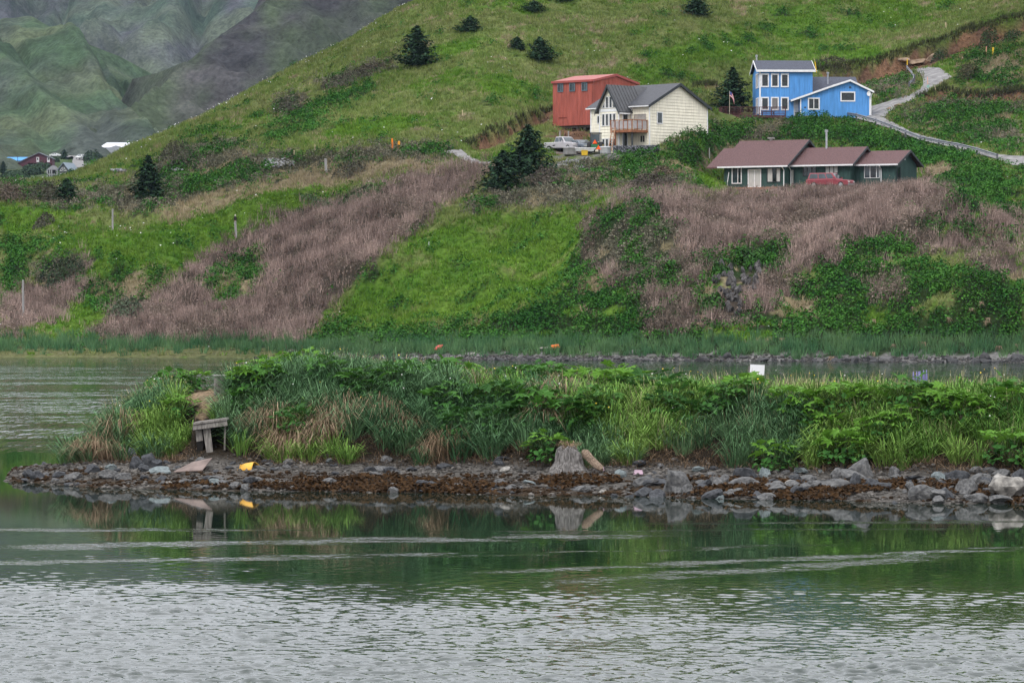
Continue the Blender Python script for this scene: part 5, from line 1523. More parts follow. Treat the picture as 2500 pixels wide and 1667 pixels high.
for a in [
 ('willow_shrub', 1600, 470, 165, 46, 'wide dark brown shrub mound left of the dark green house', (.05, .042, .036), (.11, .09, .075), 1500),
 ('willow_shrub', 1620, 428, 62, 24, 'small tan shrub above the wide brown mound', (.12, .095, .07), (.18, .14, .10), 500),
 ('willow_shrub', 310, 768, 92, 46, 'round grey green shrub low on the left slope', (.06, .085, .055), (.11, .135, .085), 900),
 ('willow_shrub', 118, 494, 90, 52, 'grey green shrub just left of the stunted spruce', GB, GB2, 900),
 ('willow_shrub', 20, 492, 90, 44, 'brown shrub at the left edge below the village', (.07, .055, .045), (.14, .11, .085), 800),
 ('willow_shrub', 105, 552, 62, 30, 'small dark shrub on the bright meadow near the left edge', GB, GB2, 450),
 ('willow_shrub', 158, 500, 26, 14, 'tiny dark shrub under the stunted spruce', (.02, .03, .022), (.05, .06, .04), 160),
 ('willow_shrub', 700, 278, 64, 44, 'dark shrub alone on the upper left slope', GB, GB2, 600),
 ('willow_shrub', 905, 175, 90, 26, 'brown shrub in the furrow left of the large leaning spruce', (.05, .045, .035), (.10, .085, .06), 600),
 ('willow_shrub', 840, 205, 120, 30, 'grey shrub at the lower end of the hillside furrow', GB, GB2, 700),
 ('willow_shrub', 425, 400, 90, 62, 'tall grey green shrub by the left skyline', GB, GB2, 800),
 ('willow_shrub', 780, 505, 130, 22, 'flat dark green shrub along the top of the dry stalks', GN, GN2, 700),
 ('willow_shrub', 880, 478, 110, 18, 'low dark green shrub right of the flat one above the dry stalks', GN, GN2, 600),
 ('willow_shrub', 855, 428, 80, 34, 'dark brown shrub near the single pole above the dry stalks', GB, GB2, 600),
 ('willow_shrub', 150, 690, 120, 62, 'dark shrub on the knoll above the left pole', (.02, .04, .024), (.055, .08, .042), 1000),
 ('willow_shrub', 1330, 448, 90, 40, 'brown scrubby shrub right of the two big spruces', (.07, .06, .05), (.13, .11, .09), 700),
 ('alder_bush', 2413, 118, 46, 50, 'round dark green bush in front of the raw earth bank', (.02, .045, .02), (.05, .085, .035), 700),
 ('alder_bush', 2470, 100, 46, 26, 'small dark bush at the right edge of the earth bank', (.02, .045, .02), (.05, .085, .035), 350),
 ('alder_bush', 2295, 148, 44, 30, 'dark leafy bush on the rock at the foot of the earth bank', (.02, .04, .02), (.045, .075, .035), 350),
 ('alder_bush', 2362, 194, 62, 42, 'brownish spreading bush beside the top of the driveway', (.035, .04, .022), (.08, .075, .04), 600),
 ('alder_bush', 2040, 165, 110, 26, 'grey green bush row above the roof of the blue house', GB, GB2, 700),
]:
    shrub(*a[:6], a[6], a[7], a[8])
for i, a in enumerate([(75, 428, 60, 26, 'dark bush mass below the maroon house'), (105, 424, 60, 28, 'blue green bush left of the gazebo'), (35, 436, 70, 20, 'low bush below the blue roofed house'), (228, 398, 50, 30, 'grey bush in front of the white roofed building'), (130, 396, 30, 12, 'bush between the maroon house and the road'), (180, 440, 60, 20, 'bush at the foot of the small dark house')]):
    shrub('village_bush', a[0], a[1], a[2], a[3], a[4], (.02, .04, .026), (.055, .085, .045), 500, .45, vhit(a[0], a[1]), 'shrub', 10)

# ================================================================== the spit: long grass
def spit_points(n, dmin, dmax):
    p = 150 + RNG.random(n) * 2800; d = dmin + RNG.random(n) * (dmax - dmin)
    y = _wl(p) + d; x = (p - CX) / F * y; z = zi(x, y); q, r_ = proj(x, y, z)
    clear = in_poly(q, r_, DIRT) | ((q > 432) & (q < 562) & (r_ > 932) & (r_ < 1022)) | ((q > 484) & (q < 582) & (y < HUTY + .35) & (y > HUTY - 1)) | ((q > 470) & (q < 565) & (y > HUTY + .3) & (y < HUTY + 1.0))
    k = (z > np.where(d < 5.2, .40, .5)) & ~clear
    return x[k], y[k], z[k], d[k], q[k], r_[k]
DEAD = [(306, 1075, 16), (655, 1045, 30), (700, 1060, 30), (690, 1100, 26), (620, 1100, 26), (808, 1040, 34), (825, 1034, 25), (941, 1020, 22), (984, 1050, 20), (1156, 985, 24), (1355, 1000, 16), (1347, 1030, 20), (1137, 1044, 18), (1083, 1122, 42), (984, 1122, 24), (1286, 1122, 20), (880, 1115, 30), (1804, 1110, 20), (1946, 1146, 26), (1763, 1142, 22), (2116, 1140, 22), (1606, 1122, 20), (245, 1115, 20), (2345, 1150, 25)]
def tussocks(x, y, n, h, w, lean, rad, c1, c2, droop, sizes=None, out=.0):
    m = len(x)
    if m == 0: return None
    f = np.clip(fbm(x * .6, y * .6, 3) * 1.2 - .1 + (RNG.random(m) - .5) * .5, 0, 1)[:, None]
    c = np.repeat(np.array(c1) * (1 - f) + np.array(c2) * f, n, axis=0) * (.45 + 1.1 * RNG.random((m * n, 1)) ** 1.3)
    sc_ = np.repeat(.7 + .6 * RNG.random(m) if sizes is None else sizes, n)
    a = RNG.random(m * n) * 6.283; u = np.sqrt(RNG.random(m * n)); rr = u * rad * sc_
    bx = np.repeat(x, n) + np.cos(a) * rr; by = np.repeat(y, n) + np.sin(a) * rr
    hh = (h[0] + (h[1] - h[0]) * RNG.random(m * n)) * sc_ * (1.1 - .35 * u)
    # every tussock has a way it is combed, downhill and with the wind
    az = a + RNG.normal(size=m * n) * .35
    L = lean * sc_ * (.25 + .9 * u) * (.6 + .8 * RNG.random(m * n))
    V, T, C = long_blades(np.c_[bx, by, zi(bx, by) - .04], hh, w * (.6 + .8 * RNG.random(m * n)), az, L, c, droop * (.3 + .9 * u * RNG.random(m * n)))
    comb = np.repeat(np.c_[(fbm(x * .2, y * .2, 2) - .5) * .5, np.full(m, -.10)], n * 7, axis=0) * (np.tile(np.array([0, 0, .12, .12, .55, .55, 1.]), m * n) * np.repeat(hh, 7))[:, None]
    V[:, :2] += comb
    return V, T, C
iX, iYy, iZz, iD, ppx, ppy = spit_points(2750, 4.3, 15)
nz1 = fbm(iX * .35, iYy * .35, 3); nz2 = fbm(iX * 1.2 + 9, iYy * 1.2, 2)
dead = np.zeros(len(iX), bool)
for a, b, r_ in DEAD: dead |= np.hypot(ppx - a, ppy - b) < r_ * (.5 + .9 * nz2)
edge = iD < 5.0
dead |= edge & (RNG.random(len(iX)) < .4)
top = iD > 9.0
bright = (nz1 > .52) | (ppx > 1650) & (nz1 > .38)
rnd = RNG.random(len(iX))
lowg = ~top & ~dead
def T_(sel, *a, **k): return tussocks(iX[sel], iYy[sel], *a, **k)
stuff('spit_grass', [
    T_(lowg & ~bright, 72, (.45, .90), .020, .58, .20, (.05, .125, .055), (.14, .24, .115), .4),
    T_(lowg & bright, 66, (.42, .80), .021, .52, .20, (.075, .185, .034), (.20, .32, .075), .4),
    T_(top & ~dead & ~bright, 44, (.30, .52), .019, .32, .24, (.10, .19, .05), (.23, .29, .11), .3),
    T_(top & ~dead & bright, 44, (.30, .52), .020, .32, .24, (.13, .22, .042), (.31, .33, .14), .3),
    T_((top | (ppx > 1500)) & ~edge & (rnd < .6), 12, (.55, .85), .012, .25, .30, (.26, .26, .13), (.42, .37, .23), .1),
    tussocks(*spit_points(700, 10, 15)[:2], 26, (.32, .62), .012, .22, .30, (.16, .22, .075), (.36, .36, .18), .2),
    ], M_LEAF, 'long green grass in tussocks covering the spit in front', 'grass')
ex, ey, ez, ed, eq, er = spit_points(1200, 4.0, 5.2)
stuff('dead_grass', [
    tussocks(iX[dead & ~edge], iYy[dead & ~edge] - .35, 130, (.50, .82), .016, .62, .24, (.20, .14, .09), (.37, .275, .19), .9),
    tussocks(ex, ey, 18, (-.22, .30), .014, .38, .20, (.09, .062, .04), (.27, .19, .125), .5),
    tussocks(ex[::2], ey[::2], 16, (-.25, .12), .014, .30, .18, (.03, .023, .018), (.11, .078, .05), .4),
    ], M_DRY, 'tan dead grass in tussocks and along the foot of the spit', 'dead grass')

# ------------------------------------------------------------------ leafy plants: every large leaf a piece of its own
def leaf_mesh(seed):
    rg = np.random.default_rng(seed)
    pts = [(0, 0, 0)]
    lob = [(-2.6, .55), (-2.2, .35), (-1.75, .85), (-1.25, .5), (-.8, 1.0), (-.35, .6), (0, 1.15), (.35, .6), (.8, 1.0), (1.25, .5), (1.75, .85), (2.2, .35), (2.6, .55)]
    for a, r_ in lob:
        r_ *= .85 + .3 * rg.random()
        pts.append((math.sin(a) * r_ * .5, math.cos(a) * r_ * .5 + .12, -.16 * r_ * r_ + .05 * rg.random()))
    fs = [(0, i, i + 1) for i in range(1, len(lob))]
    me = bpy.data.meshes.new('leaf'); me.from_pydata(pts, [], fs); me.update()
    return me
def leaf_material(name, c1, c2):
    m = mat(name, c1, .6, .2, 5, .12, c2=c2)
    t = m.node_tree; b = t.nodes['Principled BSDF']
    tr = t.nodes.new('ShaderNodeBsdfTranslucent'); tr.inputs['Color'].default_value = (*c2, 1)
    ms = t.nodes.new('ShaderNodeMixShader'); ms.inputs['Fac'].default_value = .25
    t.links.new(b.outputs[0], ms.inputs[1]); t.links.new(tr.outputs[0], ms.inputs[2]); t.links.new(ms.outputs[0], t.nodes['Material Output'].inputs['Surface'])
    return m
LM = [leaf_material('leaf_green', (.04, .125, .022), (.075, .19, .03)), leaf_material('leaf_bright', (.075, .19, .022), (.13, .27, .035)), leaf_material('leaf_deep', (.026, .085, .02), (.05, .13, .028))]
LEAFS = []
for mi, m in enumerate(LM):
    for k in range(3):
        me = leaf_mesh(10 * mi + k); me.materials.append(m); LEAFS.append(me)
_fill = []
for k in range(3):                                            # small leaves low in the plant, shared
    n = 110; a = RNG.random(n) * 6.283; u = np.sqrt(RNG.random(n)) * .55
    V, T, C = leaves(np.c_[np.cos(a) * u, np.sin(a) * u, RNG.random(n) * .5 * (1 - u)], .05 + .05 * RNG.random(n), np.c_[np.cos(a) * .4, np.sin(a) * .4, np.full(n, .8)] + RNG.normal(size=(n, 3)) * .3,
                     (np.array([.03, .085, .02]) * (1 + RNG.random((n, 1)) * 1.0)))
    me = np_mesh('undergrowth', V, T, C); me.materials.append(M_LEAF); _fill.append(me)
def leafy_plant(pos, size, tone, nleaf, label, group):
    p = empty('leafy_plant', pos, random.random() * 6.28, label, 'plant', group)
    st = MB()
    spots = []
    for i in range(nleaf):
        a = 2.4 * i + random.random() * .5; u = math.sqrt((i + .5) / nleaf) * .62
        x, y, z = math.cos(a) * u * size, math.sin(a) * u * size, size * (.78 * math.sqrt(max(0, 1 - u * u * 1.6)) * random.uniform(.75, 1.08) + .08)
        spots.append((x, y, z, a))
        if i % 2 == 0: st.tube((x * .15, y * .15, -.08), (x, y, z), .012, .008, 4)
    st.build('stem', mat('stem_green', (.07, .11, .035), .7), p)
    for x, y, z, a in spots:
        o = bpy.data.objects.new('leaf', random.choice(LEAFS[tone * 3:tone * 3 + 3])); col.objects.link(o); o.parent = p
        o.location = (x, y, z); s = random.uniform(.30, .46) * (size / .8) ** .5
        o.scale = (s, s, s); o.rotation_euler = (random.gauss(.15, .3), random.gauss(0, .3), a - 1.57 + random.gauss(0, .4))
    u = bpy.data.objects.new('undergrowth', random.choice(_fill)); col.objects.link(u); u.parent = p; u.scale = (size * 1.25,) * 3; u['kind'] = 'stuff'
    return p
LP = [(425, 960, 2, 0), (400, 965, 1, 0), (472, 945, 1, 1), (606, 965, 2, 1), (625, 955, 3, 1), (660, 960, 2, 0), (700, 935, 3, 1), (740, 930, 3, 1), (790, 935, 2, 0), (650, 940, 2, 1), (718, 1060, 2, 2), (440, 1020, 1, 1), (600, 1000, 1, 0),
      (950, 958, 2, 0), (985, 955, 3, 0), (1040, 955, 3, 2), (1075, 955, 3, 0), (1110, 950, 3, 0), (1140, 955, 2, 1), (1265, 965, 3, 0), (1300, 962, 3, 2), (1340, 958, 3, 0), (1294, 1010, 3, 0), (1315, 1040, 3, 0), (1280, 1045, 2, 2),
      (1440, 970, 3, 1), (1475, 968, 3, 1), (1510, 970, 3, 1), (1540, 985, 2, 0), (1393, 1050, 3, 0), (1420, 1040, 2, 2), (1625, 985, 3, 2), (1655, 990, 2, 0), (1098, 1015, 3, 0), (1137, 1075, 3, 2), (1336, 1125, 2, 1), (1530, 925, 2, 1),
      (1585, 990, 3, 2), (1521, 975, 2, 0), (1640, 1030, 3, 2), (1823, 995, 3, 1), (1790, 1005, 3, 0), (1764, 1010, 2, 0), (1683, 1045, 2, 2), (2010, 1020, 3, 1), (2045, 1015, 3, 1), (2074, 1005, 3, 1), (2120, 1012, 2, 1), (2223, 1000, 3, 0), (2255, 1003, 2, 1),
      (2308, 1030, 3, 1), (2340, 1035, 3, 1), (2370, 1040, 2, 1), (2457, 1005, 3, 0), (2480, 1015, 2, 1), (1891, 1148, 2, 1), (2057, 1132, 3, 1), (2080, 1125, 2, 1), (1853, 1118, 2, 0), (2457, 1130, 3, 1), (2420, 1125, 2, 1), (2163, 990, 2, 0), (1930, 1010, 2, 1), (1960, 1040, 2, 1), (2200, 1060, 2, 1), (2270, 1080, 2, 1), (2140, 1080, 2, 1), (2010, 1075, 2, 1), (870, 965, 2, 0), (900, 980, 2, 2), (1200, 1000, 2, 2), (1210, 1060, 2, 2), (1460, 1010, 2, 0)]
TN = ['mid green', 'bright yellow green', 'deep green']
LP = [q for i, q in enumerate(sorted(LP)) if not (q[0] > 1750 and i % 4 == 1)]
ORD = ['first', 'second', 'third', 'fourth', 'fifth', 'sixth', 'seventh', 'eighth', 'ninth', 'tenth', 'eleventh', 'twelfth', 'thirteenth', 'fourteenth', 'fifteenth', 'sixteenth', 'seventeenth', 'eighteenth', 'nineteenth', 'twentieth']
count = {}
for px_, py_, sz, tone in LP:
    b = ihit(px_, py_)
    where = 'left end' if px_ < 830 else 'middle' if px_ < 1600 else 'right part'
    k = count[(tone, where)] = count.get((tone, where), -1) + 1
    nth = ORD[min(k, 19)]
    leafy_plant(b + Vector((0, -.15, .02)), .56 + .14 * sz, tone, 16 + 4 * sz, f'{nth} {TN[tone]} leafy plant from the left on the {where} of the spit', f'{TN[tone]} leafy plants, {where} of the spit')
# ================================================================== guard rails
def guard_rail(pts, label, hgt=.85, off=5):
    b0 = hit(pts[0][0], pts[0][1] + off)
    g = empty('guard_rail', b0, 0, label, 'guard rail')
    M = mat('rail_steel', (.20, .21, .235), .5, .2, 3, .5, .5)
    MP = mat('rail_post', (.10, .10, .115), .7, .2)
    w = [hit(a, b + off) - b0 for a, b in pts]
    mb = MB()
    for p, q in zip(w[:-1], w[1:]):
        p = p + Vector((0, 0, hgt - .15)); q = q + Vector((0, 0, hgt - .15))
        n = Vector((q.y - p.y, -(q.x - p.x), 0)).normalized() * .09
        prof = [(-.16, 0), (-.10, .06), (-.03, .0), (.03, .0), (.10, .06), (.16, 0)]
        vs = [p + n * (1 + d / .09) + Vector((0, 0, z)) for z, d in prof] + [q + n * (1 + d / .09) + Vector((0, 0, z)) for z, d in prof]
        k = len(prof)
        vs += [v - n * .15 for v in vs[:k]] + [v - n * .15 for v in vs[k:2 * k]]
        fs = [(i, i + 1, k + i + 1, k + i) for i in range(k - 1)] + [(2 * k + i + 1, 2 * k + i, 3 * k + i, 3 * k + i + 1) for i in range(k - 1)]
        fs += [(k - 1, 2 * k + k - 1, 3 * k + k - 1, k + k - 1), (0, k, 3 * k, 2 * k)]
        mb.add(vs, fs)
    mb.build('rail', M, g)
    for p in w:
        MB().box(p.x - .09, p.x + .09, p.y - .02, p.y + .18, p.z - .5, p.z + hgt + .06).build('post', MP, g)
    return g
guard_rail(RAILS[0], 'long steel guard rail descending along the lower side of the road')
guard_rail(RAILS[1], 'short curved guard rail beside the top of the driveway')

# ================================================================== posts, poles, markers
def pole(name, px, y0, y1, r, m, label, cat='pole', lean=0.0, group=None, base=None):
    b = base if base is not None else hit(px, y1)
    h = (y1 - y0) * b.y / F
    t = empty(name, b, 0, label, cat, group)
    MB().tube((0, 0, -.4), (lean, 0, h), r, r * .85, 10).build('shaft', m, t)
    MB().tube((lean, 0, h), (lean, 0, h + .03), r * .8, r * .4, 10).build('top', m, t)
    return t, Vector((b.x + lean, b.y, b.z + h + .03))
GW = mat('grey_weathered_pole', (.27, .26, .255), .9, .2, 5, stretch=(4, 4, .3))
pole('wooden_pole', 275, 511, 568, .11, GW, 'grey wooden pole standing alone on the bright left meadow')
_, perch = pole('wooden_pole', 577, 541, 580, .14, GW, 'leaning wooden pole with an eagle perched on top', lean=-.12)
pole('wooden_pole', 57, 685, 772, .12, GW, 'tall thin wooden pole rising from the dry stalks near the left edge', lean=-.04)
pole('wooden_pole', 797, 388, 421, .16, GW, 'short thick wooden pole above the dry stalks', lean=-.1)
pole('fence_post', 1732, 362, 386, .06, GW, 'thin grey post in the grass behind the dark green house', 'post')
YL = mat('yellow_plastic', (.62, .40, .03), .5, .05); OR = mat('orange_plastic', (.75, .20, .02), .5, .05); PK = mat('pink_marker', (.65, .30, .22), .5); TN_ = mat('tan_stake', (.50, .40, .26), .7); TE = mat('teal_base', (.22, .42, .36), .6)
pole('marker_post', 1994, 152, 178, .09, YL, 'leaning yellow marker post behind the roof of the blue house', 'marker post', -.22)
pole('marker_post', 2215, 145, 171, .08, YL, 'upright yellow marker post where the upper guard rail starts', 'marker post')
pole('marker_post', 2407, 115, 139, .06, PK, 'thin pink marker post below the raw earth bank', 'marker post', .06)
pole('marker_post', 2424, 117, 139, .14, YL, 'thick yellow marker post below the raw earth bank', 'marker post', .03)
pole('marker_post', 2311, 56, 73, .07, TN_, 'pale wooden stake on the slope above the earth bank', 'stake', -.12)
pole('marker_post', 2288, 211, 230, .05, TN_, 'tan stake leaning on the low cut bank beside the driveway', 'stake', -.3)
t, _ = pole('marker_post', 2266, 189, 216, .045, PK, 'thin pink and white marker post on a pale green base by the driveway', 'marker post', -.08)
MB().tube((0, 0, -.2), (0, 0, .42), .2, .15, 10).build('base', TE, t)
pole('marker_post', 959, 339, 368, .11, OR, 'orange marker post, left one of the two on the hillside', 'marker post', -.08)
pole('marker_post', 974, 346, 368, .15, mat('amber_plastic', (.70, .30, .02), .5), 'amber marker post, right one of the two on the hillside', 'marker post')
pole('marker_post', 37, 438, 452, .07, mat('white_stake', (.6, .6, .62)), 'small white stake near the left skyline bush', 'stake', .1)
pole('marker_post', 718, 368, 383, .05, TN_, 'thin pale stake on the grass left of the orange posts', 'stake')
pole('marker_post', 769, 355, 370, .05, TN_, 'thin pale stake closest to the orange posts', 'stake')
pole('marker_post', 1129, 270, 286, .05, TN_, 'thin pale stake left of the dark earth cut', 'stake')
pole('marker_post', 1047, 592, 606, .04, mat('white_stake', (.6, .6, .62)), 'tiny white stake on the bright green bank', 'stake')

# ------------------------------------------------------------------ the eagle
def eagle(p):
    e = empty('eagle', p, .35, 'eagle with white head perched on the leaning pole', 'eagle')
    bm = bmesh.new()
    rings = [(-.20, -.16, .02, .05), (-.10, -.04, .05, .04), (.0, .02, .11, .10), (.16, .03, .15, .13), (.34, .02, .14, .125), (.46, .0, .095, .09), (.53, -.02, .07, .07)]
    prev = None
    for z, y, rx, ry in rings:
        cur = [bm.verts.new((math.cos(a) * rx, y + math.sin(a) * ry + .02, z)) for a in np.linspace(0, 6.283, 13)[:-1]]
        if prev:
            for i in range(12): bm.faces.new((prev[i], prev[(i + 1) % 12], cur[(i + 1) % 12], cur[i]))
        else: bm.faces.new(cur[::-1])
        prev = cur
    bm.faces.new(prev)
    me = bpy.data.meshes.new('body'); bm.to_mesh(me); bm.free()
    for f in me.polygons: f.use_smooth = True
    DB = mat('dark_feathers', (.022, .018, .016), .8, .3, 20)
    bd = link_mesh('body', me, DB, e)
    WF = mat('white_feathers', (.62, .60, .57), .8)
    MB().tube((0, -.02, .50), (0, -.06, .60), .075, .075, 12).tube((0, -.06, .60), (0, -.07, .67), .075, .035, 12).build('head', WF, e, smooth=True)
    MB().tube((0, -.12, .605), (0, -.185, .595), .028, .018, 8).tube((0, -.185, .597), (0, -.205, .565), .018, .004, 8).build('beak', mat('beak_yellow', (.6, .38, .04)), e)
    for s in (-1, 1):
        MB().prism([(s * .13, .06, .42), (s * .155, -.05, .36), (s * .15, -.02, .1), (s * .09, .08, -.16), (s * .07, .13, -.1), (s * .11, .14, .2)], (s * .025, .01, 0)).build('wing', DB, e)
        MB().tube((s * .055, -.02, .03), (s * .055, -.05, -.0), .03, .022, 8).build('leg', mat('beak_yellow', (.6, .38, .04)), e)
    MB().prism([(-.07, .10, -.05), (.07, .10, -.05), (.085, .17, -.30), (-.085, .17, -.30)], (0, .02, 0)).build('tail', WF, e)
eagle(perch)

# ================================================================== vehicles
TY = mat('tyre_rubber', (.018, .018, .019), .85); RIM = mat('wheel_rim', (.35, .36, .37), .4, .1, 3, .5, .7)
def wheel(par, x, y, r, w=.22, rim=RIM):
    t = MB(); n = 18; s = 1 if y > 0 else -1
    t.tube((x, y - w / 2, r), (x, y + w / 2, r), r, r, n)
    o = t.build('wheel', TY, par, .03)
    MB().tube((x, y + s * w / 2, r), (x, y + s * (w / 2 + .02), r), r * .62, r * .55, n).build('rim', rim, o)
def car(name, pos, rz, paint, label, L=4.6, W=1.8, kind='suv', cat='car', group=None):
    c = empty(name, pos, rz, label, cat, group)
    h0, hb, hr = .32, .95, 1.68 if kind != 'car' else 1.45
    xf, xr = L / 2, -L / 2
    if kind == 'pickup': prof = [(xr, h0 + .1), (xr, hb + .12), (.05, hb + .12), (.9, hb + .1), (xf - .1, hb), (xf, hb - .2), (xf, h0)]
    else: prof = [(xr, h0 + .1), (xr - .02, hb - .1), (xr + .05, hb + .05), (.75, hb + .08), (xf - .12, hb - .06), (xf, hb - .25), (xf, h0)]
    MB().prism([(x, -W / 2, z) for x, z in prof], (0, W, 0)).build('body', paint, c, .06)
    if kind == 'pickup': a0, a1, b0, b1 = -.85, 1.15, -.7, .45
    elif kind == 'suv': a0, a1, b0, b1 = xr + .1, 1.1, xr + .3, .45
    else: a0, a1, b0, b1 = xr + .75, 1.2, xr + 1.35, .35
    zb = hb + .04
    wi = W / 2 - .07; wt = W / 2 - .24
    v = [(a0, -wi, zb), (a1, -wi, zb), (a1, wi, zb), (a0, wi, zb), (b0, -wt, hr), (b1, -wt, hr), (b1, wt, hr), (b0, wt, hr)]
    cab = MB().add(v, [(0, 3, 2, 1), (4, 5, 6, 7), (0, 1, 5, 4), (1, 2, 6, 5), (2, 3, 7, 6), (3, 0, 4, 7)]).build('cabin', paint, c, .05)
    def pane(p, q, r_, s_, nrm, nm):
        o = Vector(nrm) * .018
        pts = [Vector(a) + o for a in (p, q, r_, s_)]
        MB().prism(pts, -Vector(nrm) * .012).build(nm, M_GLASSB, cab)
    def mix(i, j, k, l, u, w_):
        A, B, C_, D_ = (Vector(v[n]) for n in (i, j, k, l))
        return A.lerp(B, u).lerp(D_.lerp(C_, u), w_)
    for ids, nrm, nm, splits in (((1, 2, 6, 5), (.85, 0, .52), 'windshield', [(.08, .92)]), ((3, 0, 4, 7), (-.9, 0, .35), 'rear_window', [(.1, .9)]),
                                 ((0, 1, 5, 4), (0, -.97, .22), 'side_window', [(.06, .36), (.40, .66), (.70, .94)] if kind == 'suv' else [(.08, .47), (.53, .92)]),
                                 ((2, 3, 7, 6), (0, .97, .22), 'side_window', [(.06, .30), (.34, .60), (.64, .94)] if kind == 'suv' else [(.08, .47), (.53, .92)])):
        for u0, u1 in splits:
            pane(mix(*ids, u0, .14), mix(*ids, u1, .14), mix(*ids, u1, .86), mix(*ids, u0, .86), nrm, nm)
    if kind == 'pickup':
        MB().box(xr + .08, -.95, -W / 2 + .1, W / 2 - .1, hb - .35, hb + .125).build('bed', M_DARKTRIM, c)
    r = .36
    for x in (xf - .85, xr + .9):
        for y in (-W / 2 + .08, W / 2 - .08): wheel(c, x, y, r)
    for s in (-1, 1):
        MB().box(xf - .03, xf + .02, s * (W / 2 - .3) - .18, s * (W / 2 - .3) + .18, hb - .32, hb - .18).build('headlight', mat('lamp_lens', (.6, .6, .58), .2), c)
        MB().box(xr - .04, xr + .01, s * (W / 2 - .15) - .1, s * (W / 2 - .15) + .1, hb - .25, hb + .02).build('taillight', mat('red_lens', (.4, .02, .02), .3), c)
        MB().box(.75, .95, s * (W / 2 + .02) - .04, s * (W / 2 + .02) + .12 * s, hb + .1, hb + .28).build('mirror', paint, c)
    MB().box(xf - .02, xf + .06, -W / 2 + .05, W / 2 - .05, h0 + .02, h0 + .22).build('bumper', mat('bumper_grey', (.25, .25, .26), .5), c)
    MB().box(xr - .06, xr + .02, -W / 2 + .05, W / 2 - .05, h0 + .08, h0 + .26).build('bumper', mat('bumper_grey', (.25, .25, .26), .5), c)
    return c
def paint(n, c_): return mat(n, c_, .3, .04, 1, .6)
def on_pad(px, D, dz=0):
    x = (px - CX) / F * D; return Vector((x, D, ground(x, D) + dz))
car('pickup_truck', on_pad(1378, 417.5), math.radians(-52), paint('silver_paint', (.38, .36, .38)), 'silver pickup truck parked below the red building', 5.2, 1.9, 'pickup', 'truck')
car('parked_car', on_pad(1418, 416.5), math.radians(-62), paint('blue_grey_paint', (.10, .12, .15)), 'blue grey car parked between the silver pickup and the tractor', 4.5, 1.8, 'car')
car('red_suv', GREEN + Matrix.Rotation(GREEN_A, 3, 'Z') @ Vector((13.9, -2.6, -.35)), GREEN_A, paint('maroon_car_paint', (.22, .028, .04)), 'dark red wagon parked before the dark green house', 4.9, 1.85, 'suv')
for px_, py_, lb in ((187, 386, 'white car parked farther up the valley road'), (196, 397, 'white car parked nearest on the valley road')):
    p = vhit(px_, py_); car('parked_car', p + Vector((0, 0, 1.2)), math.radians(-105), paint('white_car_paint', (.6, .61, .62)), lb, 4.6, 1.9, 'suv', 'car', 'white cars in the village')
p = vhit(136, 388); car('parked_car', p + Vector((0, 0, .6)), math.radians(-20), paint('white_car_paint', (.6, .61, .62)), 'pale car half hidden right of the maroon house', 4.4, 1.8, 'car')

def tractor():
    t = empty('tractor', on_pad(1456, 412.5), math.radians(80), 'green tractor with an orange triangle beside the cream house', 'tractor')
    G = mat('tractor_green', (.03, .16, .07), .4)
    MB().box(-.2, 1.7, -.35, .35, .75, 1.35).build('hood', G, t, .06)
    MB().box(-1.0, -.1, -.5, .5, .6, 1.1).build('rear_body', G, t, .05)
    for x, r, w in ((-.75, .68, .38), (1.3, .42, .26)):
        for y in (-.68, .68): wheel(t, x, y, r, w, mat('tractor_rim', (.5, .35, .04), .5))
    for x in (-1.0, .1):
        for y in (-.5, .5): MB().box(x - .04, x + .04, y - .04, y + .04, 1.0, 2.3).build('cab_post', M_DARKTRIM, t)
    MB().box(-1.15, .25, -.62, .62, 2.3, 2.4).build('cab_roof', M_DARKTRIM, t, .03)
    MB().box(-1.0, -.96, -.46, .46, 1.35, 2.2).build('rear_window', M_GLASSB, t)
    MB().box(-.7, -.25, -.25, .25, 1.1, 1.25).box(-.78, -.68, -.25, .25, 1.25, 1.7).build('seat', M_DARKTRIM, t)
    O = mat('safety_orange', (.85, .10, .01), .4)
    MB().prism([(-1.06, -.27, 1.15), (-1.06, .27, 1.15), (-1.06, 0, 1.6)], (-.02, 0, 0)).build('triangle_sign', O, t)
    return t
tractor()
# pieces around the parking place
def tub(name, pos, r, h, m, label, cat='tub', lid=True, rz=0):
    t = empty(name, pos, rz, label, cat)
    n = 20; rr = [(.9, 0), (1, h * .15), (1.03, h * .85), (1.08, h * .88), (1.08, h), (.95, h)]
    vs, fs = [], []
    for f, z in rr:
        vs += [(math.cos(6.283 * i / n) * r * f, math.sin(6.283 * i / n) * r * f * .9, z) for i in range(n)]
    for k in range(len(rr) - 1):
        fs += [(k * n + i, k * n + (i + 1) % n, (k + 1) * n + (i + 1) % n, (k + 1) * n + i) for i in range(n)]
    fs += [tuple(range(n - 1, -1, -1))]
    MB().add(vs, fs).build('shell', m, t, smooth=True)
    MB().tube((0, 0, h - .05), (0, 0, h + .04), r * .96, r * .8, n).build('cover', m, t)
    return t
tub('grey_tub', on_pad(1393, 410), .8, .85, mat('tub_grey', (.30, .29, .30), .6), 'grey round tub in front of the silver pickup')
tub('white_tub', on_pad(1478, 409.5), .62, .8, mat('tub_white', (.5, .52, .53), .5), 'white tub in front of the tractor')
sk = empty('white_skiff', on_pad(1424, 410, .25), math.radians(8), 'small white skiff hull beside the yellow bin', 'boat')
MB().prism([(-1.3, -.45, .35), (1.3, -.45, .35), (1.1, -.4, 0), (-1.15, -.4, 0)], (0, .9, 0)).build('hull', mat('tub_white', (.5, .52, .53)), sk, .04)
MB().box(-1.35, 1.35, -.5, -.44, .33, .42).build('gunwale', M_WHITE, sk)
b = empty('yellow_bin', on_pad(1427, 408.8), .1, 'small yellow bin at the edge of the parking place', 'bin')
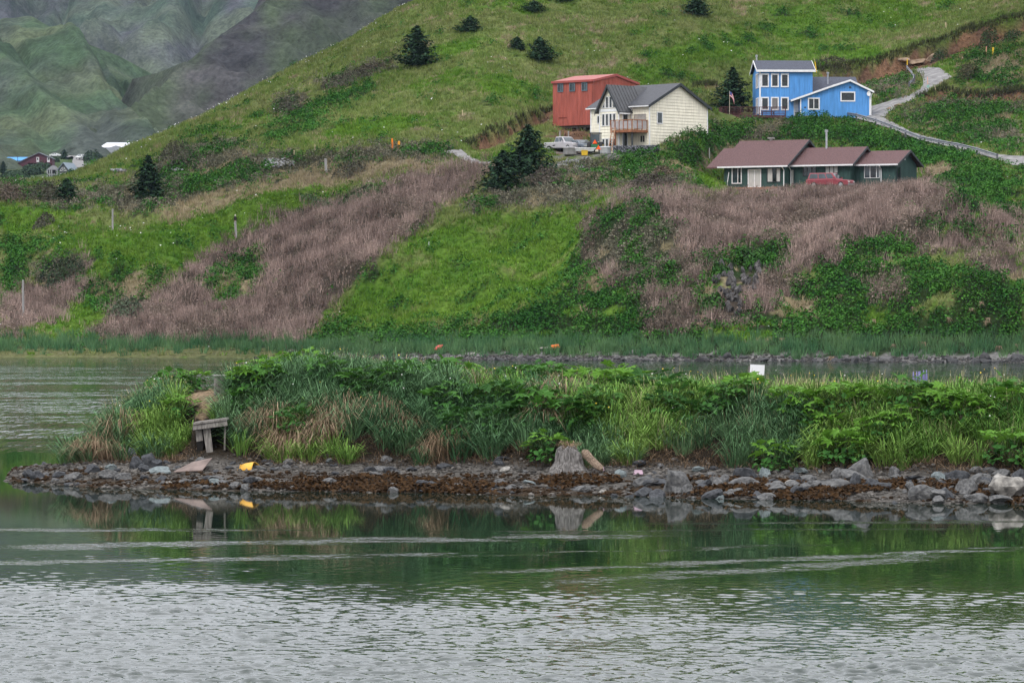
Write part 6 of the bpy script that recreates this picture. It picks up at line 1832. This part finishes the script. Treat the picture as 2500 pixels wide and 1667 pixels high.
MB().prism([(-.3, -.25, 0), (.3, -.25, 0), (.36, -.3, .55), (-.36, -.3, .55)], (0, .5, 0)).build('box', YL, b, .03); MB().box(-.38, .38, -.33, .24, .552, .6).build('lid', YL, b)
b = empty('triangle_reflector', on_pad(1461, 408.6), .0, 'orange warning triangle on a stand right of the tractor', 'sign')
MB().prism([(-.27, 0, .55), (.27, 0, .55), (0, 0, 1.05)], (0, .03, 0)).build('plate', mat('safety_orange', (.85, .10, .01)), b); MB().box(-.03, .03, .0, .06, -.1, .56).build('stand', M_DARKTRIM, b)
for px_, dy in ((1367, 0), (1388, .2)):
    x = on_pad(px_, 424)
    pole('fence_post', px_, 0, 30, .1, GW, f'grey post {"left" if px_ < 1380 else "right"} of two behind the silver pickup', 'post', base=Vector((x.x, 424, x.z - .2)))

# gabion wall of grey stones
def rock_mesh(seed, sub=2, ang=.5, flat=.75):
    rg = np.random.default_rng(seed)
    bm = bmesh.new(); bmesh.ops.create_icosphere(bm, subdivisions=sub, radius=1)
    planes = [(rg.normal(size=3), .55 + .35 * rg.random()) for _ in range(9)]
    planes = [(n / np.linalg.norm(n), d) for n, d in planes]
    for v in bm.verts:
        p = np.array(v.co)
        for n, d in planes:
            k = p @ n
            if k > d: p = p - n * (k - d) * ang * 1.6
        p *= 1 + (vnoise(np.array([p[0] * 2 + seed]), np.array([p[1] * 2 + p[2] * 1.7]))[0] - .5) * .25
        p[2] *= flat
        v.co = p
    me = bpy.data.meshes.new('rock'); bm.to_mesh(me); bm.free()
    return me
def rocks_np(pos, siz, seed0=0, sub=1, cols=None, flat=.7):
    """many small stones in one mesh (numpy)"""
    protos = []
    for k in range(6):
        me = rock_mesh(seed0 + k, sub, .55, flat)
        v = np.array([p.co[:] for p in me.vertices]); f = np.array([list(p.vertices) for p in me.polygons]); protos.append((v, f)); bpy.data.meshes.remove(me)
    Vs, Ts, Cs, o = [], [], [], 0
    which = RNG.integers(0, 6, len(pos)); ang = RNG.random(len(pos)) * 6.283
    for k in range(6):
        i = np.where(which == k)[0]
        v, f = protos[k]
        c, s = np.cos(ang[i]), np.sin(ang[i])
        sx = (siz[i] * (.8 + .6 * RNG.random(len(i))))[:, None]; sy = (siz[i])[:, None]; sz = (siz[i] * (.6 + .5 * RNG.random(len(i))))[:, None]
        x = v[None, :, 0] * sx; y = v[None, :, 1] * sy
        V = np.stack([x * c[:, None] - y * s[:, None], x * s[:, None] + y * c[:, None], v[None, :, 2] * sz], -1) + pos[i][:, None, :]
        Vs.append(V.reshape(-1, 3)); Ts.append((f[None] + (np.arange(len(i)) * len(v))[:, None, None]).reshape(-1, 3) + o); o += V.shape[0] * V.shape[1]
        Cs.append(np.repeat(cols[i], len(v), axis=0))
    return np.concatenate(Vs), np.concatenate(Ts), np.concatenate(Cs)
M_STONE = attr_mat('stone', 0, .85, 14, .4)
def stone_stack(name, origin, rz, x0, x1, y0, y1, z0, z1, n, s, label, cat, c1, c2):
    t = empty(name, origin, rz, label, cat)
    pos = np.c_[x0 + RNG.random(n) * (x1 - x0), y0 + RNG.random(n) ** 1.5 * (y1 - y0), z0 + RNG.random(n) * (z1 - z0)]
    f = RNG.random((n, 1)) ** 1.5
    V, T, C = rocks_np(pos, s * (.7 + .6 * RNG.random(n)), 40, 1, np.array(c1) * (1 - f) + np.array(c2) * f)
    o = link_mesh('stone_fill', np_mesh('stone_fill', V, T, C), M_STONE, t); o['kind'] = 'stuff'
    return t
gw0 = on_pad(1496, 408.5); gw1 = on_pad(1607, 407.0)
gl = (gw1 - gw0).length
t = stone_stack('gabion_wall', gw0, math.atan2(gw1.y - gw0.y, gw1.x - gw0.x), 0, gl, 0, .5, .0, .85, 900, .10, 'grey stone filled gabion wall in front of the cream house', 'wall', (.10, .105, .12), (.34, .35, .38))
MB().box(0, gl, .1, .6, -.8, .86).build('core', mat('gabion_core', (.05, .05, .055), .9), t)
# boulders below the parking place
n = 420
bx_, by_ = 1322 + RNG.random(n) * 122, 386 + RNG.random(n) * 38
pp = [hit(a, b_ + .12 * (1440 - a)) for a, b_ in zip(bx_, by_)]
o0 = hit(1390, 405)
f = RNG.random((n, 1)) ** 1.4
V, T, C = rocks_np(np.array([tuple(p - o0) for p in pp]), .12 + RNG.random(n) ** 3 * .35, 60, 1, np.array([.08, .08, .082]) * (1 - f) + np.array([.30, .30, .31]) * f)
t = empty('riprap', o0, 0, 'heap of grey rubble on the slope below the parked cars', 'rubble')
link_mesh('stone_fill', np_mesh('stone_fill', V, T, C), M_STONE, t)['kind'] = 'stuff'
# stones on the left slope
for k, (a0, a1, y_, n, lb) in enumerate(((272, 306, 423, 26, 'short row of pale stones right of the small dark house'), (646, 718, 404, 90, 'low stone heap in the scrub on the left slope'), (420, 445, 421, 14, 'few pale stones right of the lone spruce'))):
    o0 = hit((a0 + a1) / 2, y_)
    pp = np.array([tuple(hit(a0 + RNG.random() * (a1 - a0), y_ + RNG.normal() * (2 if n < 50 else 5)) - o0 + Vector((0, 0, .3))) for _ in range(n)])
    f = RNG.random((n, 1))
    V, T, C = rocks_np(pp, .14 + RNG.random(n) * .16, 80 + k, 1, np.array([.12, .12, .13]) * (1 - f) + np.array([.36, .36, .37]) * f)
    link_mesh('stone_fill', np_mesh('stone_fill', V, T, C), M_STONE, empty('stone_row', o0, 0, lb, 'stones'))['kind'] = 'stuff'

# ================================================================== rock outcrop in the right bank
oc = hit(1788, 735)
t = empty('rock_outcrop', oc, 0, 'grey lichen covered rock face breaking through the dry stalks', 'rock')
OM = mat('outcrop_rock', (.022, .021, .022), .95, .3, 2.2, .2, bump=1.0, c2=(.12, .112, .11), stretch=(1, 1, .35))
OMS = [rock_mesh(200 + k, 2, 1.0, 1.0) for k in range(8)]
for me in OMS: me.materials.append(OM)
for (x0, x1, y0, y1, n_) in ((1745, 1792, 655, 735, 22), (1770, 1808, 735, 785, 10), (1800, 1848, 662, 715, 12), (1845, 1870, 652, 685, 6)):
    for k in range(n_):
        p = hit(random.uniform(x0, x1), random.uniform(y0, y1)); s = p.y / F
        o = bpy.data.objects.new('rock', random.choice(OMS)); col.objects.link(o); o.parent = t
        o.location = p - oc + Vector((0, -.05, .22)); w_ = random.uniform(6, 14) * s
        o.scale = (w_ * .8, w_ * .7, w_ * random.uniform(.9, 1.7)); o.rotation_euler = (random.gauss(0, .15), random.gauss(0, .2), random.random() * 6.28)
for a, b_, w_, h_, lb in ((1835, 640, 90, 40, 'dark leafy bush capping the rock outcrop'), (1760, 668, 44, 26, 'dark leafy bush on the left shoulder of the rock outcrop'), (1740, 760, 60, 40, 'green bush at the lower left of the rock outcrop')):
    shrub('alder_bush', a, b_, w_, h_, lb, (.022, .065, .02), (.06, .14, .03), 500, .14)
# boulders beside the driveway and below the earth bank
ER = mat('earth_rock', (.16, .11, .075), .95, .3, 2, .2, bump=.7, c2=(.32, .24, .17))
for k, (a, b_, w_, h_, lb) in enumerate(((2240, 158, 60, 22, 'brown rock ledge under the raw earth bank, left end'), (2280, 152, 44, 26, 'pale rounded boulder under the raw earth bank'), (2205, 150, 40, 12, 'flat tan rock at the lower end of the earth bank'), (2352, 148, 12, 14, 'small pale stone left of the pink marker post'), (2195, 262, 26, 10, 'grey rubble stone at the inner edge of the driveway'), (2170, 268, 16, 8, 'small grey rubble stone at the lower driveway edge'))):
    p = hit(a, b_); s = p.y / F
    o = link_mesh('boulder', rock_mesh(230 + k, 3, .7, .9), ER); o.location = p + Vector((0, 0, h_ * s * .25)); o.scale = (w_ * s * .5, w_ * s * .4, h_ * s * .6)
    tag(o, lb, 'rock', 'rocks by the driveway')

# ================================================================== far shore: dark rocks, buoys, drift
FR = [mat('shore_rock_dark', (.03, .03, .032), .9, .3, 3, .3, bump=.5, c2=(.055, .054, .056)), mat('shore_rock_grey', (.06, .06, .062), .9, .3, 3, .3, bump=.5, c2=(.105, .10, .10))]
FM = [rock_mesh(300 + k, 2, .8, .8) for k in range(8)]
for k, me in enumerate(FM): me.materials.append(FR[k % 2 if k < 4 else 0])
for i in range(150):
    a = 1180 + (i + random.random()) / 150 * 1380
    d = float(np.interp(a, [1180, 1500, 2000, 2600], [321, 317, 311, 305]))
    big = .16 + .5 * random.random() ** 2.5 * (1.0 if a > 1950 else .55)
    y = d + random.uniform(-.3, 2.4); x = (a - CX) / F * y
    o = bpy.data.objects.new('shore_rock', FM[i % 8]); col.objects.link(o)
    o.location = (x, y, max(ground(x, y), -.02) + big * .18); o.scale = (big * random.uniform(1, 2.0), big, big * random.uniform(.7, 1.1)); o.rotation_euler = (0, random.gauss(0, .2), random.random() * 6.28)
    w_ = 'right' if a > 1950 else 'middle'
    tag(o, f'dark rock at the waterline of the far shore, {w_} stretch', 'rock', f'rocks along the far shore, {w_} stretch')
n = 4500
a = 620 + RNG.random(n) * 2000; d = np.interp(a, [620, 900, 1180, 1500, 2000, 2600], [334, 330, 322, 317, 311, 305]) + RNG.random(n) * 3.2 - .5
x = (a - CX) / F * d; z = np.maximum(zt(x, d), -.03); f = RNG.random((n, 1)) ** 2
V, T, C = rocks_np(np.c_[x, d, z], .06 + RNG.random(n) ** 2 * .14, 90, 0 if False else 1, np.array([.035, .033, .033]) * (1 - f) + np.array([.11, .105, .098]) * f)
tag(link_mesh('far_shore_stones', np_mesh('far_shore_stones', V, T, C), M_STONE), 'dark shingle along the far shore', 'stones', None, 'stuff')
def buoy(px_, py_, m, label, cat, lying):
    p = hit(px_, py_); b = empty('buoy' if cat == 'buoy' else 'barrel', p + Vector((0, -.3, .25)), .3, label, cat)
    if cat == 'buoy':
        mb = MB(); prof = [(.02, -.42), (.12, -.38), (.2, -.2), (.22, .0), (.2, .2), (.1, .36), (.04, .44)]
    else:
        mb = MB(); prof = [(.2, -.36), (.26, -.34), (.28, -.12), (.26, -.1), (.28, 0), (.26, .1), (.28, .12), (.26, .34), (.2, .36)]
    n_ = 14; vs = []; fs = []
    for r_, z_ in prof:
        vs += [(z_, math.cos(6.283 * i / n_) * r_, math.sin(6.283 * i / n_) * r_) for i in range(n_)]
    for k in range(len(prof) - 1): fs += [(k * n_ + i, k * n_ + (i + 1) % n_, (k + 1) * n_ + (i + 1) % n_, (k + 1) * n_ + i) for i in range(n_)]
    fs += [tuple(range(n_)), tuple(range((len(prof) - 1) * n_, len(prof) * n_))]
    o = mb.add(vs, fs).build('float', m, b, smooth=True); o.rotation_euler = (0, lying, 0)
    MB().tube((.4, 0, 0), (.5, 0, 0), .05, .05, 8).build('eyelet' if cat == 'buoy' else 'bung', m, b).rotation_euler = (0, lying, 0)
buoy(1070, 857, mat('red_float', (.62, .09, .08), .5), 'red elongated buoy lying in the far shore grass', 'buoy', -.6)
buoy(1355, 856, mat('orange_float', (.85, .18, .02), .5), 'bright orange barrel lying in the far shore grass', 'barrel', -.15)
p = hit(1147, 867); dw = MB().tube((0, 0, .05), (.5, .1, .22), .06, .03, 7).build('driftwood', mat('bleached_wood', (.45, .42, .38), .8)); dw.location = p; tag(dw, 'small bleached driftwood piece on the far shingle', 'driftwood')
p = hit(1330, 855); dw = MB().tube((-.5, 0, .15), (.45, .1, .25), .09, .06, 7).tube((.1, 0, .2), (.3, -.1, .4), .04, .02, 6).build('driftwood', mat('bleached_wood', (.45, .42, .38))); dw.location = p; tag(dw, 'bleached driftwood left of the orange barrel', 'driftwood')

# ================================================================== the spit: stones, boulders, finds
n = 12500
a = RNG.random(n) * 2900 - 10
t_ = RNG.random(n)
d = _wl(a) - .9 + t_ * 6.0
x = (a - CX) / F * d; z = zi(x, d)
k = (z > -.12) & (z < .72); a, d, x, z = a[k], d[k], x[k], z[k]; n = len(x)
f = np.clip(RNG.random((n, 1)) ** 1.3 * .7 + fbm(x * .8, d * .8, 3)[:, None] * .4 - .08, 0, 1)
cst = np.array([.035, .033, .031]) * (1 - f) + np.array([.19, .175, .16]) * f
wd = (fbm(x * .5 + 20, d * 3 + 4, 3) > .48) & (z < .35) & (RNG.random(n) < .75)
cst[wd] = np.array([.036, .023, .014]) * (.5 + RNG.random((wd.sum(), 1)))
V, T, C = rocks_np(np.c_[x, d, z + .01], .022 + RNG.random(n) ** 3 * .085, 120, 1, cst, .65)
tag(link_mesh('beach_stones', np_mesh('beach_stones', V, T, C), M_STONE), 'grey and brown pebbles on the beach of the spit', 'pebbles', None, 'stuff')
n = 16000                                                      # rockweed
a = 250 + RNG.random(n) * 2600; d = _wl(a) - .2 + RNG.random(n) * 2.8; x = (a - CX) / F * d; z = zi(x, d)
k = (z > -.03) & (z < .42) & ((fbm(x * .55 + 3, d * .9, 3) > np.interp(a, [250, 800, 900, 1350, 1420, 1580, 1700], [.62, .60, .48, .48, .60, .56, .47]))); x, d, z = x[k], d[k], z[k]; n = len(x)
V, T, C = leaves(np.c_[x, d, z + .04 + RNG.random(n) * .05], .035 + RNG.random(n) * .06, np.c_[np.zeros(n), np.full(n, -.4), np.ones(n)] + RNG.normal(size=(n, 3)) * .5, np.array([.040, .022, .010]) * (.3 + 1.4 * RNG.random((n, 1))), .6)
tag(link_mesh('rockweed', np_mesh('rockweed', V, T, C), attr_mat('seaweed', .1, .5)), 'rusty brown seaweed draped over the shore stones', 'seaweed', None, 'stuff')

RK = {'dark': mat('boulder_dark', (.016, .018, .022), .8, .3, 4, .35, bump=.5, c2=(.062, .065, .072)),
      'grey': mat('boulder_grey', (.04, .041, .044), .8, .3, 4, .35, bump=.6, c2=(.14, .138, .136)),
      'blue': mat('boulder_blue', (.07, .088, .092), .8, .3, 4, .35, bump=.5, c2=(.19, .22, .225)),
      'pale': mat('boulder_pale', (.09, .085, .08), .9, .3, 3, .3, bump=.6, c2=(.36, .34, .31))}
def boulder(px_, py_, w_, h_, tone, label, k, tilt=0, group=None, sink=.3):
    p = ihit(px_, py_ + h_ * .42); s = p.y / F
    o = link_mesh('boulder', rock_mesh(400 + k, 3, .8, 1.0), RK[tone])
    o.scale = (w_ * s * .56, max(w_, h_) * s * .42, h_ * s * .62); o.location = p + Vector((0, 0, h_ * s * (.5 - sink)))
    o.rotation_euler = (0, tilt, (k * 37 % 20 - 10) * .02)
    return tag(o, label, 'rock', group)
BD = [
 (223, 1143, 40, 26, 'dark', 'flat topped dark rock under the left tip of the grass'), (263, 1154, 48, 26, 'grey', 'grey rock right of the flat topped dark rock'), (302, 1162, 44, 22, 'grey', 'low grey rock left of the blue green slab'),
 (395, 1145, 58, 25, 'blue', 'smooth blue green slab left of the pink board'), (335, 1128, 40, 40, 'dark', 'black boulder at the left of the dark pile'), (362, 1120, 38, 46, 'dark', 'tallest black boulder in the dark pile'), (382, 1128, 28, 36, 'dark', 'pointed black boulder at the right of the dark pile'), (352, 1140, 30, 26, 'dark', 'small black boulder at the foot of the dark pile'), (318, 1105, 34, 30, 'blue', 'blue grey boulder half under the grass above the dark pile'),
 (90, 1160, 30, 26, 'dark', 'weed stained rock near the tip of the gravel spit'), (180, 1160, 44, 24, 'grey', 'broad grey rock on the narrow gravel tip'), (145, 1155, 34, 18, 'dark', 'low dark rock between the tip and the broad grey rock'),
 (1647, 1168, 74, 68, 'grey', 'large wedge shaped grey boulder at the water edge'), (1681, 1194, 32, 30, 'grey', 'rounded grey stone at the foot of the wedge boulder'), (1517, 1152, 40, 26, 'blue', 'smooth blue grey boulder left of the wedge boulder'),
 (1755, 1172, 52, 36, 'grey', 'ridged grey boulder right of the wedge boulder'), (1819, 1152, 58, 42, 'dark', 'big dark boulder under the tufts'), (1866, 1150, 28, 32, 'blue', 'upright thin slab beside the big dark boulder'), (1815, 1172, 54, 24, 'grey', 'flat grey slab below the big dark boulder'), (1720, 1180, 40, 26, 'dark', 'dark stone between wedge and ridged boulders'),
 (1976, 1166, 42, 22, 'grey', 'low grey stone left of the two round boulders'), (2046, 1156, 46, 32, 'grey', 'grey round boulder, left of the two'), (2106, 1140, 62, 62, 'grey', 'big rounded boulder leaning into the grass'), (2027, 1178, 88, 30, 'grey', 'long flat rock below the round boulders'), (2085, 1170, 30, 40, 'dark', 'dark stone below the big rounded boulder'), (2130, 1178, 54, 30, 'dark', 'dark broad stone right of the long flat rock'),
 (2257, 1200, 72, 46, 'grey', 'broad triangular grey rock at the water edge'), (2359, 1186, 48, 46, 'grey', 'peaked grey rock left of the pale boulder'), (2333, 1156, 62, 34, 'dark', 'black rock under the grass left of the pale boulder'), (2461, 1182, 88, 76, 'pale', 'big pale lichen covered boulder at the right edge'), (2388, 1214, 54, 24, 'grey', 'low grey stone at the waterline before the pale boulder'), (2222, 1186, 26, 24, 'grey', 'small grey stone left of the triangular rock'), (2185, 1150, 30, 34, 'grey', 'grey stone tucked under the grass edge'), (2440, 1218, 60, 22, 'grey', 'flat stone in the water under the pale boulder'),
 (905, 1146, 30, 18, 'dark', 'slab at the left end of the dark slab pile'), (930, 1142, 34, 18, 'grey', 'upper slab of the dark slab pile'), (955, 1146, 36, 18, 'dark', 'right slab of the dark slab pile'), (915, 1156, 30, 14, 'grey', 'lowest slab of the dark slab pile'), (972, 1152, 22, 14, 'grey', 'small slab right of the dark slab pile'),
]
for k, (a, b_, w_, h_, tn, lb) in enumerate(BD): boulder(a, b_, w_, h_, tn, lb, k)
CM = {}
for tn in RK:
    CM[tn] = []
    for k in range(3):
        me = rock_mesh(500 + k + 7 * len(CM), 2, .8, .8); me.materials.append(RK[tn]); CM[tn].append(me)
for i in range(250):
    right = i >= 130
    a = random.uniform(1560, 2560) if right else random.uniform(60, 1560)
    d = float(_wl(a)) + (random.uniform(-.5, 4.2) if right else random.choice([random.uniform(-.2, 1.5), random.uniform(2.6, 4.3)]))
    x = (a - CX) / F * d; z = iground(x, d)
    if z < -.15: continue
    s = (.06 + .15 * random.random() ** 2) if not right else (.07 + .22 * random.random() ** 2)
    tn = random.choices(['dark', 'grey', 'blue', 'pale'], [4, 5, 1, .6])[0]
    o = bpy.data.objects.new('stone', random.choice(CM[tn])); col.objects.link(o)
    o.location = (x, d, max(z, -.05) + s * .25); o.scale = (s * random.uniform(.9, 1.7), s, s * random.uniform(.6, 1)); o.rotation_euler = (random.gauss(0, .2), random.gauss(0, .2), random.random() * 6.28)
    nm = {'dark': 'dark', 'grey': 'grey', 'blue': 'bluish', 'pale': 'pale'}[tn]
    wh = 'right part' if right else 'left part'
    tag(o, f'{nm} loose stone on the {wh} of the spit beach', 'stone', f'{nm} stones on the {wh} of the beach')

# stump and log
p = ihit(1390, 1150); s = p.y / F
st = empty('tree_stump', p, 0, 'weathered grey tree stump with dry grass on top', 'stump')
GWD = mat('bleached_stump', (.05, .045, .042), .95, .3, 6, .2, bump=.9, c2=(.27, .255, .245), stretch=(5, 5, .8))
bm = bmesh.new(); prev = None; nn = 28
for z_, r_ in ((-.1, .46), (.05, .42), (.2, .34), (.38, .31), (.52, .27), (.60, .18), (.57, .05)):
    cur = []
    for i in range(nn):
        a = 6.283 * i / nn
        rr = r_ * (1 + .5 * (vnoise(np.array([math.cos(a) * 2.6 + 9]), np.array([math.sin(a) * 2.6 + z_ * .8]))[0] - .5) * 2 + (.3 * max(0, math.sin(a * 5)) ** 3 if z_ < .15 else 0))
        cur.append(bm.verts.new((math.cos(a) * rr, math.sin(a) * rr * .8, z_ + .06 * math.sin(a * 3))))
    if prev:
        for i in range(nn): bm.faces.new((prev[i], prev[(i + 1) % nn], cur[(i + 1) % nn], cur[i]))
    prev = cur
bm.faces.new(prev)
me = bpy.data.meshes.new('trunk'); bm.to_mesh(me); bm.free()
link_mesh('trunk', me, GWD, st)
for a in (-.6, .5, 1.9, 3.6):
    MB().tube((math.cos(a) * .25, math.sin(a) * .2, .18), (math.cos(a) * .52, math.sin(a) * .42, -.06), .1, .05, 7).build('root', GWD, st)
bm = bmesh.new(); prev = None; pa, pb = Vector((-.16, .40, .50)), Vector((.30, -.28, .06)); ax = (pb - pa).normalized(); e1 = ax.orthogonal().normalized(); e2 = ax.cross(e1)
for i in range(10):
    t = i / 9; cur = []
    for j in range(14):
        a = 6.283 * j / 14
        r_ = (.115 - .025 * t) * (1 + .5 * (vnoise(np.array([math.cos(a) * 1.6 + 4]), np.array([math.sin(a) * 1.6 + t * 2.5]))[0] - .5)) * (.55 if i in (0, 9) else 1)
        cur.append(bm.verts.new(pa.lerp(pb, t) + e1 * math.cos(a) * r_ + e2 * math.sin(a) * r_))
    if prev:
        for j in range(14): bm.faces.new((prev[j], prev[(j + 1) % 14], cur[(j + 1) % 14], cur[j]))
    else: bm.faces.new(cur[::-1])
    prev = cur
bm.faces.new(prev); me = bpy.data.meshes.new('log'); bm.to_mesh(me); bm.free()
o = link_mesh('log', me, mat('log_wood', (.09, .065, .05), .9, .3, 7, .2, bump=.8, c2=(.27, .20, .145), stretch=(3, 3, 3))); o.location = ihit(1440, 1152); tag(o, 'short broken log leaning beside the tree stump', 'log')
n = 90; a = RNG.random(n) * 6.283; rr = RNG.random(n) * .2
V, T, C = long_blades(np.c_[np.cos(a) * rr, np.sin(a) * rr * .8, np.full(n, .58)], .10 + RNG.random(n) * .14, np.full(n, .014), a, .1 + RNG.random(n) * .2, np.array([.26, .19, .125]) * (.5 + RNG.random((n, 1))), RNG.random(n) * .9)
link_mesh('dry_grass_cap', np_mesh('dry_grass_cap', V, T, C), M_DRY, st)
# hut entrance
p = Vector(((512 - CX) / F * HUTY, HUTY, .0)); s = p.y / F; p.z = CAMH + (HZ - 1118) * s
hu = empty('hut_entrance', p, 0, 'weathered plank doorway of a small hut sunk in the grass bank', 'doorway')
PL = mat('grey_planks', (.11, .10, .093), .9, .25, 6, .2, bump=.4, c2=(.29, .27, .25), stretch=(3, 3, .6))
def PX(px_, py_): return ((px_ - 512) * s, (1118 - py_) * s)
def plank(pts, d0, d1, nm='plank', m=PL): return MB().prism([(PX(*q)[0], d0, PX(*q)[1]) for q in pts], (0, d1 - d0, 0)).build(nm, m, hu)
plank([(496, 1046), (514, 1044), (522, 1112), (506, 1112)], -.12, -.05, 'door_board')
plank([(477, 1050), (493, 1048), (496, 1075), (480, 1078)], -.05, .0, 'side_board')
plank([(472, 1049), (473, 1037), (555, 1026), (557, 1038)], -.22, -.14, 'lintel')
plank([(474, 1036), (473, 1031), (552, 1020), (554, 1025)], -.25, .9, 'roof_board')
plank([(548, 1042), (552, 1041), (551, 1098), (547, 1098)], -.1, -.04, 'door_post')
plank([(519, 1107), (547, 1107), (548, 1113), (521, 1113)], -.14, -.02, 'sill', mat('pink_board', (.48, .25, .24), .7))
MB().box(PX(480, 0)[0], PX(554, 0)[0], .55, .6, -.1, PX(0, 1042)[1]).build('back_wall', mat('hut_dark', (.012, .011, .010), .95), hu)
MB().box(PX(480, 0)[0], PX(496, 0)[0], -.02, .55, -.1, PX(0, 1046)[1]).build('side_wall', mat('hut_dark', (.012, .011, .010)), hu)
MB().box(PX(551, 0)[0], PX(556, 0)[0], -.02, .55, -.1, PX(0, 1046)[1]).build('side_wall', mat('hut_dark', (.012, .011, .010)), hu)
# the box on top
p = ihit(536, 962); bx = empty('wooden_box', p, .25, 'weathered wooden box with a pale lid on top of the spit', 'box')
MB().box(-.14, .14, -.12, .12, -.1, .50).build("body", PL, bx, .01); MB().box(-.17, .17, -.15, .15, .502, .53).build('lid', mat('pale_lid', (.42, .40, .39), .7), bx)
# boards
def lying(name, pts, lift, m, label, cat, thick=.025):
    w = [ihit(*q) for q in pts]; c = sum(w, Vector()) / len(w)
    o = MB().prism([v - c + Vector((0, 0, l)) for v, l in zip(w, lift)], (0, 0, thick)).build(name, m); o.location = c; return tag(o, label, cat)
PB = mat('pink_plywood', (.13, .10, .09), .8, .15, 4, .2, c2=(.24, .185, .165))
lying('plywood_board', [(424, 1156), (494, 1155), (518, 1140), (468, 1142)], [.03, .06, .22, .12], PB, 'pinkish plywood sheet lying on the beach below the hut', 'board')
# yellow tub on its side
p = ihit(607, 1148); y_ = empty('yellow_tub', p, math.radians(-25), 'broken yellow plastic tub lying on the beach', 'tub')
YT = mat('yellow_tub_plastic', (.66, .36, .05), .5, .12, 5)
n_ = 22; vs = []; fs = []
for i in range(n_):
    a = math.pi * (1.02 * i / (n_ - 1) - .0)
    for u, r_ in ((-.20, .15), (-.05, .2), (.12, .23), (.2, .235)):
        vs.append((u + .02 * math.sin(a * 3), -math.cos(a) * r_, math.sin(a) * r_ * (1.05 - .25 * (i / n_))))
for i in range(n_ - 1):
    for k in range(3): fs.append((i * 4 + k, i * 4 + k + 1, i * 4 + k + 5, i * 4 + k + 4))
o = MB().add(vs, fs).build('shell', YT, y_, smooth=True); o.modifiers.new('thick', 'SOLIDIFY').thickness = .015
MB().prism([(-.2, -.15, .0), (-.2, .15, 0), (-.2, .1, .13), (-.2, -.08, .15)], (-.012, 0, 0)).build('bottom', YT, y_)
MB().box(-.2, .22, -.25, -.22, .0, .03).build('rim', YT, y_)
# white board on posts
p = ihit(1842, 935); yy = p.y + 2.5; x = (1842 - CX) / F * yy
wb = empty('white_board', (x, yy, iground(x, yy)), .12, 'white rectangular board standing in the grass on the spit', 'board')
zt_ = CAMH + (HZ - 890) / F * yy - iground(x, yy)
MB().box(-.21, .21, -.015, .015, zt_ - .3, zt_).build('panel', mat('white_panel', (.74, .74, .77), .5, .04), wb).rotation_euler = (0, .05, 0)
for sx in (-.15, .15): MB().box(sx - .02, sx + .02, .016, .05, -.2, zt_ - .04).build('post', PL, wb)
# washed up scraps
PKP = mat('pink_plastic', (.30, .20, .25), .5, .1)
for a, b_, w_, lb in ((1469, 1149, 13, 'pale pink plastic scrap right of the log'), (1558, 1157, 24, 'pink plastic strip left of the wedge boulder')):
    lying('plastic_scrap', [(a - w_ / 2, b_ + 3), (a + w_ / 2, b_ + 4), (a + w_ / 2 - 2, b_ - 2), (a - w_ / 2 + 3, b_ - 3)], [.01, .02, .06, .05], PKP, lb, 'scrap', .02)
BK = mat('dark_plank', (.07, .05, .042), .9, .25, 5)
for a, b_, w_, lb in ((2232, 1005, 40, 'dark plank half buried in the grass near the lupines'), (2358, 1022, 36, 'dark plank in the grass near the right edge')):
    q = ihit(a, b_ + 18); o = MB().box(-w_ * .5 * q.y / F, w_ * .5 * q.y / F, -.08, .08, .22, .30).build('weathered_plank', BK); o.location = q + Vector((0, -.3, 0)); o.rotation_euler = (.2, -.08, .1); tag(o, lb, 'plank')
# lupines
LV = mat('lupine_violet', (.27, .25, .50), .7)
for i, (a, b_) in enumerate(((2230, 948), (2238, 950), (2246, 947), (2255, 950), (2243, 952), (2262, 949))):
    q = ihit(a, b_); q = Vector((q.x, q.y + .0, iground(q.x, q.y)))
    l = empty('lupine', q, i, 'violet lupine flower spike in the grass right of the white board', 'flower', 'lupines on the spit')
    MB().tube((0, 0, -.05), (0, 0, .62), .012, .008, 6).build('stem', mat('stem_green', (.07, .11, .035)), l)
    m = MB()
    for k in range(16):
        z_ = .45 + k * .022; r_ = .05 * (1 - k / 18)
        for j in range(5):
            an = 1.256 * j + k * .6; m.tube((math.cos(an) * r_ * .3, math.sin(an) * r_ * .3, z_), (math.cos(an) * r_, math.sin(an) * r_, z_ + .015), .014, .006, 4)
    m.build('flower_spike', LV, l)
# yellow and white small blooms on the spit
sel = np.where((RNG.random(len(iX)) < .06) & (iD > 5.5))[0]; n = len(sel)
bl = np.c_[iX[sel], iYy[sel] - .15, iZz[sel] + .6 + RNG.random(n) * .25]
cc = np.where((RNG.random(n) < .45)[:, None], np.array([[.62, .46, .05]]), np.array([[.62, .62, .60]]))
V, T, C = leaves(bl, .012 + RNG.random(n) * .014, np.c_[np.zeros(n), np.full(n, -1.), np.full(n, .7)], cc, 1.)
tag(link_mesh('spit_blooms', np_mesh('spit_blooms', V, T, C), M_LEAF), 'yellow and white small flowers among the spit grass', 'flowers', None, 'stuff')

# ================================================================== haze
hz = MB().box(-1500, 1500, -80, 3300, -2.5, 420).build('haze', None)
m = bpy.data.materials.new('haze_air'); m.use_nodes = True
t = m.node_tree
for n_ in list(t.nodes): t.nodes.remove(n_)
out = t.nodes.new('ShaderNodeOutputMaterial'); pv = t.nodes.new('ShaderNodeVolumePrincipled')
pv.inputs['Color'].default_value = (.55, .74, 1.0, 1)
pv.inputs['Density'].default_value = .000026
pv.inputs['Anisotropy'].default_value = .2
t.links.new(pv.outputs['Volume'], out.inputs['Volume'])
hz.data.materials.append(m)
tag(hz, 'thin bluish haze in the air over the bay', 'haze', None, 'stuff')
